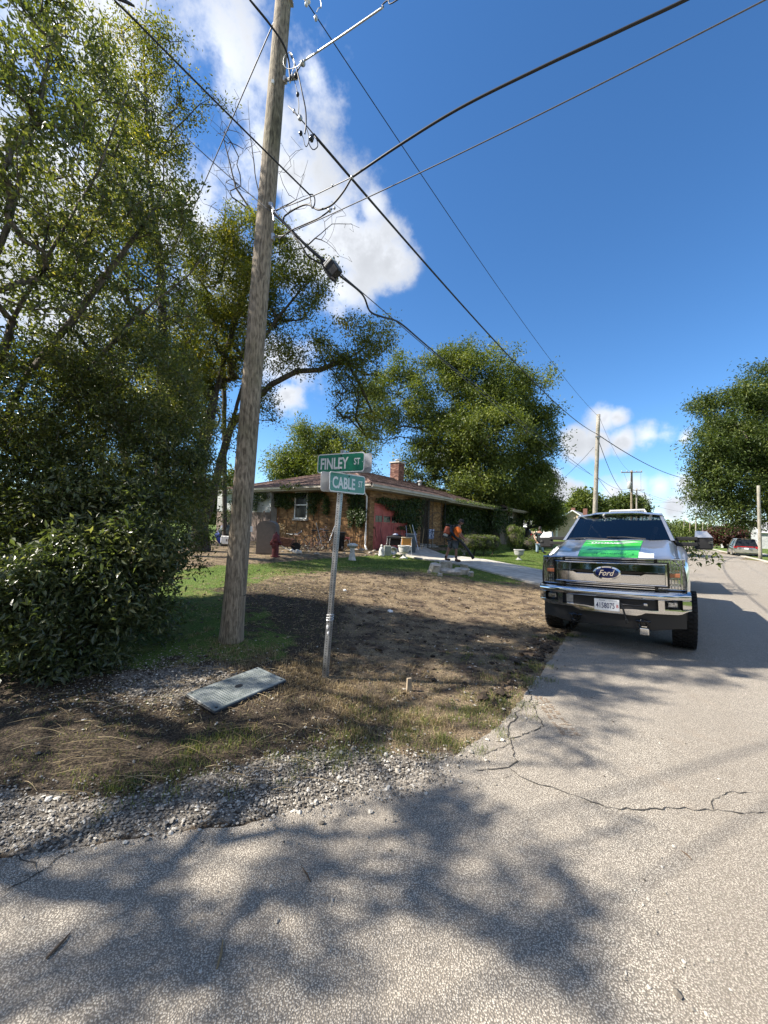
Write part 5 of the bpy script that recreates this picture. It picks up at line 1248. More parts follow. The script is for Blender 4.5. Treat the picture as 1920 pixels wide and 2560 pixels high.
for a, b_ in (((-.10, 1.22, 1.525), (-.72, 1.27, 1.535)), ((.45, 1.22, 1.53), (-.12, 1.30, 1.56))):
    mb = T_(); mb.tube([a, tuple((np.array(a) + np.array(b_)) / 2 + np.array([0, -.0, .015])), b_], [.012, .009, .006], 4); tb(mb, 'wiper', BLACKP)
# front: dark backing, chrome frames and bars
def fy(x): return -.015 + .10 * (abs(x) / .86) ** 2.2
def plate(mb, x0, x1, z0, z1, out=.0, th=.04, n=9, zt0=None, bev=.006, tb0=0., tt=0.):
    X_ = np.linspace(x0, x1, n); z0f = z0 if callable(z0) else (lambda x: z0); z1f = z1 if callable(z1) else (lambda x: z1)
    G = []
    for x in X_:
        y = fy(x) - out; a, b_ = z0f(x), z1f(x); G.append([(x, y + th, a), (x, y + bev + tb0, a), (x, y + tb0, a + bev), (x, y + tt, b_ - bev), (x, y + bev + tt, b_), (x, y + th, b_)])
    mb.grid([list(r) for r in G]); mb.add([G[0][i] for i in range(6)], [tuple(range(6))]); mb.add([G[-1][i] for i in range(6)], [(5, 4, 3, 2, 1, 0)])
mb = T_(); plate(mb, -.86, .86, .78, 1.268, -.06, .10, 15); tb(mb, 'grille_shell', BLACKG)
for zc in (1.246, 1.213, .872, .842):
    mb = T_(); plate(mb, -.565, .565, zc - .0055, zc + .0055, -.012, .03, 13, bev=.002); tb(mb, 'grille_bar', CHROME)
# the wide double C frame with a slot across and the emblem
mb = T_(); sl0 = lambda x: 1.052 + (.010 if abs(x) < .40 else .0); 
plate(mb, -.685, .685, lambda x: 1.064 + .014 * sstep(.46, .40, abs(x)), 1.180, .012, .06, 25, tb0=-.003, tt=.007); tb(mb, 'grille_frame', CHROME2, None, True, 30)
mb = T_(); plate(mb, -.685, .685, .905, lambda x: 1.050 - .028 * sstep(.46, .40, abs(x)), .012, .05, 25); tb(mb, 'grille_frame', CHROME2, None, True, 30)
mb = T_()
for z0, z1 in ((1.180, 1.194), (.892, .905)): plate(mb, -.70, .70, z0, z1, .026, .06, 25, bev=.004)
for s in (-1, 1): plate(mb, s * .70 - .010, s * .70 + .010, .892, 1.194, .024, .06, 3, bev=.004)
plate(mb, -.40, .40, 1.016, 1.026, .028, .04, 17, bev=.003); tb(mb, 'chrome_edge', CHROME)
def oval(rx, rz, y0, y1, cz=1.045, n=32, m=None, name='emblem', par=None, dome=0.):
    mb = T_(); k = 5; V = []; F = []
    rings = [(1., y0), (1., y1 + .004), (.97, y1), (.5, y1 - dome * .8), (.02, y1 - dome)]
    for f_, y in rings:
        for i in range(n): t = 2 * math.pi * i / n; V.append((rx * f_ * math.cos(t), y, cz + rz * f_ * math.sin(t)))
    for a in range(len(rings) - 1):
        for i in range(n): j = (i + 1) % n; F.append((a * n + i, (a + 1) * n + i, (a + 1) * n + j, a * n + j))
    mb.add(V, F); return tb(mb, name, m, par, True, 50)
em = oval(.176, .098, .0, -.050, m=CHROME, name='emblem'); oval(.150, .076, -.045, -.054, m=BLUEE, name='emblem_oval', par=em, dome=.004)
FR = Matrix(((1, 0, 0, 0), (0, 0, -1, 0), (0, 1, 0, 0), (0, 0, 0, 1)))
me = text_mesh('Ford', .082, .205, .0015, .45, bold=.008); put_mesh('lettering', me, CHROME, MR @ Matrix.Translation((0, -.061, 1.045)) @ FR, em)
for s in (-1, 1):
    mb = T_(); a, b_ = sorted((s * .712, s * .735)); plate(mb, a, b_, .875, 1.208, .004, .05, 3, bev=.003); a, b_ = sorted((s * .585, s * .735)); plate(mb, a, b_, 1.196, 1.212, .004, .05, 5, bev=.003); plate(mb, a, b_, .868, .884, .004, .05, 5, bev=.003); tb(mb, 'grille_surround', BLACKG)
# headlamps
for s in (-1, 1):
    mb = T_(); plate(mb, min(s * .605, s * .915), max(s * .605, s * .915), .838, 1.262, -.045, .06, 9); hl = tb(mb, 'headlight', LAMP)
    mb = T_()
    for i, (z0, z1) in enumerate(((1.19, 1.24), (1.10, 1.165), (.92, .98), (.852, .892))):
        for a in np.linspace(.735 if 0 < i < 3 else .63, .84, 4 if 0 < i < 3 else 7): plate(mb, s * a - .011, s * a + .011, z0, z1, -.034, .02, 2, bev=.004)
    tb(mb, 'reflector', CHROME, hl)
    mb = T_(); plate(mb, min(s * .74, s * .85), max(s * .74, s * .85), 1.01, 1.065, -.028, .03, 4); tb(mb, 'indicator', AMBER, hl)
    mb = T_(); a, b_ = sorted((s * .725, s * .735)); plate(mb, a, b_, .90, 1.22, -.03, .03, 2); a, b_ = sorted((s * .61, s * .87)); plate(mb, a, b_, 1.252, 1.262, -.02, .05, 5); plate(mb, a, b_, .838, .848, -.02, .05, 5); a, b_ = sorted((s * .862, s * .872)); plate(mb, a, b_, .848, 1.252, -.02, .05, 2); tb(mb, 'bezel', CHROME, hl)
    mb = T_(); a, b_ = sorted((s * .602, s * .90)); plate(mb, a, b_, .842, 1.26, -.005, .04, 7); tb(mb, 'lens', GLASS_C, hl, True, 30)
# chrome bumper with three openings
def by(x): return -.115 + .20 * (abs(x) / .96) ** 3.2
def bband(mb, x0, x1, z0, z1, roundt=False, out=0., n=15, th=.10):
    z0f = z0 if callable(z0) else (lambda x: z0); z1f = z1 if callable(z1) else (lambda x: z1); G = []
    for x in np.linspace(x0, x1, n):
        y = by(x) - out; a, b_ = z0f(x), z1f(x); h_ = b_ - a
        if roundt: G.append([(x, y + .02, a), (x, y + .004, a + .012), (x, y - .004, a + .35 * h_), (x, y - .004, a + .6 * h_), (x, y + .012, b_ - .022), (x, y + .04, b_ - .004), (x, y + th + .06, b_)])
        else: G.append([(x, y + th, a - .01), (x, y + .018, a), (x, y + .002, a + .008), (x, y, a + h_ * .5), (x, y + .002, b_ - .008), (x, y + .018, b_), (x, y + th, b_ + .01)])
    mb.grid(G)
zbl = lambda x: .475 + .045 * sstep(.36, .46, abs(x)) + .055 * sstep(.82, .96, abs(x))
mb = T_(); bband(mb, -.96, .96, .705, .818, True, n=33)
bband(mb, -.60, .60, zbl, lambda x: .575 - .015 * (1 - sstep(.15, .3, abs(x))), n=25)
for s in (-1, 1):
    a, b_ = sorted((s * .598, s * .668)); bband(mb, a, b_, zbl, .712, n=4)
    a, b_ = sorted((s * .666, s * .96)); bband(mb, a, b_, zbl, .600, n=9); a, b_ = sorted((s * .865, s * .96)); bband(mb, a, b_, .596, .712, n=5)
    # wrap round the corner
    G = [[(s * (.96 + .01 * math.sin(t)), by(.96) + .30 * t / 1.5, z) for z in (.58 + .02 * t, .64, .70, .77, .815)] for t in np.linspace(0, 1.5, 6)]; mb.grid(G if s < 0 else [r[::-1] for r in G])
bump = tb(mb, 'bumper', CHROME2, None, True, 45)
mb = T_(); bband(mb, -.90, .90, .53, .77, out=-.06, n=17); tb(mb, 'bumper_backing', BLACKP, bump)
for s in (-1, 1):
    mb = T_(); mb.rbox((s * .755, by(.755) + .02, .658), (.11, .03, .062), .01); fg = tb(mb, 'fog_light', LAMP, bump); mb = T_(); mb.rbox((s * .755, by(.755) + .002, .658), (.11, .01, .062), .008); tb(mb, 'lens', GLASS_C, fg)
mb = T_(); mb.box((-.5, -.03, .64), (.09, .04, .11)); tb(mb, 'radiator_bracket', STEEL, bump)
mb = T_(); dz = lambda x: .29 + .04 * sstep(.5, .85, abs(x)); bband(mb, -.90, .90, dz, lambda x: zbl(x) + .02, out=-.055, n=25); tb(mb, 'air_dam', BLACKP, None, True, 40)
# licence plate
mb = T_(); mb.rbox((-.005, by(0) - .022, .600), (.312, .006, .160), .003); lp = tb(mb, 'licence_plate', WHITEV)
NAVY = mat('navy plate ink', (.02, .03, .10), .5); REDI = mat('red plate ink', (.5, .04, .04), .5)
PM = lambda x, z: MR @ Matrix.Translation((x, by(0) - .0262, z)) @ FR
put_mesh('plate_number', text_mesh('4158075', .078, .232, .0004, bold=.012), NAVY, PM(-.024, .590), lp); put_mesh('plate_letter', text_mesh('B', .045, .024, .0004, bold=.01), REDI, PM(.127, .590), lp)
put_mesh('plate_state', text_mesh('Illinois', .014, .07, .0004), NAVY, PM(-.06, .662), lp); put_mesh('plate_state', text_mesh('Land of Lincoln', .010, .10, .0004), NAVY, PM(.075, .662), lp)
# shackles, receiver, hanging plug cable
for s in (-.42, .42):
    mb = T_(); mb.box((s, -.02, .385), (.05, .16, .04)); th_ = np.linspace(0, math.pi * 2, 15); mb.tube([(s + .055 * math.cos(t), -.09, .375 + .055 * math.sin(t)) for t in th_], .012, 5, False); mb.tube([(s - .085, -.09, .415), (s + .085, -.09, .415)], .012, 6); tb(mb, 'tow_shackle', BLACKG)
mb = T_(); mb.rbox((.43, -.10, .285), (.11, .10, .085), .01); mb.box((.43, .0, .32), (.06, .2, .06)); tb(mb, 'hitch_receiver', CHROME2)
mb = T_(); mb.tube([(.17, -.125, .620), (.26, -.14, .628), (.33, -.14, .612), (.42, -.13, .635), (.46, -.12, .63)], .009, 5); mb.tube([(.17, -.13, .64), (.19, -.15, .58), (.205, -.145, .50), (.225, -.14, .42)], .010, 5); pc = tb(mb, 'plug_cable', BLACKP)
mb = T_(); mb.rbox((.455, -.135, .645), (.05, .04, .035), .01); tb(mb, 'plug_cap', CHROME2, pc); mb = T_(); mb.rbox((.23, -.14, .40), (.035, .035, .06), .012); tb(mb, 'plug', BLACKP, pc)
# mirrors
for s in (-1, 1):
    mb = T_()
    for z in (1.44, 1.535): mb.rbox((s * 1.0, 1.72, z), (.30, .12, .062), .015)
    mr = tb(mb, 'mirror', BLACKP); mb = T_(); mb.rbox((s * 1.225, 1.75, 1.455), (.235, .13, .20), .035); tb(mb, 'mirror_housing', BLACKP, mr)
    mb = T_(); x0, x1 = s * 1.11, s * 1.34; V = [(x0, 1.67, 1.555), (x1, 1.69, 1.555), (x1, 1.82, 1.555), (x0, 1.82, 1.555), (x0 + s * .01, 1.70, 1.665), (x1 - s * .07, 1.72, 1.655), (x1 - s * .07, 1.81, 1.655), (x0 + s * .01, 1.81, 1.665)]
    mb.add(V, [(0, 3, 2, 1), (4, 5, 6, 7), (0, 1, 5, 4), (1, 2, 6, 5), (2, 3, 7, 6), (3, 0, 4, 7)]); tb(mb, 'mirror_cap', SILVER, mr); mb = T_(); mb.box((s * 1.31, 1.678, 1.475), (.055, .012, .04)); tb(mb, 'marker_lamp', LAMP, mr)
# wheels: these stand straight on the ground
def wheel(x, y, z):
    sg = 1 if x > 0 else -1; M = Matrix.Translation((x, y, z)) @ Matrix.Rotation(math.pi / 2 * sg, 4, 'Y')
    mb = MB(); w = .145; mb.lathe([(.25, -w * .8), (.33, -w), (.395, -w * .93), (.412, -w * .75), (.414, 0), (.412, w * .75), (.395, w * .93), (.33, w), (.25, w * .8), (.24, 0)], n=36, M=M); wh = tb(mb, 'wheel', RUBBER, None, True, 35)
    mb = MB(M)
    for i in range(40):
        a = 2 * math.pi * i / 40
        for k, zz in enumerate((-.115, -.06, 0, .06, .115)):
            aa = a + (k % 2) * .07; mb.box((.418 * math.cos(aa), .418 * math.sin(aa), zz), (.018, .042, .046), Matrix.Rotation(aa, 3, 'Z'))
    tag(tb(mb, 'tread', RUBBER, wh), kind='stuff')
    mb = MB(M); mb.lathe([(.02, .06), (.10, .075), (.12, .05), (.22, .06), (.245, .10), (.25, .115), (.235, .02), (.02, .02)], n=24)
    for i in range(8): a = 2 * math.pi * i / 8; mb.box((.17 * math.cos(a), .17 * math.sin(a), .075), (.13, .045, .02), Matrix.Rotation(a, 3, 'Z'))
    tb(mb, 'rim', CHROME2, wh)
wheel(-.885, .97, .405); wheel(.885, .97, .42); wheel(-.86, 5.25, .405); wheel(.86, 5.25, .42)
mb = MB(); mb.tube([(-.7, .97, .42), (.7, .97, .42)], .05, 8); mb.tube([(-.7, 5.25, .42), (.7, 5.25, .42)], .05, 8); mb.rock((.1, 5.25, .42), (.3, .3, .3), 2, 10, .02); tb(mb, 'axle', BLACKP)
# ladder rack behind the cab
RACK = mat('pale rack paint', (.55, .55, .52), .5)
mb = T_()
for x in (-.75, .75): mb.tube([(x, 4.5, 1.4), (x * .45, 4.55, 2.22)], .025, 6)
mb.tube([(-.36, 4.55, 2.20), (.36, 4.55, 2.20)], .028, 6); mb.tube([(-.36, 4.55, 2.13), (.36, 4.55, 2.13)], .022, 6); tb(mb, 'ladder_rack', RACK)

# ------------------------------------------------------------------ brush trailer hitched behind the truck
def tl_(x, y, z): c, s = math.cos(TH), math.sin(TH); return (TX + x * c + y * s, TY - x * s + y * c, z)
trl = thing('utility_trailer', 'dark high-sided trailer loaded with cut brush, hidden behind the pickup truck', 'trailer', tl_(0, 9.7, 0), -TH)
MT = Matrix.Translation((0, 0, 0))
def tr_(mb, n, m, sm=False): return mb.build(n, m, trl, sm, True)
for x in (-.98, .98): mb = MB(); mb.box((x, 0, 1.15), (.04, 3.6, .85)); tr_(mb, 'side_panel', BLACKP)
mb = MB(); mb.box((0, -1.8, 1.15), (1.92, .04, .85)); tr_(mb, 'front_panel', BLACKP); mb = MB(); mb.box((0, 0, .7), (1.92, 3.6, .08)); tr_(mb, 'deck', CLOTHI); mb = MB(); mb.tube([(-.5, -1.8, .62), (0, -3.1, .55), (.5, -1.8, .62)], .04, 6); tr_(mb, 'drawbar', BLACKP)
for x in (-1.1, 1.1):
    for y in (-.4, .4): mb = MB(); mb.lathe([(.2, -.09), (.33, -.09), (.34, 0), (.33, .09), (.2, .09)], n=20, M=Matrix.Translation((x, y, .34)) @ Matrix.Rotation(math.pi / 2, 4, 'Y')); tr_(mb, 'wheel', RUBBER, True)
bp_ = [tl_(random.uniform(-.9, .95), 9.7 + random.uniform(-1.7, 1.7), random.uniform(1.3, 2.0)) for _ in range(150)] + [tl_(1.0 + random.random() ** .8 * .45, 9.3 + random.gauss(0, .7), 1.6 - random.random() * .5) for _ in range(14)]
A, par, Rr, tips = grow([[tl_(0, 9.7, .8), tl_(.2, 9.7, 1.3)]], np.array(bp_), r_tip=.005, r_max=.04, step=.3)
V, F = limbs_mesh(A, par, Rr); br = thing('brush_pile', 'leafy cut branches sticking out past the truck side from the trailer', 'branches', tl_(0, 9.7, .78)); link('branch', fast_mesh('branch', V - np.array(br.location), F), BARK_D, br)
T2 = A[tips]; rep = np.repeat(np.arange(len(T2)), 26); leaf_mesh('foliage', T2[rep] + rng.normal(0, .13, (len(rep), 3)), rng.normal(0, .4, (len(rep), 3)), .11, LEAF_D, br, droop=.8)
# a leafy spray hanging by the driver's side just under the mirror
q = [tl_(.98, 2.9, 1.42), tl_(1.12, 3.0, 1.42), tl_(1.28, 3.1, 1.36), tl_(1.34, 3.15, 1.15)]
o = thing('branch_spray', 'leafy twig hanging beside the truck door just below the big mirror', 'branch', q[0]); mb = MB(); mb.tube(q, [.008, .006, .005, .003], 4); mb.build('twig', BARK_D, o)
cc = np.array([tl_(1.05 + random.random() * .45, 3.05 + random.gauss(0, .05), 1.42 - abs(random.gauss(0, .16))) for _ in range(60)]); leaf_mesh('foliage', cc, rng.normal(0, .3, (60, 3)), .10, LEAF_D, o, droop=.9, wid=.45)
# ------------------------------------------------------------------ utility poles and cables
def wood(name, c1, c2, dark=.62):
    m = bpy.data.materials.new(name); m.use_nodes = True; t = m.node_tree; b = t.nodes['Principled BSDF']; b.inputs['Roughness'].default_value = .85
    tcn = t.nodes.new('ShaderNodeTexCoord'); mp = t.nodes.new('ShaderNodeMapping'); mp.inputs['Scale'].default_value = (1, 1, .035); t.links.new(tcn.outputs['Object'], mp.inputs['Vector'])
    n0 = N_(t, 'ShaderNodeTexNoise', i_Scale=5., i_Detail=3.); t.links.new(tcn.outputs['Object'], n0.inputs['Vector'])
    ad = N_(t, 'ShaderNodeMix', data_type='VECTOR'); ad.inputs['Factor'].default_value = .05; t.links.new(mp.outputs[0], ad.inputs['A']); t.links.new(n0.outputs['Color'], ad.inputs['B'])
    w = N_(t, 'ShaderNodeTexNoise', i_Scale=62., i_Detail=6., i_Roughness=.65); t.links.new(ad.outputs['Result'], w.inputs['Vector'])
    wv = N_(t, 'ShaderNodeTexWave', i_Scale=9., i_Distortion=14., i_Detail=3.); wv.wave_type = 'RINGS'; mp2 = t.nodes.new('ShaderNodeMapping'); mp2.inputs['Scale'].default_value = (1.2, 1.2, .22); mp2.inputs['Location'].default_value = (.5, .3, 0); t.links.new(tcn.outputs['Object'], mp2.inputs['Vector']); t.links.new(mp2.outputs[0], wv.inputs['Vector'])
    f = math_(t, 'ADD', math_(t, 'MULTIPLY', w.outputs[0], .95), math_(t, 'MULTIPLY', wv.outputs['Fac'], .09)); fm = mapr(t, f, .30, .72)
    mx = N_(t, 'ShaderNodeMix', data_type='RGBA'); mx.inputs['A'].default_value = (*[c * dark for c in c1], 1); mx.inputs['B'].default_value = (*c2, 1); t.links.new(fm, mx.inputs['Factor'])
    n3 = N_(t, 'ShaderNodeTexNoise', i_Scale=1.3, i_Detail=4.); t.links.new(tcn.outputs['Object'], n3.inputs['Vector'])
    m2 = N_(t, 'ShaderNodeMix', data_type='RGBA', blend_type='MULTIPLY'); m2.inputs['B'].default_value = (.62, .66, .56, 1); t.links.new(mapr(t, n3.outputs[0], .45, .7), m2.inputs['Factor']); t.links.new(mx.outputs['Result'], m2.inputs['A']); t.links.new(m2.outputs['Result'], b.inputs['Base Color'])
    bp = t.nodes.new('ShaderNodeBump'); bp.inputs['Distance'].default_value = .012; t.links.new(f, bp.inputs['Height']); t.links.new(bp.outputs[0], b.inputs['Normal'])
    return m
WOOD = wood('treated pole wood', (.13, .098, .068), (.37, .305, .225)); WOODG = wood('weathered grey pole wood', (.20, .18, .15), (.42, .385, .33), .6)
CABLE = mat('black cable', (.012, .012, .013), .55); WIREM = mat('grey wire', (.12, .12, .125), .5, .5); WIREL = mat('light grip wire', (.55, .55, .54), .4, .5)
b0 = np.array(gp(577, 1600)); PY = b0[1]
top = np.array(at(727, -230, PY))
pole = thing('utility_pole', 'tall thick wooden utility pole in the foreground standing in the scraped earth', 'utility pole', tuple(b0 - [0, 0, .05]))
def pc_(t): return b0 + (top - b0) * t
def pz(z): return pc_((z - b0[2]) / (top[2] - b0[2]))
r0, r1 = 26.5 / FPX * PY, 19.0 / FPX * PY
V = []; F = []; nn_, kk = 36, 90
for i in range(kk + 1):
    t = i / kk; c = b0 - [0, 0, .05] + (top - b0) * t; r = r0 * (1 + .16 * math.exp(-t * 40)) * (1 - t) + r1 * t
    for j in range(nn_):
        a = 2 * math.pi * j / nn_; q = r * (1 + .012 * math.sin(3 * a + t * 5) + .008 * math.sin(7 * a - t * 11) + .004 * math.sin(17 * a + 2)); V.append((c[0] + q * math.cos(a), c[1] + q * math.sin(a), c[2]))
for i in range(kk):
    for j in range(nn_): k = (j + 1) % nn_; F.append((i * nn_ + j, i * nn_ + k, (i + 1) * nn_ + k, (i + 1) * nn_ + j))
F.append(tuple(range(kk * nn_, (kk + 1) * nn_))); link('shaft', fast_mesh('shaft', np.array(V) - np.array(pole.location), F, True), WOOD, pole)
def surf(px, py, out=0.):
    """the point of the pole's face seen at a pixel"""
    c = at(px, py, PY); q = pz(c[2]); d = np.array([-q[0], -q[1]]); d /= np.linalg.norm(d); r = r0 + (r1 - r0) * (c[2] - b0[2]) / (top[2] - b0[2]); o = c[:2] - q[:2]; s = o - d * (o @ d); ls = min(np.linalg.norm(s), r * .95)
    s = s / (np.linalg.norm(s) + 1e-9) * ls; f_ = math.sqrt(max(r * r - ls * ls, 0)); return np.array([q[0] + s[0] + d[0] * (f_ + out), q[1] + s[1] + d[1] * (f_ + out), c[2]]), d
DARKW = mat('dark check', (.02, .014, .01), .95)
mb = MB(); P = [surf(596 + i * 3.4, 1486 + .5 * i * (1 if i < 7 else .2) + random.uniform(-1, 1), -.004)[0] for i in range(11)]; mb.tube(P, [.002, .005, .007, .006, .008, .007, .010, .011, .009, .007, .003], 5); mb.build('gash', DARKW, pole)
for (xa, ya, xb, yb) in ((706, 250, 697, 420), (690, 620, 686, 760), (668, 900, 664, 985), (652, 1130, 648, 1200), (622, 1330, 615, 1420)):
    mb = MB(); P = [surf(xa + (xb - xa) * i / 9 + random.uniform(-.6, .6), ya + (yb - ya) * i / 9, -.006)[0] for i in range(10)]; mb.tube(P, [.002] + [.0045] * 8 + [.002], 4); mb.build('check', DARKW, pole)
c, d = surf(635, 1323, .003); mb = MB(); mb.rbox(tuple(c), (.055, .008, .072), .004, math.atan2(d[0], -d[1])); mb.build('number_tag', WHITE, pole); 
c, d = surf(635, 1323, .009); mb = MB(); mb.box(tuple(c + np.array([0, 0, 0])), (.008, .004, .035), math.atan2(d[0], -d[1])); mb.build('tag_mark', STEEL, pole)
# hardware on the pole
def blob(px, py, dY, r, name, m, parent=pole, n=8, e=1.):
    mb = MB(); mb.rock(at(px, py, PY + dY), (2 * r, 2 * r, 2 * r * e), int(px), n, .12); return mb.build(name, m, parent, True)
bracket_pts = [(690, 545, .03), (745, 600, .0)]
c, d = surf(676, 527, .02); mb = MB(); mb.rbox(tuple(c), (.05, .05, .05), .01); mb.tube([tuple(c), X(700, 548, PY - .25)], [.018, .014], 6); mb.tube([tuple(c + [.02, 0, -.02]), X(685, 552, PY - .22)], .012, 6); mb.build('cable_bracket', STEEL, pole)
c, d = surf(704, 596, .02); mb = MB(); mb.rbox(tuple(c), (.05, .05, .09), .01); mb.tube([tuple(c), X(716, 590, PY - .2)], .012, 6); mb.build('cable_bracket', STEEL, pole)
c, d = surf(728, 205, .02); mb = MB(); mb.rbox(tuple(c), (.07, .06, .08), .02); mb.tube([tuple(c), X(736, 196, PY - .2)], .02, 6); mb.tube([X(724, 208, PY - .15), X(728, 190, PY - .2), X(737, 185, PY - .2)], .012, 5); mb.build('insulator_bracket', STEEL, pole)
mb = MB(); mb.rbox(X(740, 190, PY - .2), (.05, .05, .09), .02); mb.build('insulator', GREYW, pole)
c, d = surf(735, 5, .02); mb = MB(); mb.box(tuple(c), (.05, .12, .05)); mb.build('bolt', STEEL, pole)
c, d = surf(681, 232, .02); mb = MB(); mb.box(tuple(c), (.03, .03, .05)); mb.build('bolt', WHITE, pole)


def curve3(P, n=14):
    """smooth line through control points"""
    P = [np.array(p, float) for p in P]; Q = [2 * P[0] - P[1]] + P + [2 * P[-1] - P[-2]]; out = []
    for i in range(1, len(Q) - 2):
        for k in range(n):
            t = k / n; a, b_, c, d = Q[i - 1:i + 3]; out.append(.5 * ((2 * b_) + (-a + c) * t + (2 * a - 5 * b_ + 4 * c - d) * t * t + (-a + 3 * b_ - 3 * c + d) * t ** 3))
    return [tuple(p) for p in out + [P[-1]]]
def span(A, B_, sag, n=40, r=.008, m=CABLE, name='cable', label=None, cat='cable', parent=None, group=None):
    A, B_ = np.array(A), np.array(B_); t = np.linspace(0, 1, n); P = A + (B_ - A) * t[:, None]; P[:, 2] -= 4 * sag * t * (1 - t)
    mb = MB(); mb.tube([tuple(p) for p in P], r, 6); o = mb.build(name, m, parent, True)
    if label: tag(o, label, cat, group)
    return o
def ext(P, L=14., dz=1.2):
    a, b_ = np.array(P[-2], float), np.array(P[-1], float); d = b_ - a; h = math.hypot(d[0], d[1]); d = np.array([d[0] / h, d[1] / h, 0]); k = math.hypot(*(b_ - a)[:2])
    return list(P) + [tuple(b_ + d * L * f_ + np.array([0, 0, dz * f_])) for f_ in (.3, .65, 1.)]
def wire(P, r, m, name='cable', label=None, cat='cable', parent=None, n=10):
    mb = MB(); mb.tube(curve3(P, n), r, 6); o = mb.build(name, m, parent, True)
    if label: tag(o, label, cat)
    return o


# the second pole and the ones beyond
P2Y = 28.; p2b = at(1484, 1370, P2Y); p2b = np.array(on(p2b[0], p2b[1], -.05)); p2t = np.array(at(1496, 1036, P2Y))
def pole_thing(name, label, b, t, ra, rb, m=WOODG):
    o = thing(name, label, 'utility pole', tuple(b)); mb = MB(); L = [b + (np.array(t) - b) * i / 8 for i in range(9)]; mb.tube([tuple(p) for p in L], [ra + (rb - ra) * i / 8 for i in range(9)], 12); mb.build('shaft', m, o, True); return o
p2 = pole_thing('utility_pole', 'bare wooden pole rising behind the pickup truck roof, nearest of the far poles', p2b, p2t, .17, .125)
mb = MB(); mb.tube([X(1489, 1092, P2Y - .15), X(1500, 1094, P2Y - .1)], .06, 6); mb.build('bracket', STEEL, p2)
def cross_pole(px, pyt, Y, arms, label, transformer=False, pyb=1372, lean=0, m=WOODG):
    b = at(px - lean, pyb, Y); b = np.array(on(b[0], b[1], -.05)); t = np.array(at(px, pyt, Y)); o = pole_thing('utility_pole', label, b, t, .17, .13, m)
    for (dy, half) in arms:
        mb = MB(); a = np.array(at(px - half, pyt + dy + 1, Y - .1)); c = np.array(at(px + half, pyt + dy, Y - .1)); mb.tube([tuple(a), tuple(c)], .07, 5); arm = mb.build('crossarm', m, o)
        for k in (-.95, -.45, .45, .95): q = (a + c) / 2 + (c - a) / 2 * k; mb = MB(); mb.lathe([(.03, 0), (.06, .08), (.05, .18), (.02, .22)], tuple(q + [0, 0, .05]), 7); mb.build('insulator', GREYW, arm)
    if transformer:
        c = at(px - 5, pyt + 37, Y - .3); mb = MB(); mb.lathe([(.16, -.5), (.26, -.45), (.27, .35), (.2, .45), (.05, .5)], tuple(c), 12); mb.build('transformer', GREYW, o, True)
    return o
cp1 = cross_pole(1579, 1176, 52, [(4, 26)], 'far pole with a crossarm and a grey transformer above the truck roof', True, m=WOOD)
cp2 = cross_pole(1591.5, 1221, 76, [(4, 19)], 'pole with a crossarm close behind the transformer pole')
cp3 = cross_pole(1606, 1253, 104, [(3, 14)], 'smallest far pole with a crossarm, just right of the transformer pole')
for px, py, Y, lab in ((1710, 1296, 84, 'slender grey pole left of the truck mirror, against the far trees'), (1725, 1304, 95, 'short brownish pole between two grey ones above the truck mirror'), (1740, 1287, 78, 'tallest slender pole just left of the mirror cap'),
                       (1757, 1306, 110, 'thin pole over the truck mirror cap, left one of the distant pair'), (1769, 1309, 125, 'thin pole over the mirror cap, right one of the distant pair')):
    b = at(px - 1, 1372, Y); b = np.array(on(b[0], b[1], -.05)); o = pole_thing('utility_pole', lab, b, at(px, py, Y), .13, .10, WOODG if '95' not in str(Y) else WOOD)
b = at(1901, 1400, 33.); b = np.array(on(b[0], b[1], -.05)); pr = pole_thing('utility_pole', 'wooden pole at the right edge in front of the parked minivan', b, at(1896, 1214, 33.), .135, .115)

# the runs between them (each a cable of its own)
hub = X(880, 443, PY - 1.0)
A_ = X(784, 336, PY - .05); p2m = at(1491, 1084, P2Y - .1)
span(A_, p2m, .55, r=.018, label='thick black bundled cable from the near pole down to the first far pole')
span(X(640, -190, PY - .2), X(1495, 1038, P2Y), .25, r=.0075, m=WIREM, label='thin straight wire from the near pole top to the top of the first far pole') if False else None
span(X(770, 10, PY + .6), X(1495, 1040, P2Y), .5, r=.0085, m=CABLE, label='thin straight wire from the near pole top to the top of the first far pole')
bx = X(828, 668, PY - .35)
wire([X(690, 545, PY - .25), X(745, 610, PY - .2), X(775, 668, PY - .15), X(800, 640, PY - .2), bx], .012, CABLE, label='slack black cable from the pole bracket to the grey terminal box') if False else None
wire([X(683, 532, PY - .28), X(715, 562, PY - .32), X(742, 590, PY - .34), X(780, 628, PY - .35), bx], .016, CABLE, label='black cable running from the pole bracket down to the terminal box')
wire([X(728, 578, PY - .33), X(752, 612, PY - .4), X(770, 640, PY - .4), X(795, 655, PY - .37), X(812, 664, PY - .36)], .010, CABLE, label='slack black loop hanging below the cable before the terminal box')
strA, strB = np.array(at(742, 590, PY - .3)), np.array(at(1481, 1188, P2Y - .1))
span(strA, strB, .30, r=.007, m=WIREM, label='thin strand carrying the terminal box, from the near pole to the first far pole')
def onstr(t, dz=0.): q = strA + (strB - strA) * t; return (q[0], q[1], q[2] - 4 * .30 * t * (1 - t) + dz)
wire([X(848, 688, PY - .3), X(905, 735, PY + .0), X(925, 778, PY + .3), X(955, 792, PY + .5), X(985, 800, PY + .8), X(1010, 815, PY + 1.1), X(1060, 858, PY + 2.0), X(1140, 925, PY + 4.2), X(1220, 988, PY + 8), X(1330, 1075, PY + 14.), X(1481, 1189, P2Y - .1)], .013, CABLE, label='black cable with a hanging bend beyond the terminal box, lashed to the strand')
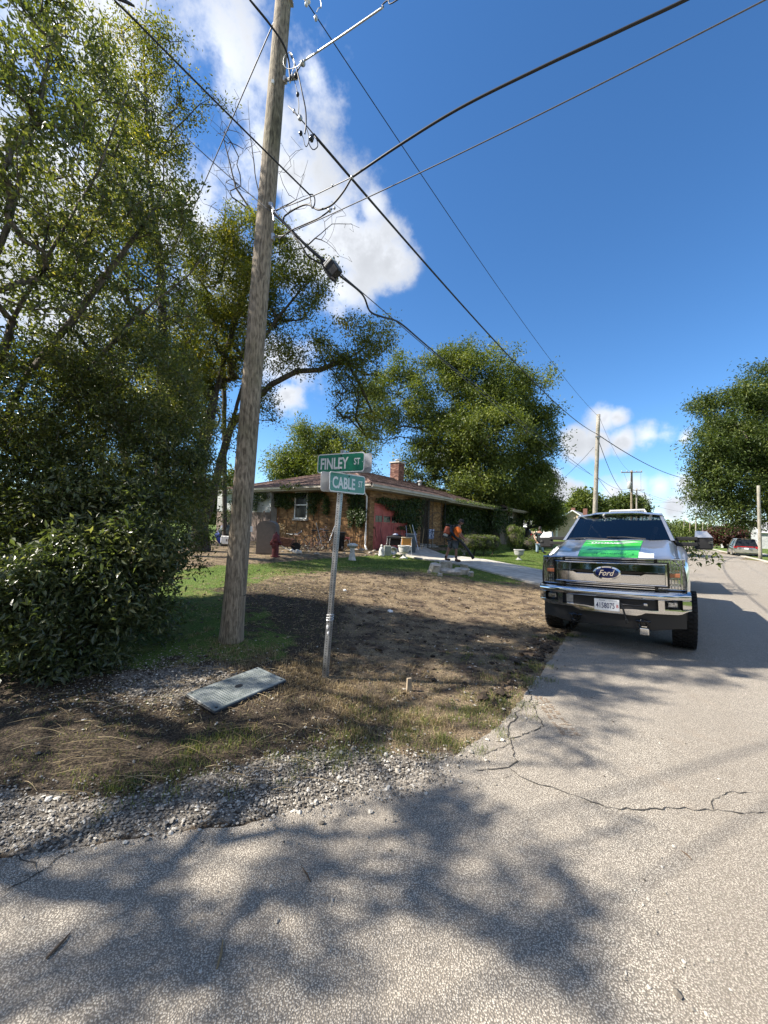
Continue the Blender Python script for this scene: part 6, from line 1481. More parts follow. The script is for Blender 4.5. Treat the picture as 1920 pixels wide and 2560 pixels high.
# terminal box
tb_ = thing('terminal_box', 'small grey and black splice box hanging from the cable beside the pole', 'box', bx)
Mx = Matrix.Translation(Vector(bx)) @ Matrix.Scale(.78, 4) @ Matrix.Rotation(.95, 4, 'Y') @ Matrix.Rotation(.5, 4, 'X')
mb = MB(Mx); mb.rbox((.06, 0, .02), (.20, .15, .15), .02); mb.build('box', BLACKP, tb_); mb = MB(Mx); mb.rbox((-.045, 0, .02), (.022, .17, .17), .01); mb.rbox((-.085, 0, .02), (.022, .15, .15), .01); mb.build('end_plate', WHITE, tb_); mb = MB(Mx)
for k in range(7): mb.box((.0 + .02 * k, 0, .098), (.006, .13, .006))
tag(mb.build('cooling_fin', STEEL, tb_), kind='stuff'); mb = MB(Mx); mb.tube([(-.2, .0, -.05), (-.05, 0, -.09), (.12, 0, -.09), (.2, 0, -.06)], .035, 7); mb.build('splice_sleeve', BLACKP, tb_)
# service cables crossing the street overhead, to the upper right
wire([X(683, 530, PY - .28), X(707, 516, PY - .4), X(770, 510 - 6, PY - .5)], .006, WIREM, label='short thin wire from the pole bracket to the hanging cable coil') if False else None
wire([X(683, 527, PY - .28), X(735, 509, PY - .5), X(786, 488, PY - .62), X(832, 466, PY - .8), hub], .006, WIREM, label='thin bright strand from the bracket to where the two thick cables cross')
wire(ext([hub, X(1000, 362, PY - 1.35), X(1150, 270, PY - 1.65), X(1350, 170, PY - 1.95), X(1560, 72, PY - 2.2), X(1800, -45, PY - 2.45), X(2300, -330, PY - 2.8)], 12, 0.), .0125, CABLE, label='thick black service cable leaving to the upper right across the street')
wire([X(708, 553, PY - .3), X(712, 540, PY - .33), X(742, 520, PY - .4), X(768, 511, PY - .5), X(785, 520, PY - .6), X(800, 524, PY - .7), X(830, 512, PY - .8), X(858, 480, PY - .9), hub], .0105, CABLE, label='black cable sagging in an S from the bracket to the crossing point')
wire([X(775, 486, PY - .6), X(776, 500, PY - .6), X(780, 520, PY - .62), X(786, 512, PY - .6), X(787, 497, PY - .6), X(782, 487, PY - .6), X(775, 486, PY - .6)], .007, CABLE, label='small coil of black wire hanging right of the pole')
wire([X(698, 598, PY - .1), X(730, 575, PY - .35), X(795, 546, PY - .6), X(830, 522, PY - .8)], .008, CABLE, label='doubled end of the lower thin service wire near the pole')
span(X(700, 592, PY - .1), X(2200, -150, PY - 2.7), .06, r=.006, m=WIREM, label='lower thin service wire leaving to the upper right')
blob(824, 526, -.8, .022, 'wire_clamp', STEEL, pole); blob(836, 520, -.8, .016, 'wire_clamp', STEEL, pole); blob(832, 464, -.8, .014, 'wire_clamp', STEEL, pole); blob(880, 443, -1., .02, 'wire_clamp', STEEL, pole)
# lines leaving to the upper left
wire(ext([X(774, 487, PY - .6), X(620, 335, PY - .95), X(450, 165, PY - 1.5), X(289, 4, PY - 1.9), X(200, -65, PY - 2.)]), .009, CABLE, label='black cable from the upper left crossing in front of the pole to the coil')
wire(ext([X(726, 200, PY - .2), X(720, 145, PY - .25), X(705, 105, PY - .35), X(670, 55, PY - .45), X(625, 0, PY - .6), X(560, -80, PY - .7)]), .013, CABLE, label='black cable curving down from the top left onto the upper bracket')
span(X(700, 20, PY + .2), X(380, 760, PY + 7), .0, r=.009, m=WIREM, label='thin guy wire slanting down left behind the pole into the trees')
span(X(676, 528, PY - .2), X(330, 210, PY + .2), .05, r=.006, m=WIREM, label='thin wire from the bracket up left through the leaves')
wire([X(726, 195, PY - .2), X(736, 160, PY - .3), X(727, 132, PY - .28), X(712, 140, PY - .26), X(709, 160, PY - .26), X(720, 172, PY - .27), X(740, 168, PY - .33), X(752, 158, PY - .4)], .0045, WIREL, label='thin pale wire looped round the upper pole')
# upper right: white grip and its clamp
wire([X(757, 154, PY - .4), X(850, 92, PY - .8), X(958, 18, PY - 1.15)], .011, WIREL, label='white twisted grip wire from the clamp to the top edge', n=20)
wire(ext([X(958, 18, PY - 1.15), X(967, 2, PY - 1.17), X(1100, -90, PY - 1.5)]), .006, CABLE, label='wire beyond the white grip at the top edge')
wire([X(736, 190, PY - .2), X(757, 154, PY - .4)], .008, WIREM, label='short link between bracket and clamp'); blob(757, 158, -.4, .035, 'wire_clamp', STEEL, pole); blob(740, 190, -.22, .03, 'wire_clamp', BLACKP, pole)
# drops at the right of the pole: splices and drip loops
wire([X(724, 130, PY - .25), X(742, 175, PY - .3), X(755, 230, PY - .3), X(764, 275, PY - .25), X(765, 310, PY - .2), X(762, 335, PY - .2)], .009, CABLE, label='black drop wire bowing out right of the upper pole')
wire([X(736, 200, PY - .2), X(744, 235, PY - .22), X(747, 260, PY - .22), X(746, 285, PY - .2)], .005, CABLE, label='thin drop wire with a small splice, right of the upper pole'); blob(744.5, 236, -.22, .022, 'splice', BLACKP, pole, e=1.6)
wire([X(721, 265, PY - .1), X(736, 280, PY - .15), X(750, 296, PY - .15), X(764, 312, PY - .1), A_], .008, WIREM, label='dead-end link holding the thick bundled cable to the pole'); blob(735, 277, -.14, .02, 'link_insulator', STEEL, pole, e=1.5); blob(750, 295, -.15, .03, 'link_insulator', STEEL, pole, e=1.3)
wire([X(765, 318, PY - .15), X(772, 340, PY - .15), X(773, 360, PY - .15), X(783, 374, PY - .15), X(794, 366, PY - .15), X(792, 350, PY - .15), X(786, 340, PY - .1)], .006, CABLE, label='small drip loop under the start of the thick bundled cable'); blob(779, 346, -.15, .03, 'splice', BLACKG, pole, e=1.8)
wire([X(753, 334, PY - .15), X(758, 345, PY - .15), X(762, 362, PY - .15), X(767, 366, PY - .15), X(774, 350, PY - .15)], .005, CABLE, label='second drip loop left of the first'); blob(752, 333, -.15, .024, 'splice', BLACKG, pole, e=1.5)
for i, (px, py) in enumerate(((764, -2), (772, 4), (766, 11))): blob(px, py, .55, .028, 'strain_insulator', WHITE, pole)
blob(790, 46, .5, .03, 'strain_insulator', STEEL, pole, e=1.5); wire([X(792, 30, PY + .5), X(797, 20, PY + .5), X(803, 18, PY + .5), X(802, 0, PY + .5), X(803, -20, PY + .5)], .007, WIREL, label='bent pale connector wire at the top edge right of the pole')
wire([pz(float(top[2]) - .25), X(745, -90, PY + .3), X(764, -2, PY + .55)], .012, STEEL, label='steel link from the pole top to the white strain insulators')
# far spans
span(p2m, X(1340, 1030, 20) if False else at(1745, 1198, 58), .9, r=.03, m=CABLE, label='dark cable from the first far pole towards the big tree at right')
span(p2m, at(1574, 1232, 52), 1.4, r=.022, m=CABLE, label='sagging cable from the first far pole to the transformer pole'); span(p2t, at(1579, 1180, 52), .9, r=.010, m=WIREM, label='thin wire between the tops of the first and second far poles')
span(at(1494, 1193, P2Y), at(1574, 1220, 52), .5, r=.012, m=CABLE, label='thin cable low between the first far pole and the transformer pole'); span(at(1494, 1193, P2Y), at(1545, 1250, 60), .3, r=.016, m=CABLE, label='service drop falling right behind the truck roof')
span(at(1484, 1118, P2Y - .1), at(1372, 1222, 45), .3, r=.014, m=WIREM, label='guy wire slanting down left from the first far pole')
for (a, b_, s_), wl in zip((((1592, 1224, 76), (1765, 1262, 110), 1.), ((1560, 1182, 52), (1584, 1224, 76), .6), ((1602, 1182, 52), (1603, 1224, 76), .6), ((1596, 1224, 76), (1690, 1256, 100), .8), ((1606, 1256, 104), (1770, 1285, 150), .8), ((1610, 1256, 104), (1760, 1248, 140), .5)), ('long low wire from the second crossarm towards the right tree', 'left wire between the first two crossarms', 'right wire between the first two crossarms', 'middle wire leaving the second crossarm to the right', 'lowest wire from the smallest crossarm pole to the right', 'highest wire from the smallest crossarm pole to the right')):
    tag(span(at(*a), at(*b_), s_, r=.012 * a[2] / 50, m=WIREM), wl, 'cable', 'distant overhead wires')
span(at(1360, 1262, 60), at(1420, 1248, 60), .1, r=.02, m=WIREM, label='short wire over the left of the beige house roof')

# ------------------------------------------------------------------ street name sign
SGREEN = mat('sign green', (.0, .155, .085), .30, coat=.35, var=.12, vscale=2.); SGREEN.node_tree.nodes['Principled BSDF'].inputs['Specular IOR Level'].default_value = .6
SWHITE = mat('sign white', (.62, .63, .64), .4, coat=.3)
sb = np.array(gp(813, 1692)); SY = sb[1]; st = np.array(at(859, 1126, SY - .03))
sign = thing('street_sign', 'leaning metal post with two green street name blades, Finley St above Cable St', 'street sign', tuple(sb))
def sp_(t): return sb + (st - sb) * t
ang = -.45; w_ = .042; dirv = (st - sb) / np.linalg.norm(st - sb); zax = Vector(dirv); xax = Vector((math.cos(ang), math.sin(ang), 0)); xax = (xax - zax * xax.dot(zax)).normalized(); yax = zax.cross(xax)
MS = Matrix((xax.to_4d(), yax.to_4d(), zax.to_4d(), (0, 0, 0, 1))).transposed(); MS = Matrix(((xax.x, yax.x, zax.x, sb[0]), (xax.y, yax.y, zax.y, sb[1]), (xax.z, yax.z, zax.z, sb[2]), (0, 0, 0, 1)))
Ls = float(np.linalg.norm(st - sb)); LJ = .62
def post(z0, z1, w, nm):
    mb = MB(MS); mb.box((0, 0, (z0 + z1) / 2), (w, w, z1 - z0)); o = mb.build(nm, STEEL, sign); mb = MB(MS); z = z0 + .02
    while z < z1 - .01:
        for cx, cy, ax in ((0, -w / 2 - .0004, 'y'), (w / 2 + .0004, 0, 'x'), (-w / 2 - .0004, 0, 'x')):
            V = []
            for i in range(7): a = 2 * math.pi * i / 7; V.append((cx + (.0055 * math.cos(a) if ax == 'y' else 0), cy + (.0055 * math.cos(a) if ax == 'x' else 0), z + .0055 * math.sin(a)))
            mb.add(V, [tuple(range(7))] if (cx >= 0) else [tuple(range(6, -1, -1))])
        z += .0254
    tag(mb.build('punched_hole', mat('hole shade', (.01, .01, .01), .9), o), kind='stuff')
post(-.1, LJ, .051, 'anchor_sleeve'); post(LJ - .05, Ls, .044, 'post')
mb = MB(MS)
for k in range(3): z = LJ - .01 + .022 * k; th_ = np.linspace(0, 2 * math.pi, 13); mb.tube([(.034 * math.cos(t) * 1.05, .034 * math.sin(t) * 1.05, z + .008 * math.sin(t + k)) for t in th_], .006, 5, False)
mb.build('tie_wire', WIREL, sign); mb = MB(MS); mb.rock((-.005, -.03, LJ - .09), (.03, .012, .05), 4); mb.rock((.01, -.03, LJ - .15), (.025, .01, .035), 6); mb.build('tape_scrap', WHITEV, sign)
def blade(name_, num, word, p_left, p_right, zc, hgt, lab, back, tilt, wtxt):
    A, B_ = np.array(p_left, float), np.array(p_right, float); L = float(np.linalg.norm(B_ - A)); c = (A + B_) / 2; d = (B_ - A) / L
    M = Matrix.Translation((c[0], c[1], zc)) @ Matrix.Rotation(math.atan2(d[1], d[0]), 4, 'Z') @ Matrix.Rotation(-tilt, 4, 'Y'); I = world_m(sign).inverted()
    def outline(a, b_, r=.03, k=6):
        q = []
        for cx, cz, a0 in ((a - r, b_ - r, 0), (-a + r, b_ - r, 90), (-a + r, -b_ + r, 180), (a - r, -b_ + r, 270)):
            for i in range(k + 1): t = R_(a0 + 90 * i / k); q.append((cx + r * math.cos(t), cz + r * math.sin(t)))
        return q
    mb = MB(M); mb.prism(outline(L / 2, hgt / 2), .002, Matrix.Translation((0, -.056, 0))); o = mb.build('sign_blade', SWHITE, sign)
    o['label'] = lab
    mb = MB(M); mb.prism(outline(L / 2 - .011, hgt / 2 - .011, .022), .0006, Matrix.Translation((0, -.0570, 0))); mb.build('green_face', SGREEN, o)
    mb = MB(M); mb.prism(outline(L / 2, hgt / 2), .002, Matrix.Translation((back, .030, 0))); mb.build('back_blade', mat('blade back metal', (.42, .43, .45), .45, .4), o)
    TM = M @ Matrix.Translation((0, -.0575, 0)) @ FR
    me = text_mesh(num, hgt * .60, L * wtxt, .0003, bold=.026); put_mesh('lettering', me, SWHITE, I @ TM @ Matrix.Translation((-L * (.5 - .5 * wtxt - .075), -.004, 0)), o)
    me = text_mesh(word, hgt * .34, L * .125, .0003, bold=.018); put_mesh('lettering', me, SWHITE, I @ TM @ Matrix.Translation((L * .352, .008, 0)), o)
    for x, z in ((-.0, .46), (.0, -.42)): mb = MB(M); mb.lathe([(.001, 0), (.008, .001), (.007, .006), (.001, .007)], n=8, M=Matrix.Translation((x + .01, -.057, z * hgt * .8)) @ Matrix.Rotation(math.pi / 2, 4, 'X')); mb.build('bolt', BLACKG, o)
    mb = MB(M); mb.box((L / 2 - .022, -.0575, .0), (.007, .001, .007)); mb.box((-L / 2 + .022, -.0575, .0), (.007, .001, .007)); tag(mb.build('rivet_hole', SWHITE, o), kind='stuff')
    return o
def xy(px, Y, z): d_ = ray(px, 1160); return (d_[0] / d_[1] * Y, Y)
zF = (at(803, 1160, 4.45)[2] + at(918, 1155, 4.14)[2]) / 2
FY1, FY2 = SY + .12, SY - .185
fl = at(802, 1162, FY1); fr_ = at(918.5, 1156, FY2)
blade('finley', 'FINLEY', 'ST', fl[:2], fr_[:2], (fl[2] + fr_[2]) / 2, .205, 'green blade reading FINLEY ST', .035, math.atan2(fr_[2] - fl[2], .6), .60)
CY1, CY2 = SY - .25, SY + .22
cl = at(813.5, 1203, CY1); cr_ = at(903, 1214.5, CY2)
blade('cable', 'CABLE', 'ST', cl[:2], cr_[:2], (cl[2] + cr_[2]) / 2, .205, 'green blade reading CABLE ST', -.035, math.atan2(cr_[2] - cl[2], .62), .62)

# ------------------------------------------------------------------ composite vault lid
LIDM = mat('grey green composite', (.135, .155, .15), .45, col2=(.215, .235, .23), vscale=14., bump=.001, bscale=200)
q = [np.array(gp(*p, dz=.0)) for p in ((463, 1745), (538, 1788), (717, 1707), (642, 1678))]
lc = sum(q) / 4; ux = (q[2] - q[1]) + (q[3] - q[0]); uy = (q[0] - q[1]) + (q[3] - q[2]); LX, LY = np.linalg.norm(ux) / 2, np.linalg.norm(uy) / 2; ux /= np.linalg.norm(ux); uz = np.cross(ux, uy); uz /= np.linalg.norm(uz); uy = np.cross(uz, ux); zL = lc[2] + .035
ML = Matrix(((ux[0], uy[0], uz[0], lc[0]), (ux[1], uy[1], uz[1], lc[1]), (ux[2], uy[2], uz[2], zL), (0, 0, 0, 1)))
lid = thing('vault_lid', 'rectangular grey-green textured vault cover lying in the gravel near the sign post', 'utility cover', (lc[0], lc[1], zL - .05), math.atan2(ux[1], ux[0]))
mb = MB(ML); mb.rbox((0, 0, -.004), (LX, LY, .02), .012); mb.build('cover', LIDM, lid); mb = MB(ML); mb.rbox((0, 0, -.03), (LX + .02, LY + .02, .05), .012); mb.build('frame', BLACKP, lid)
mb = MB(ML); nx2, ny2 = int((LX - .07) / .026), int((LY - .07) / .026)
for i in range(nx2):
    for j in range(ny2):
        x, y = (i - (nx2 - 1) / 2) * .026, (j - (ny2 - 1) / 2) * .026
        if (x / .06) ** 2 + (y / .045) ** 2 < 1: continue
        mb.box((x, y, .0075), (.017, .017, .004), None, .8)
tag(mb.build('tread_stud', LIDM, lid), kind='stuff')
for sx in (-1, 1):
    for sy in (-1, 1): mb = MB(ML); mb.lathe([(.001, 0), (.014, .0), (.012, .001), (.001, .001)], (sx * (LX / 2 - .035), sy * (LY / 2 - .03), .006), 10); mb.build('bolt_hole', BLACKP, lid)
mb = MB(ML); mb.lathe([(.001, 0), (.042, 0), (.04, .003), (.001, .003)], (0, 0, .0055), 20, Matrix.Scale(.75, 4, (0, 1, 0))); mb.build('badge', BLACKP, lid)
# ------------------------------------------------------------------ beige gabled house and other far buildings
BEIGE = mat('beige siding', (.50, .40, .30), .8, var=.06); GROOF = mat('grey roof shingles', (.20, .205, .21), .95, col2=(.30, .30, .31), vscale=5., bump=.01, bscale=12)
def gable_house(name, label, u0, v0, wu, wv, zg, ze, zr, ridge_v, wall, roofm, px_=0, over=.35):
    """box in house axes; the gable faces -u when ridge_v is False"""
    o = thing(name, label, 'house', hp(u0, v0, zg)); u1, v1 = u0 + wu, v0 + wv; mb = MB(); slabbox(mb, u0, u1, v0, v1, zg - .3, ze)
    if ridge_v: R0, R1 = ((u0 + u1) / 2, v0 - over), ((u0 + u1) / 2, v1 + over); mb.add([hp(u0, v0, ze), hp(u1, v0, ze), hp((u0 + u1) / 2, v0, zr)], [(0, 1, 2)]); mb.add([hp(u0, v1, ze), hp(u1, v1, ze), hp((u0 + u1) / 2, v1, zr)], [(2, 1, 0)])
    else: R0, R1 = (u0 - over, (v0 + v1) / 2), (u1 + over, (v0 + v1) / 2); mb.add([hp(u0, v0, ze), hp(u0, v1, ze), hp(u0, (v0 + v1) / 2, zr)], [(0, 2, 1)]); mb.add([hp(u1, v0, ze), hp(u1, v1, ze), hp(u1, (v0 + v1) / 2, zr)], [(0, 1, 2)])
    mb.build('wall', wall, o); mb = MB(); tr = MB()
    for s in (0, 1):
        if ridge_v: a, b_ = ((u0 - over) if s == 0 else (u1 + over), v0 - over), ((u0 - over) if s == 0 else (u1 + over), v1 + over)
        else: a, b_ = (u0 - over, (v0 - over) if s == 0 else (v1 + over)), (u1 + over, (v0 - over) if s == 0 else (v1 + over))
        ez = ze - over * (zr - ze) / ((wu if ridge_v else wv) / 2)
        q = [hp(*a, ez), hp(*b_, ez), hp(*R1, zr), hp(*R0, zr)]; mb.add([(*p[:2], p[2] + .06) for p in q] + [(*p[:2], p[2] + .18) for p in q], [(0, 1, 2, 3), (4, 5, 6, 7), (0, 1, 5, 4), (1, 2, 6, 5), (2, 3, 7, 6), (3, 0, 4, 7)])
        for p, r in ((q[0], q[3]), (q[1], q[2]), (q[0], q[1])): tr.tube([(*p[:2], p[2] + .07), (*r[:2], r[2] + .07)], .10, 4)
    mb.build('roof', roofm, o); tr.build('fascia', WHITE, o); return o
bh = gable_house('gabled_house', 'beige house with a front gable and grey roof beyond the shade tree', 51.5, -2.9, 7.5, 6.2, .35, 2.95, 5.05, False, BEIGE, GROOF)
def wallbits(o, u, lst):
    for v0, v1, z0, z1, nm, m in lst: slabbox(MB(), u - .06, u - .005, v0, v1, z0, z1).build(nm, WHITE, o) if nm != 'pane' else slabbox(MB(), u - .09, u - .061, v0, v1, z0, z1).build(nm, m, o)
wallbits(bh, 51.5, [(-.2, 1.4, 1.2, 2.5, 'window', 0), (-.1, 1.3, 1.3, 2.4, 'pane', GLASSD), (-2.2, -1.9, .4, 2.8, 'corner_board', 0)])
for dv, du in ((-.6, 3.), (.9, 5.)): mb = MB(); slabbox(mb, 51.5 + du, 51.5 + du + .6, dv, dv + .6, 4.2, 5.75); mb.build('chimney', BRICK_R, bh)
gw = gable_house('beige_garage_wing', 'low beige wing with grey roof and pale garage doors behind the worker in black', 55., -14., 6., 11., .35, 2.6, 4.75, True, BEIGE, GROOF)
wallbits(gw, 55., [(-12.6, -10.0, .4, 2.2, 'garage_door', 0), (-8.8, -7.0, 1.0, 2.0, 'window', 0), (-8.7, -7.1, 1.1, 1.9, 'pane', GLASSD), (-6.2, -3.8, .4, 2.2, 'garage_door', 0)])
h3 = gable_house('grey_house', 'pale grey house with white trim glimpsed under the big street maple', 88, 27, 9, 12, .1, 3.2, 5.6, True, GREYW, GROOF); wallbits(h3, 88, [(29, 31, 1., 2.4, 'window', 0), (29.1, 30.9, 1.1, 2.3, 'pane', GLASSD), (34, 36.5, .2, 2.3, 'garage_door', 0)])
fence = thing('picket_fence', 'short run of white boards far down the street under the purple tree', 'fence', tuple(at(1815, 1372, 70)))
for i in range(9): q = at(1806 + i * 6.5, 1366, 70 - i * 1.1); mb = MB(); mb.box((q[0], q[1], .75), (.42, .06, 1.4), -.6); mb.build('board', WHITE, fence)
# pavement and kerb across the street
KERB = CONC
def strip(name, v0, v1, z, m, ua, ub, n=60, kind='structure'):
    uu_ = ua + (ub - ua) * np.linspace(0, 1, n) ** 1.6; G = [[(E0[0] + RU[0] * u_ + RN[0] * v, E0[1] + RU[1] * u_ + RN[1] * v, z) for v in (v0, v1)] for u_ in uu_]
    mb = MB(); mb.grid([r[::-1] for r in G]); G2 = [[(*r[0][:2], -.02), r[0]] for r in G]; mb.grid([r[::-1] for r in G2]); return tag(mb.build(name, m), kind=kind)
strip('kerb', 7.9, 8.25, .055, mat('pale kerb concrete', (.36, .33, .28), .9, col2=(.50, .46, .39), vscale=4.), 3, 160)
mb = MB()
for i in range(40):
    u_ = 2 + i * 1.5; q = [(E0[0] + RU[0] * a + RN[0] * v, E0[1] + RU[1] * a + RN[1] * v, .085) for a, v in ((u_, 10.2), (u_ + 1.49, 10.2), (u_ + 1.49, 11.5), (u_, 11.5))]
    m1 = MB(); m1.add(q + [(*p[:2], 0) for p in q], [(3, 2, 1, 0), (0, 1, 5, 4), (0, 4, 7, 3)]); 
    o = m1.build('pavement_slab' if i else 'pavement', CONC, None if i == 0 else pav)
    if i == 0: pav = o; tag(o, kind='structure')
drv = MB(); q = [(E0[0] + RU[0] * a + RN[0] * v, E0[1] + RU[1] * a + RN[1] * v, .09) for a, v in ((15.5, 8.25), (22.5, 8.25), (21.5, 10.2), (16.5, 10.2))]; drv.add(q + [(*p[:2], 0) for p in q], [(3, 2, 1, 0), (0, 3, 7, 4)]); tag(drv.build('driveway_apron', CONC), kind='structure')

# ------------------------------------------------------------------ parked cars
TAILR = mat('red tail lamp', (.35, .01, .015), .2, coat=.5)
def car(name, label, cat, px, py, rz, paint, kind='van', band=False, Y=None, sc=1.):
    b = gp(px, py) if Y is None else np.array([*at(px, 1400, Y)[:2], float(H(*at(px, 1400, Y)[:2]))])
    o = thing(name, label, cat, (b[0], b[1], b[2] + .005), rz); o.scale = (sc, sc, sc)
    L, W, Hh = (4.9, 1.9, 1.72) if kind == 'van' else (4.7, 1.85, 1.6); hb = .95 if kind == 'van' else .9
    def sec(y, w, zb, zt, rnd=.08): return [(-w + rnd * .5, y, zb), (-w, y, zb + rnd), (-w - .0, y, (zb + zt) / 2), (-w + .03, y, zt - rnd), (-w + rnd + .03, y, zt), (w - rnd - .03, y, zt), (w - .03, y, zt - rnd), (w, y, (zb + zt) / 2), (w, y, zb + rnd), (w - rnd * .5, y, zb)]
    mb = MB(); prof = [(0, .80, .42, .72), (.04, .90, .30, .88), (.2, .945, .24, hb + .02), (1., .95, .22, hb + .03), (3.2, .95, .22, hb + .02), (4.0, .93, .24, hb - .06), (4.6, .88, .28, hb - .20), (4.86, .78, .36, hb - .34)]
    G = [sec(y, w, zb, zt) for y, w, zb, zt in prof]; mb.grid([r for r in G]); mb.add(G[0], [tuple(range(10))]); mb.add(G[-1], [tuple(range(9, -1, -1))]); mb.build('body', paint, o, True, True, 40)
    y0, y1, y2, y3 = (.10, .42, 2.9, 3.75) if kind == 'van' else (.14, .62, 2.7, 3.5)
    mb = MB(); a = [(-.90, y0, hb), (.90, y0, hb), (.90, y3, hb - .02), (-.90, y3, hb - .02), (-.68, y1, Hh - .04), (.68, y1, Hh - .04), (.68, y2, Hh - .04), (-.68, y2, Hh - .04)]
    mb.add(a, [(0, 1, 5, 4), (1, 2, 6, 5), (2, 3, 7, 6), (3, 0, 4, 7)]); mb.build('glass', GLASSD, o, False, True)
    mb = MB(); mb.add([(-.70, y1 - .05, Hh - .05), (.70, y1 - .05, Hh - .05), (.70, y2 + .05, Hh - .06), (-.70, y2 + .05, Hh - .06), (-.60, y1 + .1, Hh), (.60, y1 + .1, Hh), (.60, y2 - .1, Hh), (-.60, y2 - .1, Hh)], [(0, 1, 5, 4), (1, 2, 6, 5), (2, 3, 7, 6), (3, 0, 4, 7), (4, 5, 6, 7)])
    mb.build('roof', paint, o, False, True)
    for s in (-1, 1):
        for (ya, yb) in ((y0 - .005, y1 - .02), (1.55, 1.6), (y3 - .02, y2)): mb = MB(); mb.tube([(s * .905, ya, hb), (s * .69, yb, Hh - .05)], .045, 4); mb.build('pillar', paint, o, False, True)
        mb = MB(); mb.rbox((s * .80, .05, hb - .07), (.26, .14, .20), .03); mb.build('tail_light', TAILR, o, False, True); mb = MB(); mb.rbox((s * .80, .03, hb - .22), (.2, .12, .10), .03); mb.build('reverse_light', LAMP, o, False, True)
        mb = MB(); mb.rbox((s * 1.02, 3.2, hb + .06), (.16, .1, .13), .03); mb.build('mirror', paint, o, False, True)
        for y in (.95, 3.95):
            mb = MB(); mb.lathe([(.19, -.1), (.30, -.1), (.325, -.06), (.325, .06), (.30, .1), (.19, .1)], n=20, M=Matrix.Translation((s * .86, y, .325)) @ Matrix.Rotation(math.pi / 2, 4, 'Y')); wh = mb.build('wheel', RUBBER, o, True, True)
            mb = MB(); mb.lathe([(.02, -.08), (.2, -.09), (.2, .09), (.02, .08)], n=14, M=Matrix.Translation((s * .88, y, .325)) @ Matrix.Rotation(math.pi / 2, 4, 'Y')); mb.build('rim', STEEL, wh, False, True)
    mb = MB(); mb.rbox((0, .0, .45), (1.84, .16, .26), .05); mb.build('bumper', paint, o, False, True); mb = MB(); mb.box((0, .0, .24), (1.6, .1, .12)); mb.build('lower_skirt', BLACKP, o, False, True)
    mb = MB(); mb.box((0, .02, hb - .20), (.32, .12, .14)); mb.build('licence_plate', WHITEV, o, False, True)
    if band: mb = MB(); mb.box((0, .035, hb - .02), (1.5, .12, .09)); mb.build('red_band', TAILR, o, False, True)
    return o
GOLD = mat('pale gold car paint', (.36, .34, .29), .3, .6, coat=1.); DKC = mat('dark car paint', (.02, .022, .028), .25, .4, coat=1.); WHC = mat('white car paint', (.7, .7, .7), .25, coat=1.)
RZ = -math.atan2(RU[0], RU[1])
car('minivan', 'pale gold minivan at the far kerb, red band below its dark rear window', 'van', 1866, 1391, RZ, GOLD, 'van', True)
car('parked_car', 'dark car parked ahead of the gold minivan under the purple tree', 'car', 1846, 1372, RZ, DKC, 'suv')
car('parked_car', 'white car behind the pole at the right edge of the street', 'car', 1924, 1372, RZ + 1.2, WHC, 'suv')
car('parked_car', 'dark car standing behind the dark shrub beside the shade tree', 'car', 1330, 0, RZ + 1.75, DKC, 'suv', Y=42)

# ------------------------------------------------------------------ people
def skin(P, E, Rr, sub=2, name='body'):
    me = bpy.data.meshes.new(name); me.from_pydata([tuple(map(float, p)) for p in P], E, []); o = bpy.data.objects.new(name, me); COL.objects.link(o)
    md = o.modifiers.new('skin', 'SKIN'); sv = me.skin_vertices[0].data
    for i, r in enumerate(Rr):
        r = r if isinstance(r, tuple) else (r, r); sv[i].radius = r; sv[i].use_root = (i == 0)
    s_ = o.modifiers.new('sub', 'SUBSURF'); s_.levels = sub; s_.render_levels = sub
    dg = bpy.context.evaluated_depsgraph_get(); dg.update(); out = bpy.data.meshes.new_from_object(o.evaluated_get(dg)); bpy.data.objects.remove(o)
    for p in out.polygons: p.use_smooth = True
    return out
def wear(name, m, P, E, Rr, parent, sub=2):
    me = skin(P, E, Rr, sub, name); me.transform(world_m(parent).inverted()); return link(name, me, m, parent)
SKIN1 = mat('brown skin', (.22, .11, .07), .55); SKIN2 = mat('tanned skin', (.34, .19, .13), .55); ORANGE = mat('orange work shirt', (.90, .20, .03), .8, var=.08, bump=.003, bscale=25); SHORTS = mat('grey shorts', (.075, .085, .095), .9, var=.2, bump=.003, bscale=20)
BLK = mat('black cloth', (.015, .015, .017), .9, bump=.003, bscale=20); JEANS = mat('faded blue jeans', (.20, .27, .34), .9, var=.25, bump=.003, bscale=22); BOOT = mat('brown boot leather', (.07, .035, .02), .7); HAIRM = mat('dark hair', (.015, .011, .009), .7)
def chain(*pts): return [(i, i + 1) for i in range(len(pts) - 1)]
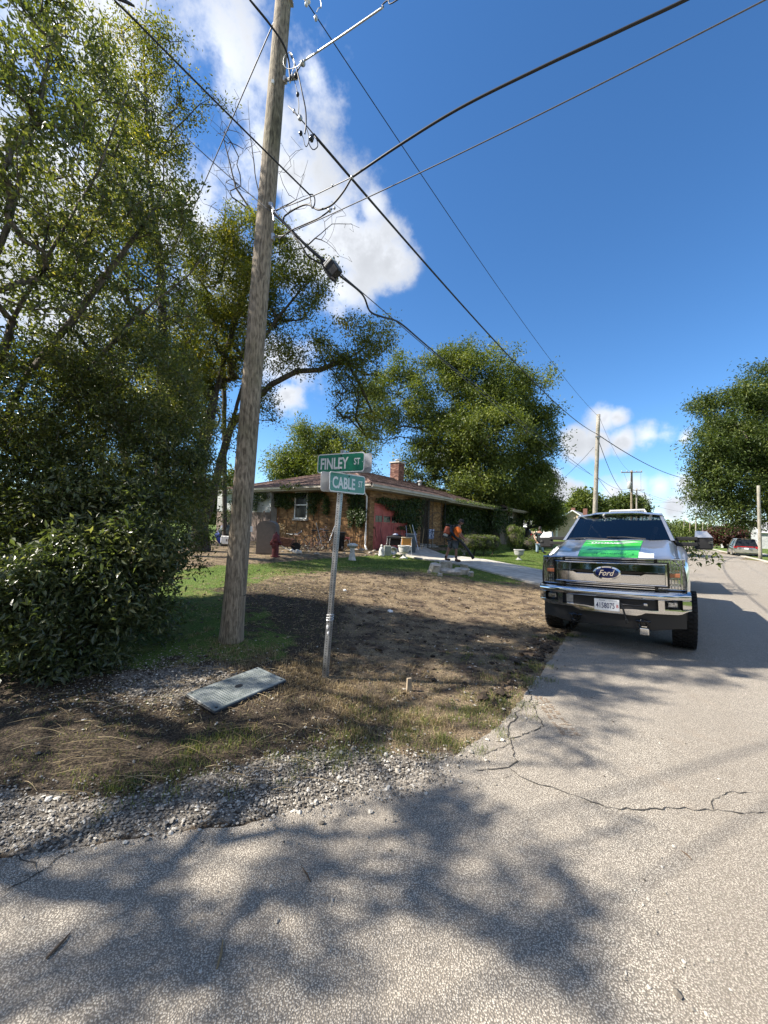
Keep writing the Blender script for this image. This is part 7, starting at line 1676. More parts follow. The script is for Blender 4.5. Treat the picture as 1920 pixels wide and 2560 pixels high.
def head(parent, c, face, up, skinm, capm, r=.098, hair=True):
    """head with brow, nose, mouth, ears; face is the direction it looks"""
    f = Vector(face).normalized(); u = Vector(up).normalized(); s = f.cross(u).normalized(); u = s.cross(f).normalized(); c = Vector(c)
    M = Matrix(((s.x, f.x, u.x, c.x), (s.y, f.y, u.y, c.y), (s.z, f.z, u.z, c.z), (0, 0, 0, 1))); mb = MB(M); n, m = 16, 12; V = []; F = []
    for i in range(m + 1):
        ph = math.pi * i / m
        for j in range(n):
            t = 2 * math.pi * j / n; x, y, z = math.sin(ph) * math.cos(t), math.sin(ph) * math.sin(t), -math.cos(ph)
            y2 = y * (1.12 if y < 0 else 1.0); 
            if z < 0 and y > 0: y2 *= 1.0 - .12 * (-z); 
            w_ = .78 * (1 - .22 * max(0, -z)); V.append((x * r * w_, y2 * r * .98, z * r * 1.22))
    for i in range(m):
        for j in range(n): k = (j + 1) % n; F.append((i * n + j, i * n + k, (i + 1) * n + k, (i + 1) * n + j))
    mb.add(V, F); mb.rock((0, r * 1.02, -.01), (.026, .04, .04), 2, 6, .02); mb.rock((0, r * .93, -.045), (.045, .02, .014), 3, 6, .02)
    for sx in (-1, 1): mb.rock((sx * r * .80, -.005, -.005), (.018, .035, .055), 4, 6, .02)
    hd = mb.build('head', skinm, parent, True)
    for sx in (-1, 1): mb = MB(M); mb.rock((sx * .032, r * .90, .018), (.022, .014, .013), 5, 6, .01); mb.build('eye', WHITE, hd)
    mb = MB(M); V = []; F = []
    for i in range(7):
        ph = (math.pi * .53) * i / 6
        for j in range(n): t = 2 * math.pi * j / n; V.append((math.sin(ph) * math.cos(t) * r * .86, math.sin(ph) * math.sin(t) * r * 1.08 - .006, math.cos(ph) * r * 1.22 + .018))
    for i in range(6):
        for j in range(n): k = (j + 1) % n; F.append((i * n + j, (i + 1) * n + j, (i + 1) * n + k, i * n + k))
    mb.add(V, F); mb.add([(-.06, r * .9, .035), (.06, r * .9, .035), (.055, r * 1.65, .015), (-.055, r * 1.65, .015), (-.06, r * .9, .045), (.06, r * .9, .045), (.055, r * 1.65, .022), (-.055, r * 1.65, .022)], [(0, 1, 2, 3), (4, 5, 6, 7), (2, 3, 7, 6), (0, 3, 7, 4), (1, 2, 6, 5)]) if capm is not HAIRM else None
    mb.build('cap' if capm is not HAIRM else 'hair', capm, hd, True)
    if hair: mb = MB(M); mb.rock((0, -r * .55, -.03), (r * 1.5, r * 1.25, r * 1.5), 8, 10, .03); mb.build('hair', HAIRM, hd, True)
def hand_pts(P, E, Rr, iw, ih, dirv, side, curl):
    """palm and five fingers grown from the wrist (index iw)"""
    d = Vector(dirv).normalized(); s = Vector(side).normalized(); c = Vector(curl).normalized(); w = Vector(P[iw]); P.append(tuple(w + d * .05)); Rr.append((.036, .018)); ip = len(P) - 1; E.append((iw, ip))
    for k, (o, L) in enumerate(((-.030, .062), (-.010, .072), (.010, .068), (.030, .052))):
        a = w + d * .085 + s * o; P.append(tuple(a)); Rr.append(.0095); E.append((ip, len(P) - 1)); b_ = a + d * L * .5 + c * L * .25; P.append(tuple(b_)); Rr.append(.0088); E.append((len(P) - 2, len(P) - 1)); P.append(tuple(b_ + d * L * .15 + c * L * .5)); Rr.append(.007); E.append((len(P) - 2, len(P) - 1))
    a = w + d * .03 - s * .04; P.append(tuple(a)); Rr.append(.010); E.append((iw, len(P) - 1)); P.append(tuple(a + d * .03 - s * .015 + c * .025)); Rr.append(.0085); E.append((len(P) - 2, len(P) - 1))
# the worker in orange with a backpack blower, walking right and bent forward
Yp = float(gp(1150, 1408)[1]); g1 = gp(1150, 1410); g0 = gp(1113, 1404); Yp = (g1[1] + g0[1]) / 2
w1 = thing('person', 'person in orange shirt and grey shorts on the driveway with a backpack leaf blower', 'person', (g1[0] - .2, g1[1] + .1, g1[2]))
dn, df = -.16, .16           # near / far offsets in depth
def q1(px, py, dy=0.): return X(px, py, Yp + dy)
P = [q1(1134.5, 1351), q1(1138, 1339), q1(1142, 1327), q1(1146.5, 1317.5), q1(1150, 1311)]; Rr = [(.15, .13), (.15, .12), (.17, .13), (.13, .10), .058]; E = chain(*P)
def leg(hip, knee, ankle, toe):
    i = len(P); P.extend([hip, knee, ankle, toe]); Rr.extend([.088, .058, .042, .036]); E.extend([(0, i), (i, i + 1), (i + 1, i + 2), (i + 2, i + 3)])
za = g1[2] + .09 + .05
ank1 = q1(1140, 1397, dn); ank2 = q1(1114.5, 1396, df); leg(q1(1136.5, 1357, dn * .6), q1(1140.5, 1375, dn), ank1, q1(1149, 1404, dn)); leg(q1(1131, 1356, df * .6), q1(1121.5, 1373, df), ank2, q1(1121, 1403, df))
i = len(P); P += [q1(1145, 1319, -.20), q1(1150, 1341, -.25), q1(1160.5, 1350, -.24)]; Rr += [.056, .043, .030]; E += [(3, i), (i, i + 1), (i + 1, i + 2)]; hand_pts(P, E, Rr, i + 2, 0, np.array(q1(1166, 1352)) - np.array(q1(1160, 1350)), (0, 1, .3), (0, .2, -1))
i = len(P); P += [q1(1147, 1319, .20), q1(1154, 1338, .26), q1(1162, 1346, .22)]; Rr += [.056, .043, .030]; E += [(3, i), (i, i + 1), (i + 1, i + 2)]; hand_pts(P, E, Rr, i + 2, 0, (1, -.1, -.3), (0, 1, .3), (0, .2, -1))
wear('body', SKIN1, P, E, Rr, w1)
S_ = [q1(1133.5, 1353), q1(1138, 1340), q1(1142, 1328), q1(1146, 1318.5), q1(1144.5, 1320, -.20), q1(1149, 1335, -.245), q1(1147, 1320, .20), q1(1151, 1332, .25)]; wear('shirt', ORANGE, S_, [(0, 1), (1, 2), (2, 3), (3, 4), (4, 5), (3, 6), (6, 7)], [(.185, .16), (.185, .15), (.20, .16), (.15, .12), .085, .078, .085, .078], w1)
S_ = [q1(1134, 1352), q1(1136.5, 1358, dn * .7), q1(1140, 1373.5, dn), q1(1131, 1357, df * .7), q1(1122.5, 1370.5, df)]; wear('shorts', SHORTS, S_, [(0, 1), (1, 2), (0, 3), (3, 4)], [(.18, .16), .125, .105, .125, .105], w1)
for a, t_ in ((ank1, q1(1149, 1404, dn)), (ank2, q1(1121, 1403, df))):
    a = np.array(a); gz = float(H(a[0], a[1])) + .06; hl = (a[0] - .02, a[1], gz + .06); te = (a[0] + .19, a[1] + .02, gz + .04); wear('boot', BOOT, [tuple(a), hl, ((hl[0] + te[0]) / 2, a[1], gz + .05), te], [(0, 1), (1, 2), (2, 3)], [.052, .062, .055, .045], w1); wear('sock', BLK, [tuple(a + [0, 0, .13]), tuple(a)], [(0, 1)], [.052, .052], w1, 1)
head(w1, q1(1152.8, 1305.5), np.array(q1(1165, 1311)) - np.array(q1(1152, 1305)), (.25, 0, 1), SKIN1, BLK)
bl_ = thing('leaf_blower', 'backpack leaf blower with orange engine cover and long black tube, worn by the worker', 'leaf blower', q1(1120, 1345)); Mr_ = Matrix.Rotation(.3, 3, 'Y')
mb = MB(); mb.rbox(q1(1119, 1326, -.02), (.25, .32, .29), .05, Mr_); mb.build('engine_cover', mat('orange engine plastic', (.36, .085, .04), .6), bl_); mb = MB(); mb.rbox(q1(1128.5, 1329, .0), (.08, .36, .55), .03, Mr_); mb.rbox(q1(1119, 1343.5), (.42, .34, .08), .03, Mr_); mb.rbox(q1(1122, 1313, .0), (.22, .2, .07), .03, Mr_); mb.build('frame', BLACKP, bl_)
mb = MB(); mb.rbox(q1(1114, 1338, -.05), (.17, .24, .13), .05, Mr_); mb.build('fuel_tank', mat('milky tank plastic', (.45, .45, .40), .4), bl_)
mb = MB(); mb.tube([q1(1127, 1316, -.2), q1(1129, 1330, -.3), q1(1137, 1342, -.36), q1(1147, 1349, -.36)], [.055, .06, .055, .05], 10); mb.build('elbow_hose', BLACKG, bl_); mb = MB(); mb.tube([q1(1147, 1349, -.36), q1(1152, 1352.5, -.35), q1(1168, 1373, -.3), q1(1183.5, 1396, -.25)], [.048, .056, .05, .062], 10); mb.build('blower_tube', BLACKP, bl_, True)
mb = MB(); mb.tube([q1(1158, 1347, -.26), q1(1160, 1353, -.3), q1(1158, 1358, -.32)], .018, 6); mb.build('handle', BLACKP, bl_)
for s in (-.14, .14): mb = MB(); mb.tube([q1(1131, 1316, s), q1(1142, 1312.5, s), q1(1150, 1319, s * 1.1), q1(1146, 1333, s * 1.2)], .024, 6); mb.build('shoulder_strap', BLK, bl_)
# the worker in black, seen from behind
g2 = gp(1350, 1384); Y2 = g2[1]
def q2(px, py, dy=0.): return X(px, py, Y2 + dy)
w2 = thing('person', 'person in black t-shirt and light jeans seen from behind on the sunny lawn', 'person', tuple(g2)); hx = [q2(1342.5, 1383), q2(1358, 1382)]
P = [q2(1348, 1357), q2(1348, 1348), q2(1348.5, 1339), q2(1349, 1331), q2(1350, 1327)]; Rr = [(.17, .13), (.16, .12), (.19, .13), (.15, .10), .06]; E = chain(*P); 
for a, b_, c in ((q2(1343.5, 1362), q2(1343.5, 1371), q2(1342.5, 1380)), (q2(1352.5, 1362), q2(1355, 1371), q2(1357.5, 1379.5))): i = len(P); P += [a, b_, c]; Rr += [.09, .062, .045]; E += [(0, i), (i, i + 1), (i + 1, i + 2)]
for sgn, pts_ in ((-1, (q2(1340.5, 1332.5), q2(1335.5, 1341.5, -.05), q2(1338.5, 1349, -.25))), (1, (q2(1357.5, 1332.5), q2(1361.5, 1342, .05), q2(1360, 1349.5, .2)))):
    i = len(P); P += list(pts_); Rr += [.058, .045, .03]; E += [(3, i), (i, i + 1), (i + 1, i + 2)]; hand_pts(P, E, Rr, i + 2, 0, (.2 * -sgn, .3 * sgn, -.6), (0, 1, 0), (-sgn, 0, -.3))
wear('body', SKIN2, P, E, Rr, w2)
wear('t_shirt', BLK, [q2(1348, 1359), q2(1348, 1349), q2(1348.5, 1339.5), q2(1349, 1332), q2(1340.3, 1333), q2(1336.5, 1341), q2(1357.7, 1333), q2(1361, 1341)], [(0, 1), (1, 2), (2, 3), (3, 4), (4, 5), (3, 6), (6, 7)], [(.23, .17), (.22, .16), (.25, .17), (.19, .13), .095, .08, .095, .08], w2)
wear('jeans', JEANS, [q2(1348, 1358), q2(1343.7, 1362), q2(1343.5, 1371), q2(1342.5, 1381), q2(1352.5, 1362), q2(1355, 1371), q2(1357.5, 1380.5)], [(0, 1), (1, 2), (2, 3), (0, 4), (4, 5), (5, 6)], [(.19, .15), .12, .095, .085, .12, .095, .085], w2)
for px, dx in ((1342.5, .08), (1358.5, .14)):
    a = np.array(q2(px, 1381)); gz = float(H(a[0], a[1])) + .05; wear('boot', BOOT, [(a[0], a[1], gz + .05), (a[0] + dx, a[1] + .1, gz), (a[0] + dx * 1.6, a[1] + .16, gz)], [(0, 1), (1, 2)], [.06, .052, .045], w2)
head(w2, q2(1350, 1321.5), (.3, .9, -.1), (0, 0, 1), SKIN2, HAIRM, .105)
mb = MB(); c = np.array(q2(1348, 1336, -.185)); mb.box(tuple(c), (.16, .008, .05)); mb.box(tuple(c + [0, -.0, -.14]), (.10, .008, .03)); mb.build('shirt_print', mat('teal print', (.03, .22, .20), .7), w2)

# ------------------------------------------------------------------ things standing round the house
CONCW = mat('white cast concrete', (.42, .41, .38), .85, col2=(.62, .61, .57), vscale=9., bump=.006, bscale=40); RUST = mat('rusty iron', (.09, .045, .03), .9, col2=(.20, .10, .07), vscale=12.); ALU = mat('aluminium tube', (.55, .55, .55), .3, .8)
def lathe_thing(name, label, cat, px, py, prof, m, parts=('body',), n=20, sc=1., group=None):
    b = gp(px, py); o = thing(name, label, cat, tuple(b)); mb = MB(); mb.lathe([(r * sc, z * sc) for r, z in prof], tuple(b - [0, 0, .01]), n); mb.build(parts[0], m, o, True, autos=40); return o, b
urn = [(.16, 0), (.17, .05), (.08, .10), (.06, .20), (.10, .24), (.22, .30), (.26, .42), (.27, .54), (.30, .56), (.29, .60), (.25, .60), (.22, .46), (.02, .42)]
lathe_thing('garden_urn', 'white ornate urn planter standing by the end of the driveway before the garage', 'urn', 1010, 1396, urn, CONCW, sc=.92)
lathe_thing('garden_urn', 'small white urn planter partly behind the leaf blower tube', 'urn', 1160, 1388, urn, CONCW, sc=.62)
lathe_thing('garden_urn', 'grey stone urn planter alone on the grass near the truck', 'urn', 1297, 1400, urn, mat('grey stone', (.26, .26, .25), .9, col2=(.42, .42, .40), vscale=12.), sc=.86)
lathe_thing('birdbath', 'white mushroom-shaped concrete birdbath on a flared pedestal', 'birdbath', 880, 1400, [(.15, 0), (.13, .05), (.09, .25), (.075, .42), (.09, .47), (.17, .50), (.20, .54), (.19, .58), (.10, .62), (.01, .63)], CONCW)
HYD = mat('red hydrant paint', (.10, .010, .012), .6, var=.3)
o, b = lathe_thing('fire_hydrant', 'short dark red fire hydrant in the yard beside the grey cabinet', 'hydrant', 688, 1392, [(.16, 0), (.16, .04), (.11, .05), (.105, .5), (.15, .52), (.15, .57), (.12, .59), (.12, .64), (.09, .74), (.03, .79), (.03, .84), (.01, .85)], HYD)
for s, r_ in ((-1, .05), (1, .05)): mb = MB(); mb.lathe([(r_, 0), (r_, .05), (r_ * 1.25, .05), (r_ * 1.25, .09), (.01, .1)], n=10, M=Matrix.Translation((b[0] + s * .09, b[1], b[2] + .44)) @ Matrix.Rotation(s * math.pi / 2, 4, 'Y')); mb.build('nozzle', HYD, o)
mb = MB(); mb.lathe([(.07, 0), (.07, .06), (.085, .06), (.085, .1), (.01, .11)], n=12, M=Matrix.Translation((b[0], b[1] - .1, b[2] + .36)) @ Matrix.Rotation(math.pi / 2, 4, 'X')); mb.build('pumper_cap', HYD, o)
TAUPE = mat('taupe plastic', (.125, .105, .092), .6, var=.08)
b = gp(665, 1386); o = thing('storage_cabinet', 'grey-brown plastic cabinet with an arched top standing between pole and hydrant', 'cabinet', tuple(b)); mb = MB(); w, h = .33, 1.18
arc = [(-w, 0), (w, 0), (w, h * .82)] + [(w * math.cos(t), h * .82 + (h * .18) * math.sin(t)) for t in np.linspace(.2, math.pi - .2, 9)] + [(-w, h * .82)]
mb.prism(arc, .5, Matrix.Translation(Vector(b) + Vector((0, -.1, 0)))); mb.build('body', TAUPE, o); mb = MB(); mb.prism([(x * .82, .05 + z * .86) for x, z in arc], .02, Matrix.Translation(Vector(b) + Vector((0, -.122, 0)))); mb.build('door', TAUPE, o)
# dried flower pot with a red ball
b = gp(690, 1372); o = thing('dried_plant', 'dry brown potted plant with a small red ball above the hydrant', 'plant', tuple(b)); mb = MB(); mb.lathe([(.12, 0), (.16, .62), (.18, .66), (.02, .64)], tuple(b), 12); mb.build('pot', RUST, o)
c = np.array(at(692, 1322, b[1])); leaf_mesh('foliage', c + rng.normal(0, 1, (420, 3)) * [.16, .12, .12], rng.normal(0, 1, (420, 3)), .09, STRAW, o); mb = MB(); mb.rock(tuple(c + [.05, -.12, .12]), (.09, .09, .1), 3); mb.tube([tuple(c + [.05, -.12, .12]), tuple(c + [.07, -.1, .55])], .006, 4); mb.build('red_ball', HYD, o)
# wheelbarrow with pale rim
b = gp(712, 1378); o = thing('wheelbarrow', 'old dark wheelbarrow with a pale rim leaning in front of the side wall', 'wheelbarrow', tuple(b)); B_ = lambda x, y, z: (b[0] + x, b[1] + y, b[2] + z)
mb = MB(); mb.add([B_(-.28, -.2, .55), B_(.34, -.2, .48), B_(.34, .3, .48), B_(-.28, .3, .55), B_(-.12, -.1, .2), B_(.2, -.1, .18), B_(.2, .2, .18), B_(-.12, .2, .2)], [(0, 1, 5, 4), (1, 2, 6, 5), (2, 3, 7, 6), (3, 0, 4, 7), (4, 5, 6, 7)]); mb.build('tray', RUST, o)
mb = MB(); mb.tube([B_(-.30, -.2, .8), B_(-.27, -.2, .55), B_(-.15, -.2, .28), B_(.05, -.2, .12), B_(.3, -.2, .05)], .016, 6); mb.build('frame', CONCW, o); mb = MB(); mb.lathe([(.08, -.03), (.18, -.03), (.18, .03), (.08, .03)], n=16, M=Matrix.Translation(B_(.42, .05, .19)) @ Matrix.Rotation(math.pi / 2, 4, 'X')); mb.build('wheel', RUBBER, o)
for s in (-.2, .3): mb = MB(); mb.tube([B_(-.75, s, .72), B_(.4, s * .3, .2)], .015, 5); mb.build('handle', RUST, o)
# bicycles in the heap
def bicycle(label, px, py, rz, lean, m):
    b = gp(px, py); o = thing('bicycle', label, 'bicycle', tuple(b)); M = Matrix.Translation(Vector(b)) @ Matrix.Rotation(rz, 4, 'Z') @ Matrix.Rotation(lean, 4, 'X')
    for x in (-.48, .48):
        mb = MB(M); mb.tube([(x + .3 * math.cos(t), 0, .32 + .3 * math.sin(t)) for t in np.linspace(0, 2 * math.pi, 25)], .018, 5, False); wh = mb.build('wheel', RUBBER, o, True); mb = MB(M)
        for k in range(9): a = 2 * math.pi * k / 9; mb.tube([(x, 0, .32), (x + .3 * math.cos(a), 0, .32 + .3 * math.sin(a))], .003, 3)
        tag(mb.build('spoke', ALU, wh), kind='stuff')
    mb = MB(M); J = {'r': (-.48, 0, .32), 'f': (.48, 0, .32), 'bb': (-.05, 0, .3), 's': (-.2, 0, .78), 'h': (.3, 0, .82), 'h2': (.27, 0, .95)}
    for a, c in (('r', 'bb'), ('bb', 's'), ('bb', 'h'), ('s', 'h'), ('r', 's'), ('f', 'h'), ('h', 'h2')): mb.tube([J[a], J[c]], .016, 5)
    mb.build('frame', m, o); mb = MB(M); mb.tube([(.2, -.27, 1.0), (.3, -.15, .97), (.3, .15, .97), (.2, .27, 1.0)], .012, 5); mb.build('handlebar', ALU, o); mb = MB(M); mb.rbox((-.24, 0, .86), (.24, .13, .06), .04); mb.tube([(-.2, 0, .78), (-.22, 0, .85)], .012, 5); mb.build('saddle', BLACKP, o)
    return o
bicycle('rusty bicycle leaning on the side wall right of the window', 800, 1374, -.3, .22, RUST); bicycle('second old bicycle nearer the sign post in the junk heap', 828, 1377, .4, -.15, BLACKP); bicycle('child-size bicycle in front of the wheelbarrow', 745, 1376, -.5, .3, RUST).scale = (.8, .8, .8)
bin_b = gp(845, 1378); o = thing('wheelie_bin', 'dark green bin with a pale lid edge, right behind the sign post', 'bin', tuple(bin_b)); mb = MB(); mb.box(tuple(bin_b + [0, 0, .38]), (.42, .42, .76), .2, 1.18); mb.build('body', BLACKG, o); mb = MB(); mb.rbox(tuple(bin_b + [0, 0, .80]), (.54, .54, .06), .05, .2); mb.build('lid', BLACKP, o)
for s in (-.2, .2): mb = MB(); mb.lathe([(.04, -.03), (.12, -.03), (.12, .03), (.04, .03)], n=12, M=Matrix.Translation(Vector(bin_b) + Vector((s, -.2, .12))) @ Matrix.Rotation(math.pi / 2, 4, 'Y')); mb.build('wheel', RUBBER, o)
# loose scrap: bars, boards and pipes, each its own
def bar(label, a, c, r, m, name='metal_bar', cat='bar', n=5): mb = MB(); mb.tube([a, c], r, n); return tag(mb.build(name, m), label, cat)
scr = [((790, 1306, .3), (806, 1368, -.1), ALU, 'pale thin pipe leaning upright at the left of the junk heap'), ((838, 1312, .2), (822, 1356, -.1), ALU, 'bright pipe leaning right in the heap behind the sign post'), ((800, 1376, -.3), (828, 1346, 0), CONCW, 'white pipe lying slantwise at the foot of the bicycle'),
       ((765, 1352, -.2), (800, 1378, -.3), RUST, 'rusty bar slanting down right under the window'), ((770, 1378, -.3), (806, 1352, -.1), RUST, 'rusty bar crossing it the other way'), ((752, 1362, -.1), (796, 1370, -.3), RUST, 'rusty bar lying nearly flat under the window'), ((792, 1330, .2), (826, 1322, .2), RUST, 'rusty rail lying across the top of the heap'),
       ((806, 1322, .1), (814, 1350, -.1), RUST, 'short rusty bar upright in the heap'), ((716, 1334, .1), (746, 1337, .1), CONCW, 'pale board edge above the wheelbarrow')]
for a, c, m_, lab in scr: Yb = 18.6 if a[0] < 800 else 18.2; bar(lab, X(a[0], a[1], Yb + a[2]), X(c[0], c[1], Yb + c[2]), .016, m_)
b = gp(772, 1379); o = thing('scrap_heap', 'low brown heap of scrap metal and brush along the side wall', 'heap', tuple(b)); V = []
for i in range(46): c = gp(rng.uniform(738, 834), rng.uniform(1372, 1381)); a = rng.normal(0, .22, 3); a[2] = abs(a[2]) * .8; mb = MB(); mb.tube([tuple(c + [0, 0, .03]), tuple(c + a + [0, 0, .05])], rng.uniform(.006, .016), 4); mb.build('scrap', [RUST, BARK_D, RUST, BLACKP][i % 4], o)
# red cart on legs
b = gp(865, 1376); o = thing('garden_cart', 'small cart with a faded red tray standing right of the sign post', 'cart', tuple(b)); mb = MB(); c = np.array(at(864, 1346, b[1])); mb.rbox(tuple(c), (.38, .3, .11), .03); mb.build('tray', mat('faded pink red', (.55, .14, .11), .6), o)
for dx in (-.16, .16): mb = MB(); mb.tube([tuple(c + [dx, -.1, 0]), (b[0] + dx * 1.3, b[1] - .1, b[2])], .012, 5); mb.build('leg', ALU, o)
mb = MB(); mb.tube([tuple(c + [.15, 0, .05]), tuple(c + [.42, 0, .03])], .012, 5); mb.build('handle', RUST, o)
# white garden ornaments
b = gp(740, 1383); o = thing('garden_ornament', 'white concrete garden ornament lying in two curled lumps below the window', 'ornament', tuple(b)); mb = MB()
for dx, dz, s in ((-.17, .10, .15), (-.08, .05, .17), (.04, .09, .17), (.14, .05, .18), (.0, .03, .2)): mb.rock(tuple(b + [dx, 0, dz]), (s, s, s * .75), int(dx * 100) + 50, 8, .1)
mb.build('body', CONCW, o, True)
b = gp(953.5, 1391); o = thing('garden_statue', 'small white seated figure statue in front of the red garage door', 'statue', tuple(b)); mb = MB(); mb.lathe([(.13, 0), (.13, .08), (.11, .10), (.12, .2), (.09, .3), (.07, .36), (.03, .4)], tuple(b), 12); mb.rock(tuple(b + [0, 0, .44]), (.10, .10, .12), 3); mb.rock(tuple(b + [-.03, -.07, .24]), (.10, .08, .16), 5); mb.rock(tuple(b + [.06, -.06, .16]), (.1, .1, .14), 7); mb.build('figure', CONCW, o, True)
b = gp(968, 1390); o = thing('metal_box', 'pale grey-green box standing between the statue and the urn', 'box', tuple(b)); mb = MB(); mb.rbox(tuple(b + [0, .1, .22]), (.30, .3, .42), .02, .1); mb.build('body', mat('grey green enamel', (.25, .27, .24), .5, var=.15), o)
b = gp(982, 1388); o = thing('box_fan', 'round fan drum with pale rim beside the grey-green box', 'fan', tuple(b)); mb = MB(); mb.lathe([(.02, -.1), (.15, -.1), (.18, -.08), (.18, .08), (.17, .1), (.14, .1), (.13, .02), (.02, .02)], n=18, M=Matrix.Translation(Vector(b) + Vector((0, .0, .19))) @ Matrix.Rotation(math.pi / 2, 4, 'X') @ Matrix.Rotation(.3, 4, 'Y')); mb.build('drum', ALU, o, True)
b = gp(988, 1384); o = thing('covered_table', 'table under a black cover with pale tube legs before the garage door', 'table', tuple(b)); c = np.array(at(988, 1344, b[1] + .2)); mb = MB(); mb.rbox(tuple(c), (.78, .5, .12), .06); mb.rock(tuple(c + [.05, 0, .06]), (.6, .4, .2), 4, 10, .12); mb.rbox(tuple(c + [0, .1, -.2]), (.7, .3, .3), .06); mb.build('cover', BLK, o)
for x0, x1 in ((-.36, -.46), (-.24, -.3), (.3, .34)): mb = MB(); mb.tube([tuple(c + [x0, -.24, -.03]), (b[0] + x1, b[1] - .05, b[2])], .013, 5); mb.build('leg', ALU, o)
mb = MB(); mb.rock(tuple(c + [.02, -.1, .14]), (.26, .2, .12), 6); tag(mb.build('cloth_bundle', mat('pale blue cloth', (.30, .34, .46), .8)), 'pale blue bundle lying on the black covered table', 'cloth')
b = gp(1015, 1388); o = thing('lawn_chair', 'white tube chair holding the orange-brown cooler beside the urn', 'chair', tuple(b)); c = np.array(at(1015, 1365, b[1] + .15)); mb = MB(); mb.rbox(tuple(c), (.5, .45, .03), .03); mb.build('seat', WHITE, o)
for dx, dy in ((-.22, -.2), (.22, -.2), (-.22, .2), (.22, .2)): mb = MB(); mb.tube([tuple(c + [dx, dy, 0]), (c[0] + dx * 1.15, c[1] + dy * 1.1, float(H(c[0], c[1])))], .013, 5); mb.build('leg', ALU, o)
for dx in (-.24, .24): mb = MB(); mb.tube([tuple(c + [dx, -.2, 0]), tuple(c + [dx * .9, -.22, .33])], .013, 5); mb.build('arm_post', WHITE, o)
o = thing('cooler', 'orange-brown cooler with a pale lid sitting on the white chair', 'cooler', tuple(c)); mb = MB(); mb.rbox(tuple(c + [.02, 0, .19]), (.46, .36, .32), .04); mb.build('body', mat('ochre plastic', (.48, .22, .04), .5), o); mb = MB(); mb.rbox(tuple(c + [.02, 0, .38]), (.5, .4, .05), .04); mb.build('lid', mat('cream lid', (.5, .42, .28), .5), o)
b = gp(1027, 1386); o = thing('plastic_tub', 'tall blue-grey bin full of tools left of the porch', 'bin', tuple(b + [0, .5, 0])); mb = MB(); mb.box(tuple(b + [.0, .5, .45]), (.42, .4, .9), .1, 1.15); mb.build('body', mat('slate plastic', (.055, .08, .10), .5), o); mb = MB(); mb.rbox(tuple(b + [.0, .5, .93]), (.54, .5, .06), .05, .1); mb.build('lid', mat('grey lid', (.22, .24, .25), .5), o)
for a, c, m_, lab in (((1024, 1312), (1030, 1334), mat('yellow handle', (.45, .36, .12), .6), 'yellow-handled tool sticking out of the blue-grey bin'), ((1031, 1312), (1046, 1374), ALU, 'long pale pole leaning against the bin by the porch'), ((1038, 1328), (1043, 1362), mat('blue handle', (.10, .13, .25), .6), 'blue-handled broom beside the long pale pole'), ((1060, 1322), (1054, 1372), STRAW, 'pale wooden broom leaning at the porch railing'),
                      ((1015, 1314), (1017, 1340), ALU, 'short pale stick in the blue-grey bin')): bar(lab, X(*a, 17.6), X(*c, 17.2), .014, m_, 'tool_handle', 'tool')
for a, c, lab in (((934, 1317), (950, 1372), 'left of three rusty poles leaning on the garage door'), ((936, 1317), (959, 1370), 'right of three rusty poles leaning on the garage door'), ((938, 1320), (944, 1374), 'short middle one of three rusty poles leaning on the garage door')): bar(lab, hp(*hit(*a, 'v', .05)[:2], hit(*a, 'v', .05)[2]), tuple(gp(*c)), .014, RUST, 'rusty_pole', 'pole')
b = gp(1075, 1385); o = thing('porch_sign', 'white and blue panel standing behind the iron railing', 'panel', tuple(b)); u_, v_, z_ = hit(1078, 1335, 'v', .2); mb = MB(); slabbox(mb, u_ - .33, u_ + .33, .18, .22, z_ - .28, z_ + .28); mb.build('panel', mat('blue white print', (.10, .14, .30), .6, col2=(.60, .62, .70), vscale=7.), o); mb = MB(); slabbox(mb, u_ - .3, u_ - .26, .16, .18, HG, z_ - .28); mb.build('leg', ALU, o); mb = MB(); slabbox(mb, u_ + .26, u_ + .3, .16, .18, HG, z_ - .28); mb.build('leg', ALU, o)
# appliance and blue tarp at the side porch
b = gp(572, 1366); o = thing('air_cooler', 'white vented appliance standing at the side porch left of the pole', 'appliance', tuple(b)); c = np.array(at(573, 1350, b[1])); mb = MB(); mb.rbox(tuple(c), (.62, .4, .36), .04); mb.build('case', WHITE, o); mb = MB()
for s in (-.04, .04): mb.box(tuple(c + [s, -.203, 0]), (.035, .006, .1))
mb.build('vent', BLACKP, o)
for s in (-.25, .25): mb = MB(); mb.box((c[0] + s, c[1], (b[2] + c[2] - .18) / 2), (.05, .3, c[2] - .18 - b[2] + .02)); mb.build('foot', BLACKP, o)
mb = MB(); mb.rock(tuple(c + [-.15, .35, .18]), (1.3, .7, 1.0), 12, 12, .12); tag(mb.build('tarpaulin', mat('blue tarp', (.02, .04, .22), .45, var=.3, bump=.02, bscale=9)), 'crumpled blue tarp heaped behind the white appliance', 'tarp')
mb = MB(); mb.rock(tuple(c + [-.05, .1, .42]), (.95, .5, .5), 22, 12, .14); tag(mb.build('bag', mat('grey net bag', (.10, .12, .12), .8, var=.3, bump=.02, bscale=15)), 'dark grey bag lying on top of the blue tarp', 'bag')
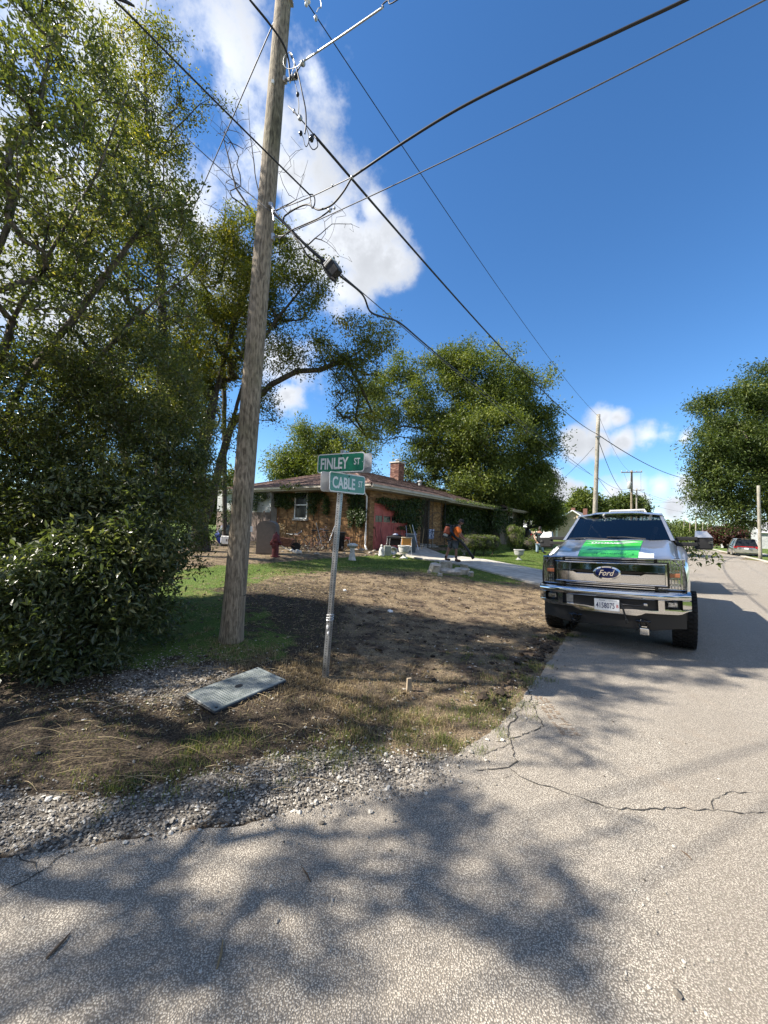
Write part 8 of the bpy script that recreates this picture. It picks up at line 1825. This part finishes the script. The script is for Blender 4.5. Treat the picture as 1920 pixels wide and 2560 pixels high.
# edging stones along the wall and concrete rubble by the driveway
STW = ['largest stone right of the scrap heap', 'stone at the foot of the scrap heap', 'small stone on the grass edge near the sign post', 'long stone below the downspout', 'second stone right of the downspout', 'stone at the corner of the garage door', 'stone left of the downspout foot', 'small stone in front of the corner', 'small stone near the white urn', 'small stone beside the curled ornament', 'stone behind the hydrant', 'flat stone against the garage corner', 'pale stone between statue and urn', 'small stone beside the birdbath']
for k, (px, py, s) in enumerate([(792, 1388, .26), (772, 1380, .14), (830, 1396, .10), (905, 1378, .30), (925, 1384, .24), (942, 1388, .22), (890, 1376, .2), (915, 1390, .12), (1000, 1398, .12), (752, 1386, .14), (706, 1380, .12), (935, 1379, .2), (985, 1394, .16), (860, 1384, .13)]):
    c = gp(px, py); mb = MB(); mb.rock(tuple(c + [0, 0, s * .18]), (s, s * .7, s * .5), k + 60, 8, .22); tag(mb.build('edging_stone', mat('field stone', (.22, .19, .16), .9, col2=(.38, .34, .29), vscale=8.) if k == 0 else bpy.data.materials['field stone']), 'rough field stone: ' + STW[k], 'stone', 'stones along the house bed')
RUB = mat('broken concrete', (.30, .27, .23), .92, col2=(.50, .46, .40), vscale=6., bump=.008, bscale=30)
def chunk(label, px, py, d, rz, rx, seed):
    c = gp(px, py); mb = MB(); rr = random.Random(seed); x, y, z = d; V = []
    for zz in (-z / 2, z / 2):
        for i in range(7): a = 2 * math.pi * i / 7 + rr.uniform(-.25, .25); f_ = rr.uniform(.8, 1.1) * (1 if zz < 0 else .92); V.append((x / 2 * math.cos(a) * f_, y / 2 * math.sin(a) * f_, zz + rr.uniform(-.02, .02)))
    M = Matrix.Translation(Vector(c) + Vector((0, 0, z * .5))) @ Matrix.Rotation(rz, 4, 'Z') @ Matrix.Rotation(rx, 4, 'X'); mb.M = M
    mb.add(V, [tuple(range(6, -1, -1)), tuple(range(7, 14))] + [(i, (i + 1) % 7, 7 + (i + 1) % 7, 7 + i) for i in range(7)]); return tag(mb.build('concrete_chunk', RUB), label, 'rubble', 'broken concrete by the driveway')
chunk('blocky piece of broken concrete, topmost of the pile by the driveway', 1113, 1419, (.50, .4, .24), .2, .1, 1); chunk('rounded lump of concrete at the left end of the pile', 1086, 1430, (.42, .4, .26), .6, .25, 2)
chunk('long flat slab slanting down right across the pile', 1120, 1434, (.95, .28, .12), -.3, .35, 3); chunk('pale curved slab at the right of the pile', 1153, 1434, (.60, .35, .16), -.35, .2, 4); chunk('thin pointed shard standing behind the curved slab', 1160, 1425, (.3, .1, .22), -.6, .4, 5)
chunk('small hollow end piece at the far right of the pile', 1177, 1441, (.20, .2, .14), .2, .3, 6); chunk('small crumbs of concrete at the left foot of the pile', 1072, 1433, (.14, .12, .08), 1., .1, 7); chunk('fist-sized bit of concrete below the left lump', 1100, 1440, (.16, .14, .08), .4, .1, 8)
for px, py, s, lab in ((975, 1532, .10, 'small white scrap lying on the bare patch left of the middle'), (862, 1479, .08, 'tiny pale scrap on the straw behind the sign post')): c = gp(px, py); mb = MB(); mb.rock(tuple(c + [0, 0, .03]), (s, s * .6, .05), px, 7, .3); tag(mb.build('paper_scrap', WHITEV), lab, 'litter')
c = gp(1022, 1727); o = mb = MB(); mb.box(tuple(c + [0, 0, .055]), (.055, .03, .14), .4, .8); tag(mb.build('wooden_stake', mat('split wood', (.30, .24, .17), .9, var=.25)), 'short broken wooden stake standing in the dry grass right of the sign post', 'stake')
# orange marker in the bush
c = np.array(at(290, 1330, 5.3)); o = thing('marker_flag', 'orange plastic marker showing through the bush at left', 'flag', (c[0], c[1], float(H(c[0], c[1])))); mb = MB(); mb.tube([(c[0], c[1], float(H(c[0], c[1]))), tuple(c), tuple(np.array(at(289, 1296, 5.3)))], .004, 4); mb.build('stake', ALU, o)
ORF = mat('orange plastic', (.85, .16, .02), .6)
for py, s in ((1321, .075), (1302, .05)): c = np.array(at(291, py, 4.75)); mb = MB(); mb.add([tuple(c + [-s / 2, 0, 0]), tuple(c + [s / 2, .01, -.01]), tuple(c + [s / 2, .0, s]), tuple(c + [-s / 2, .015, s * .9])], [(0, 1, 2, 3)]); mb.build('flag', ORF, o)
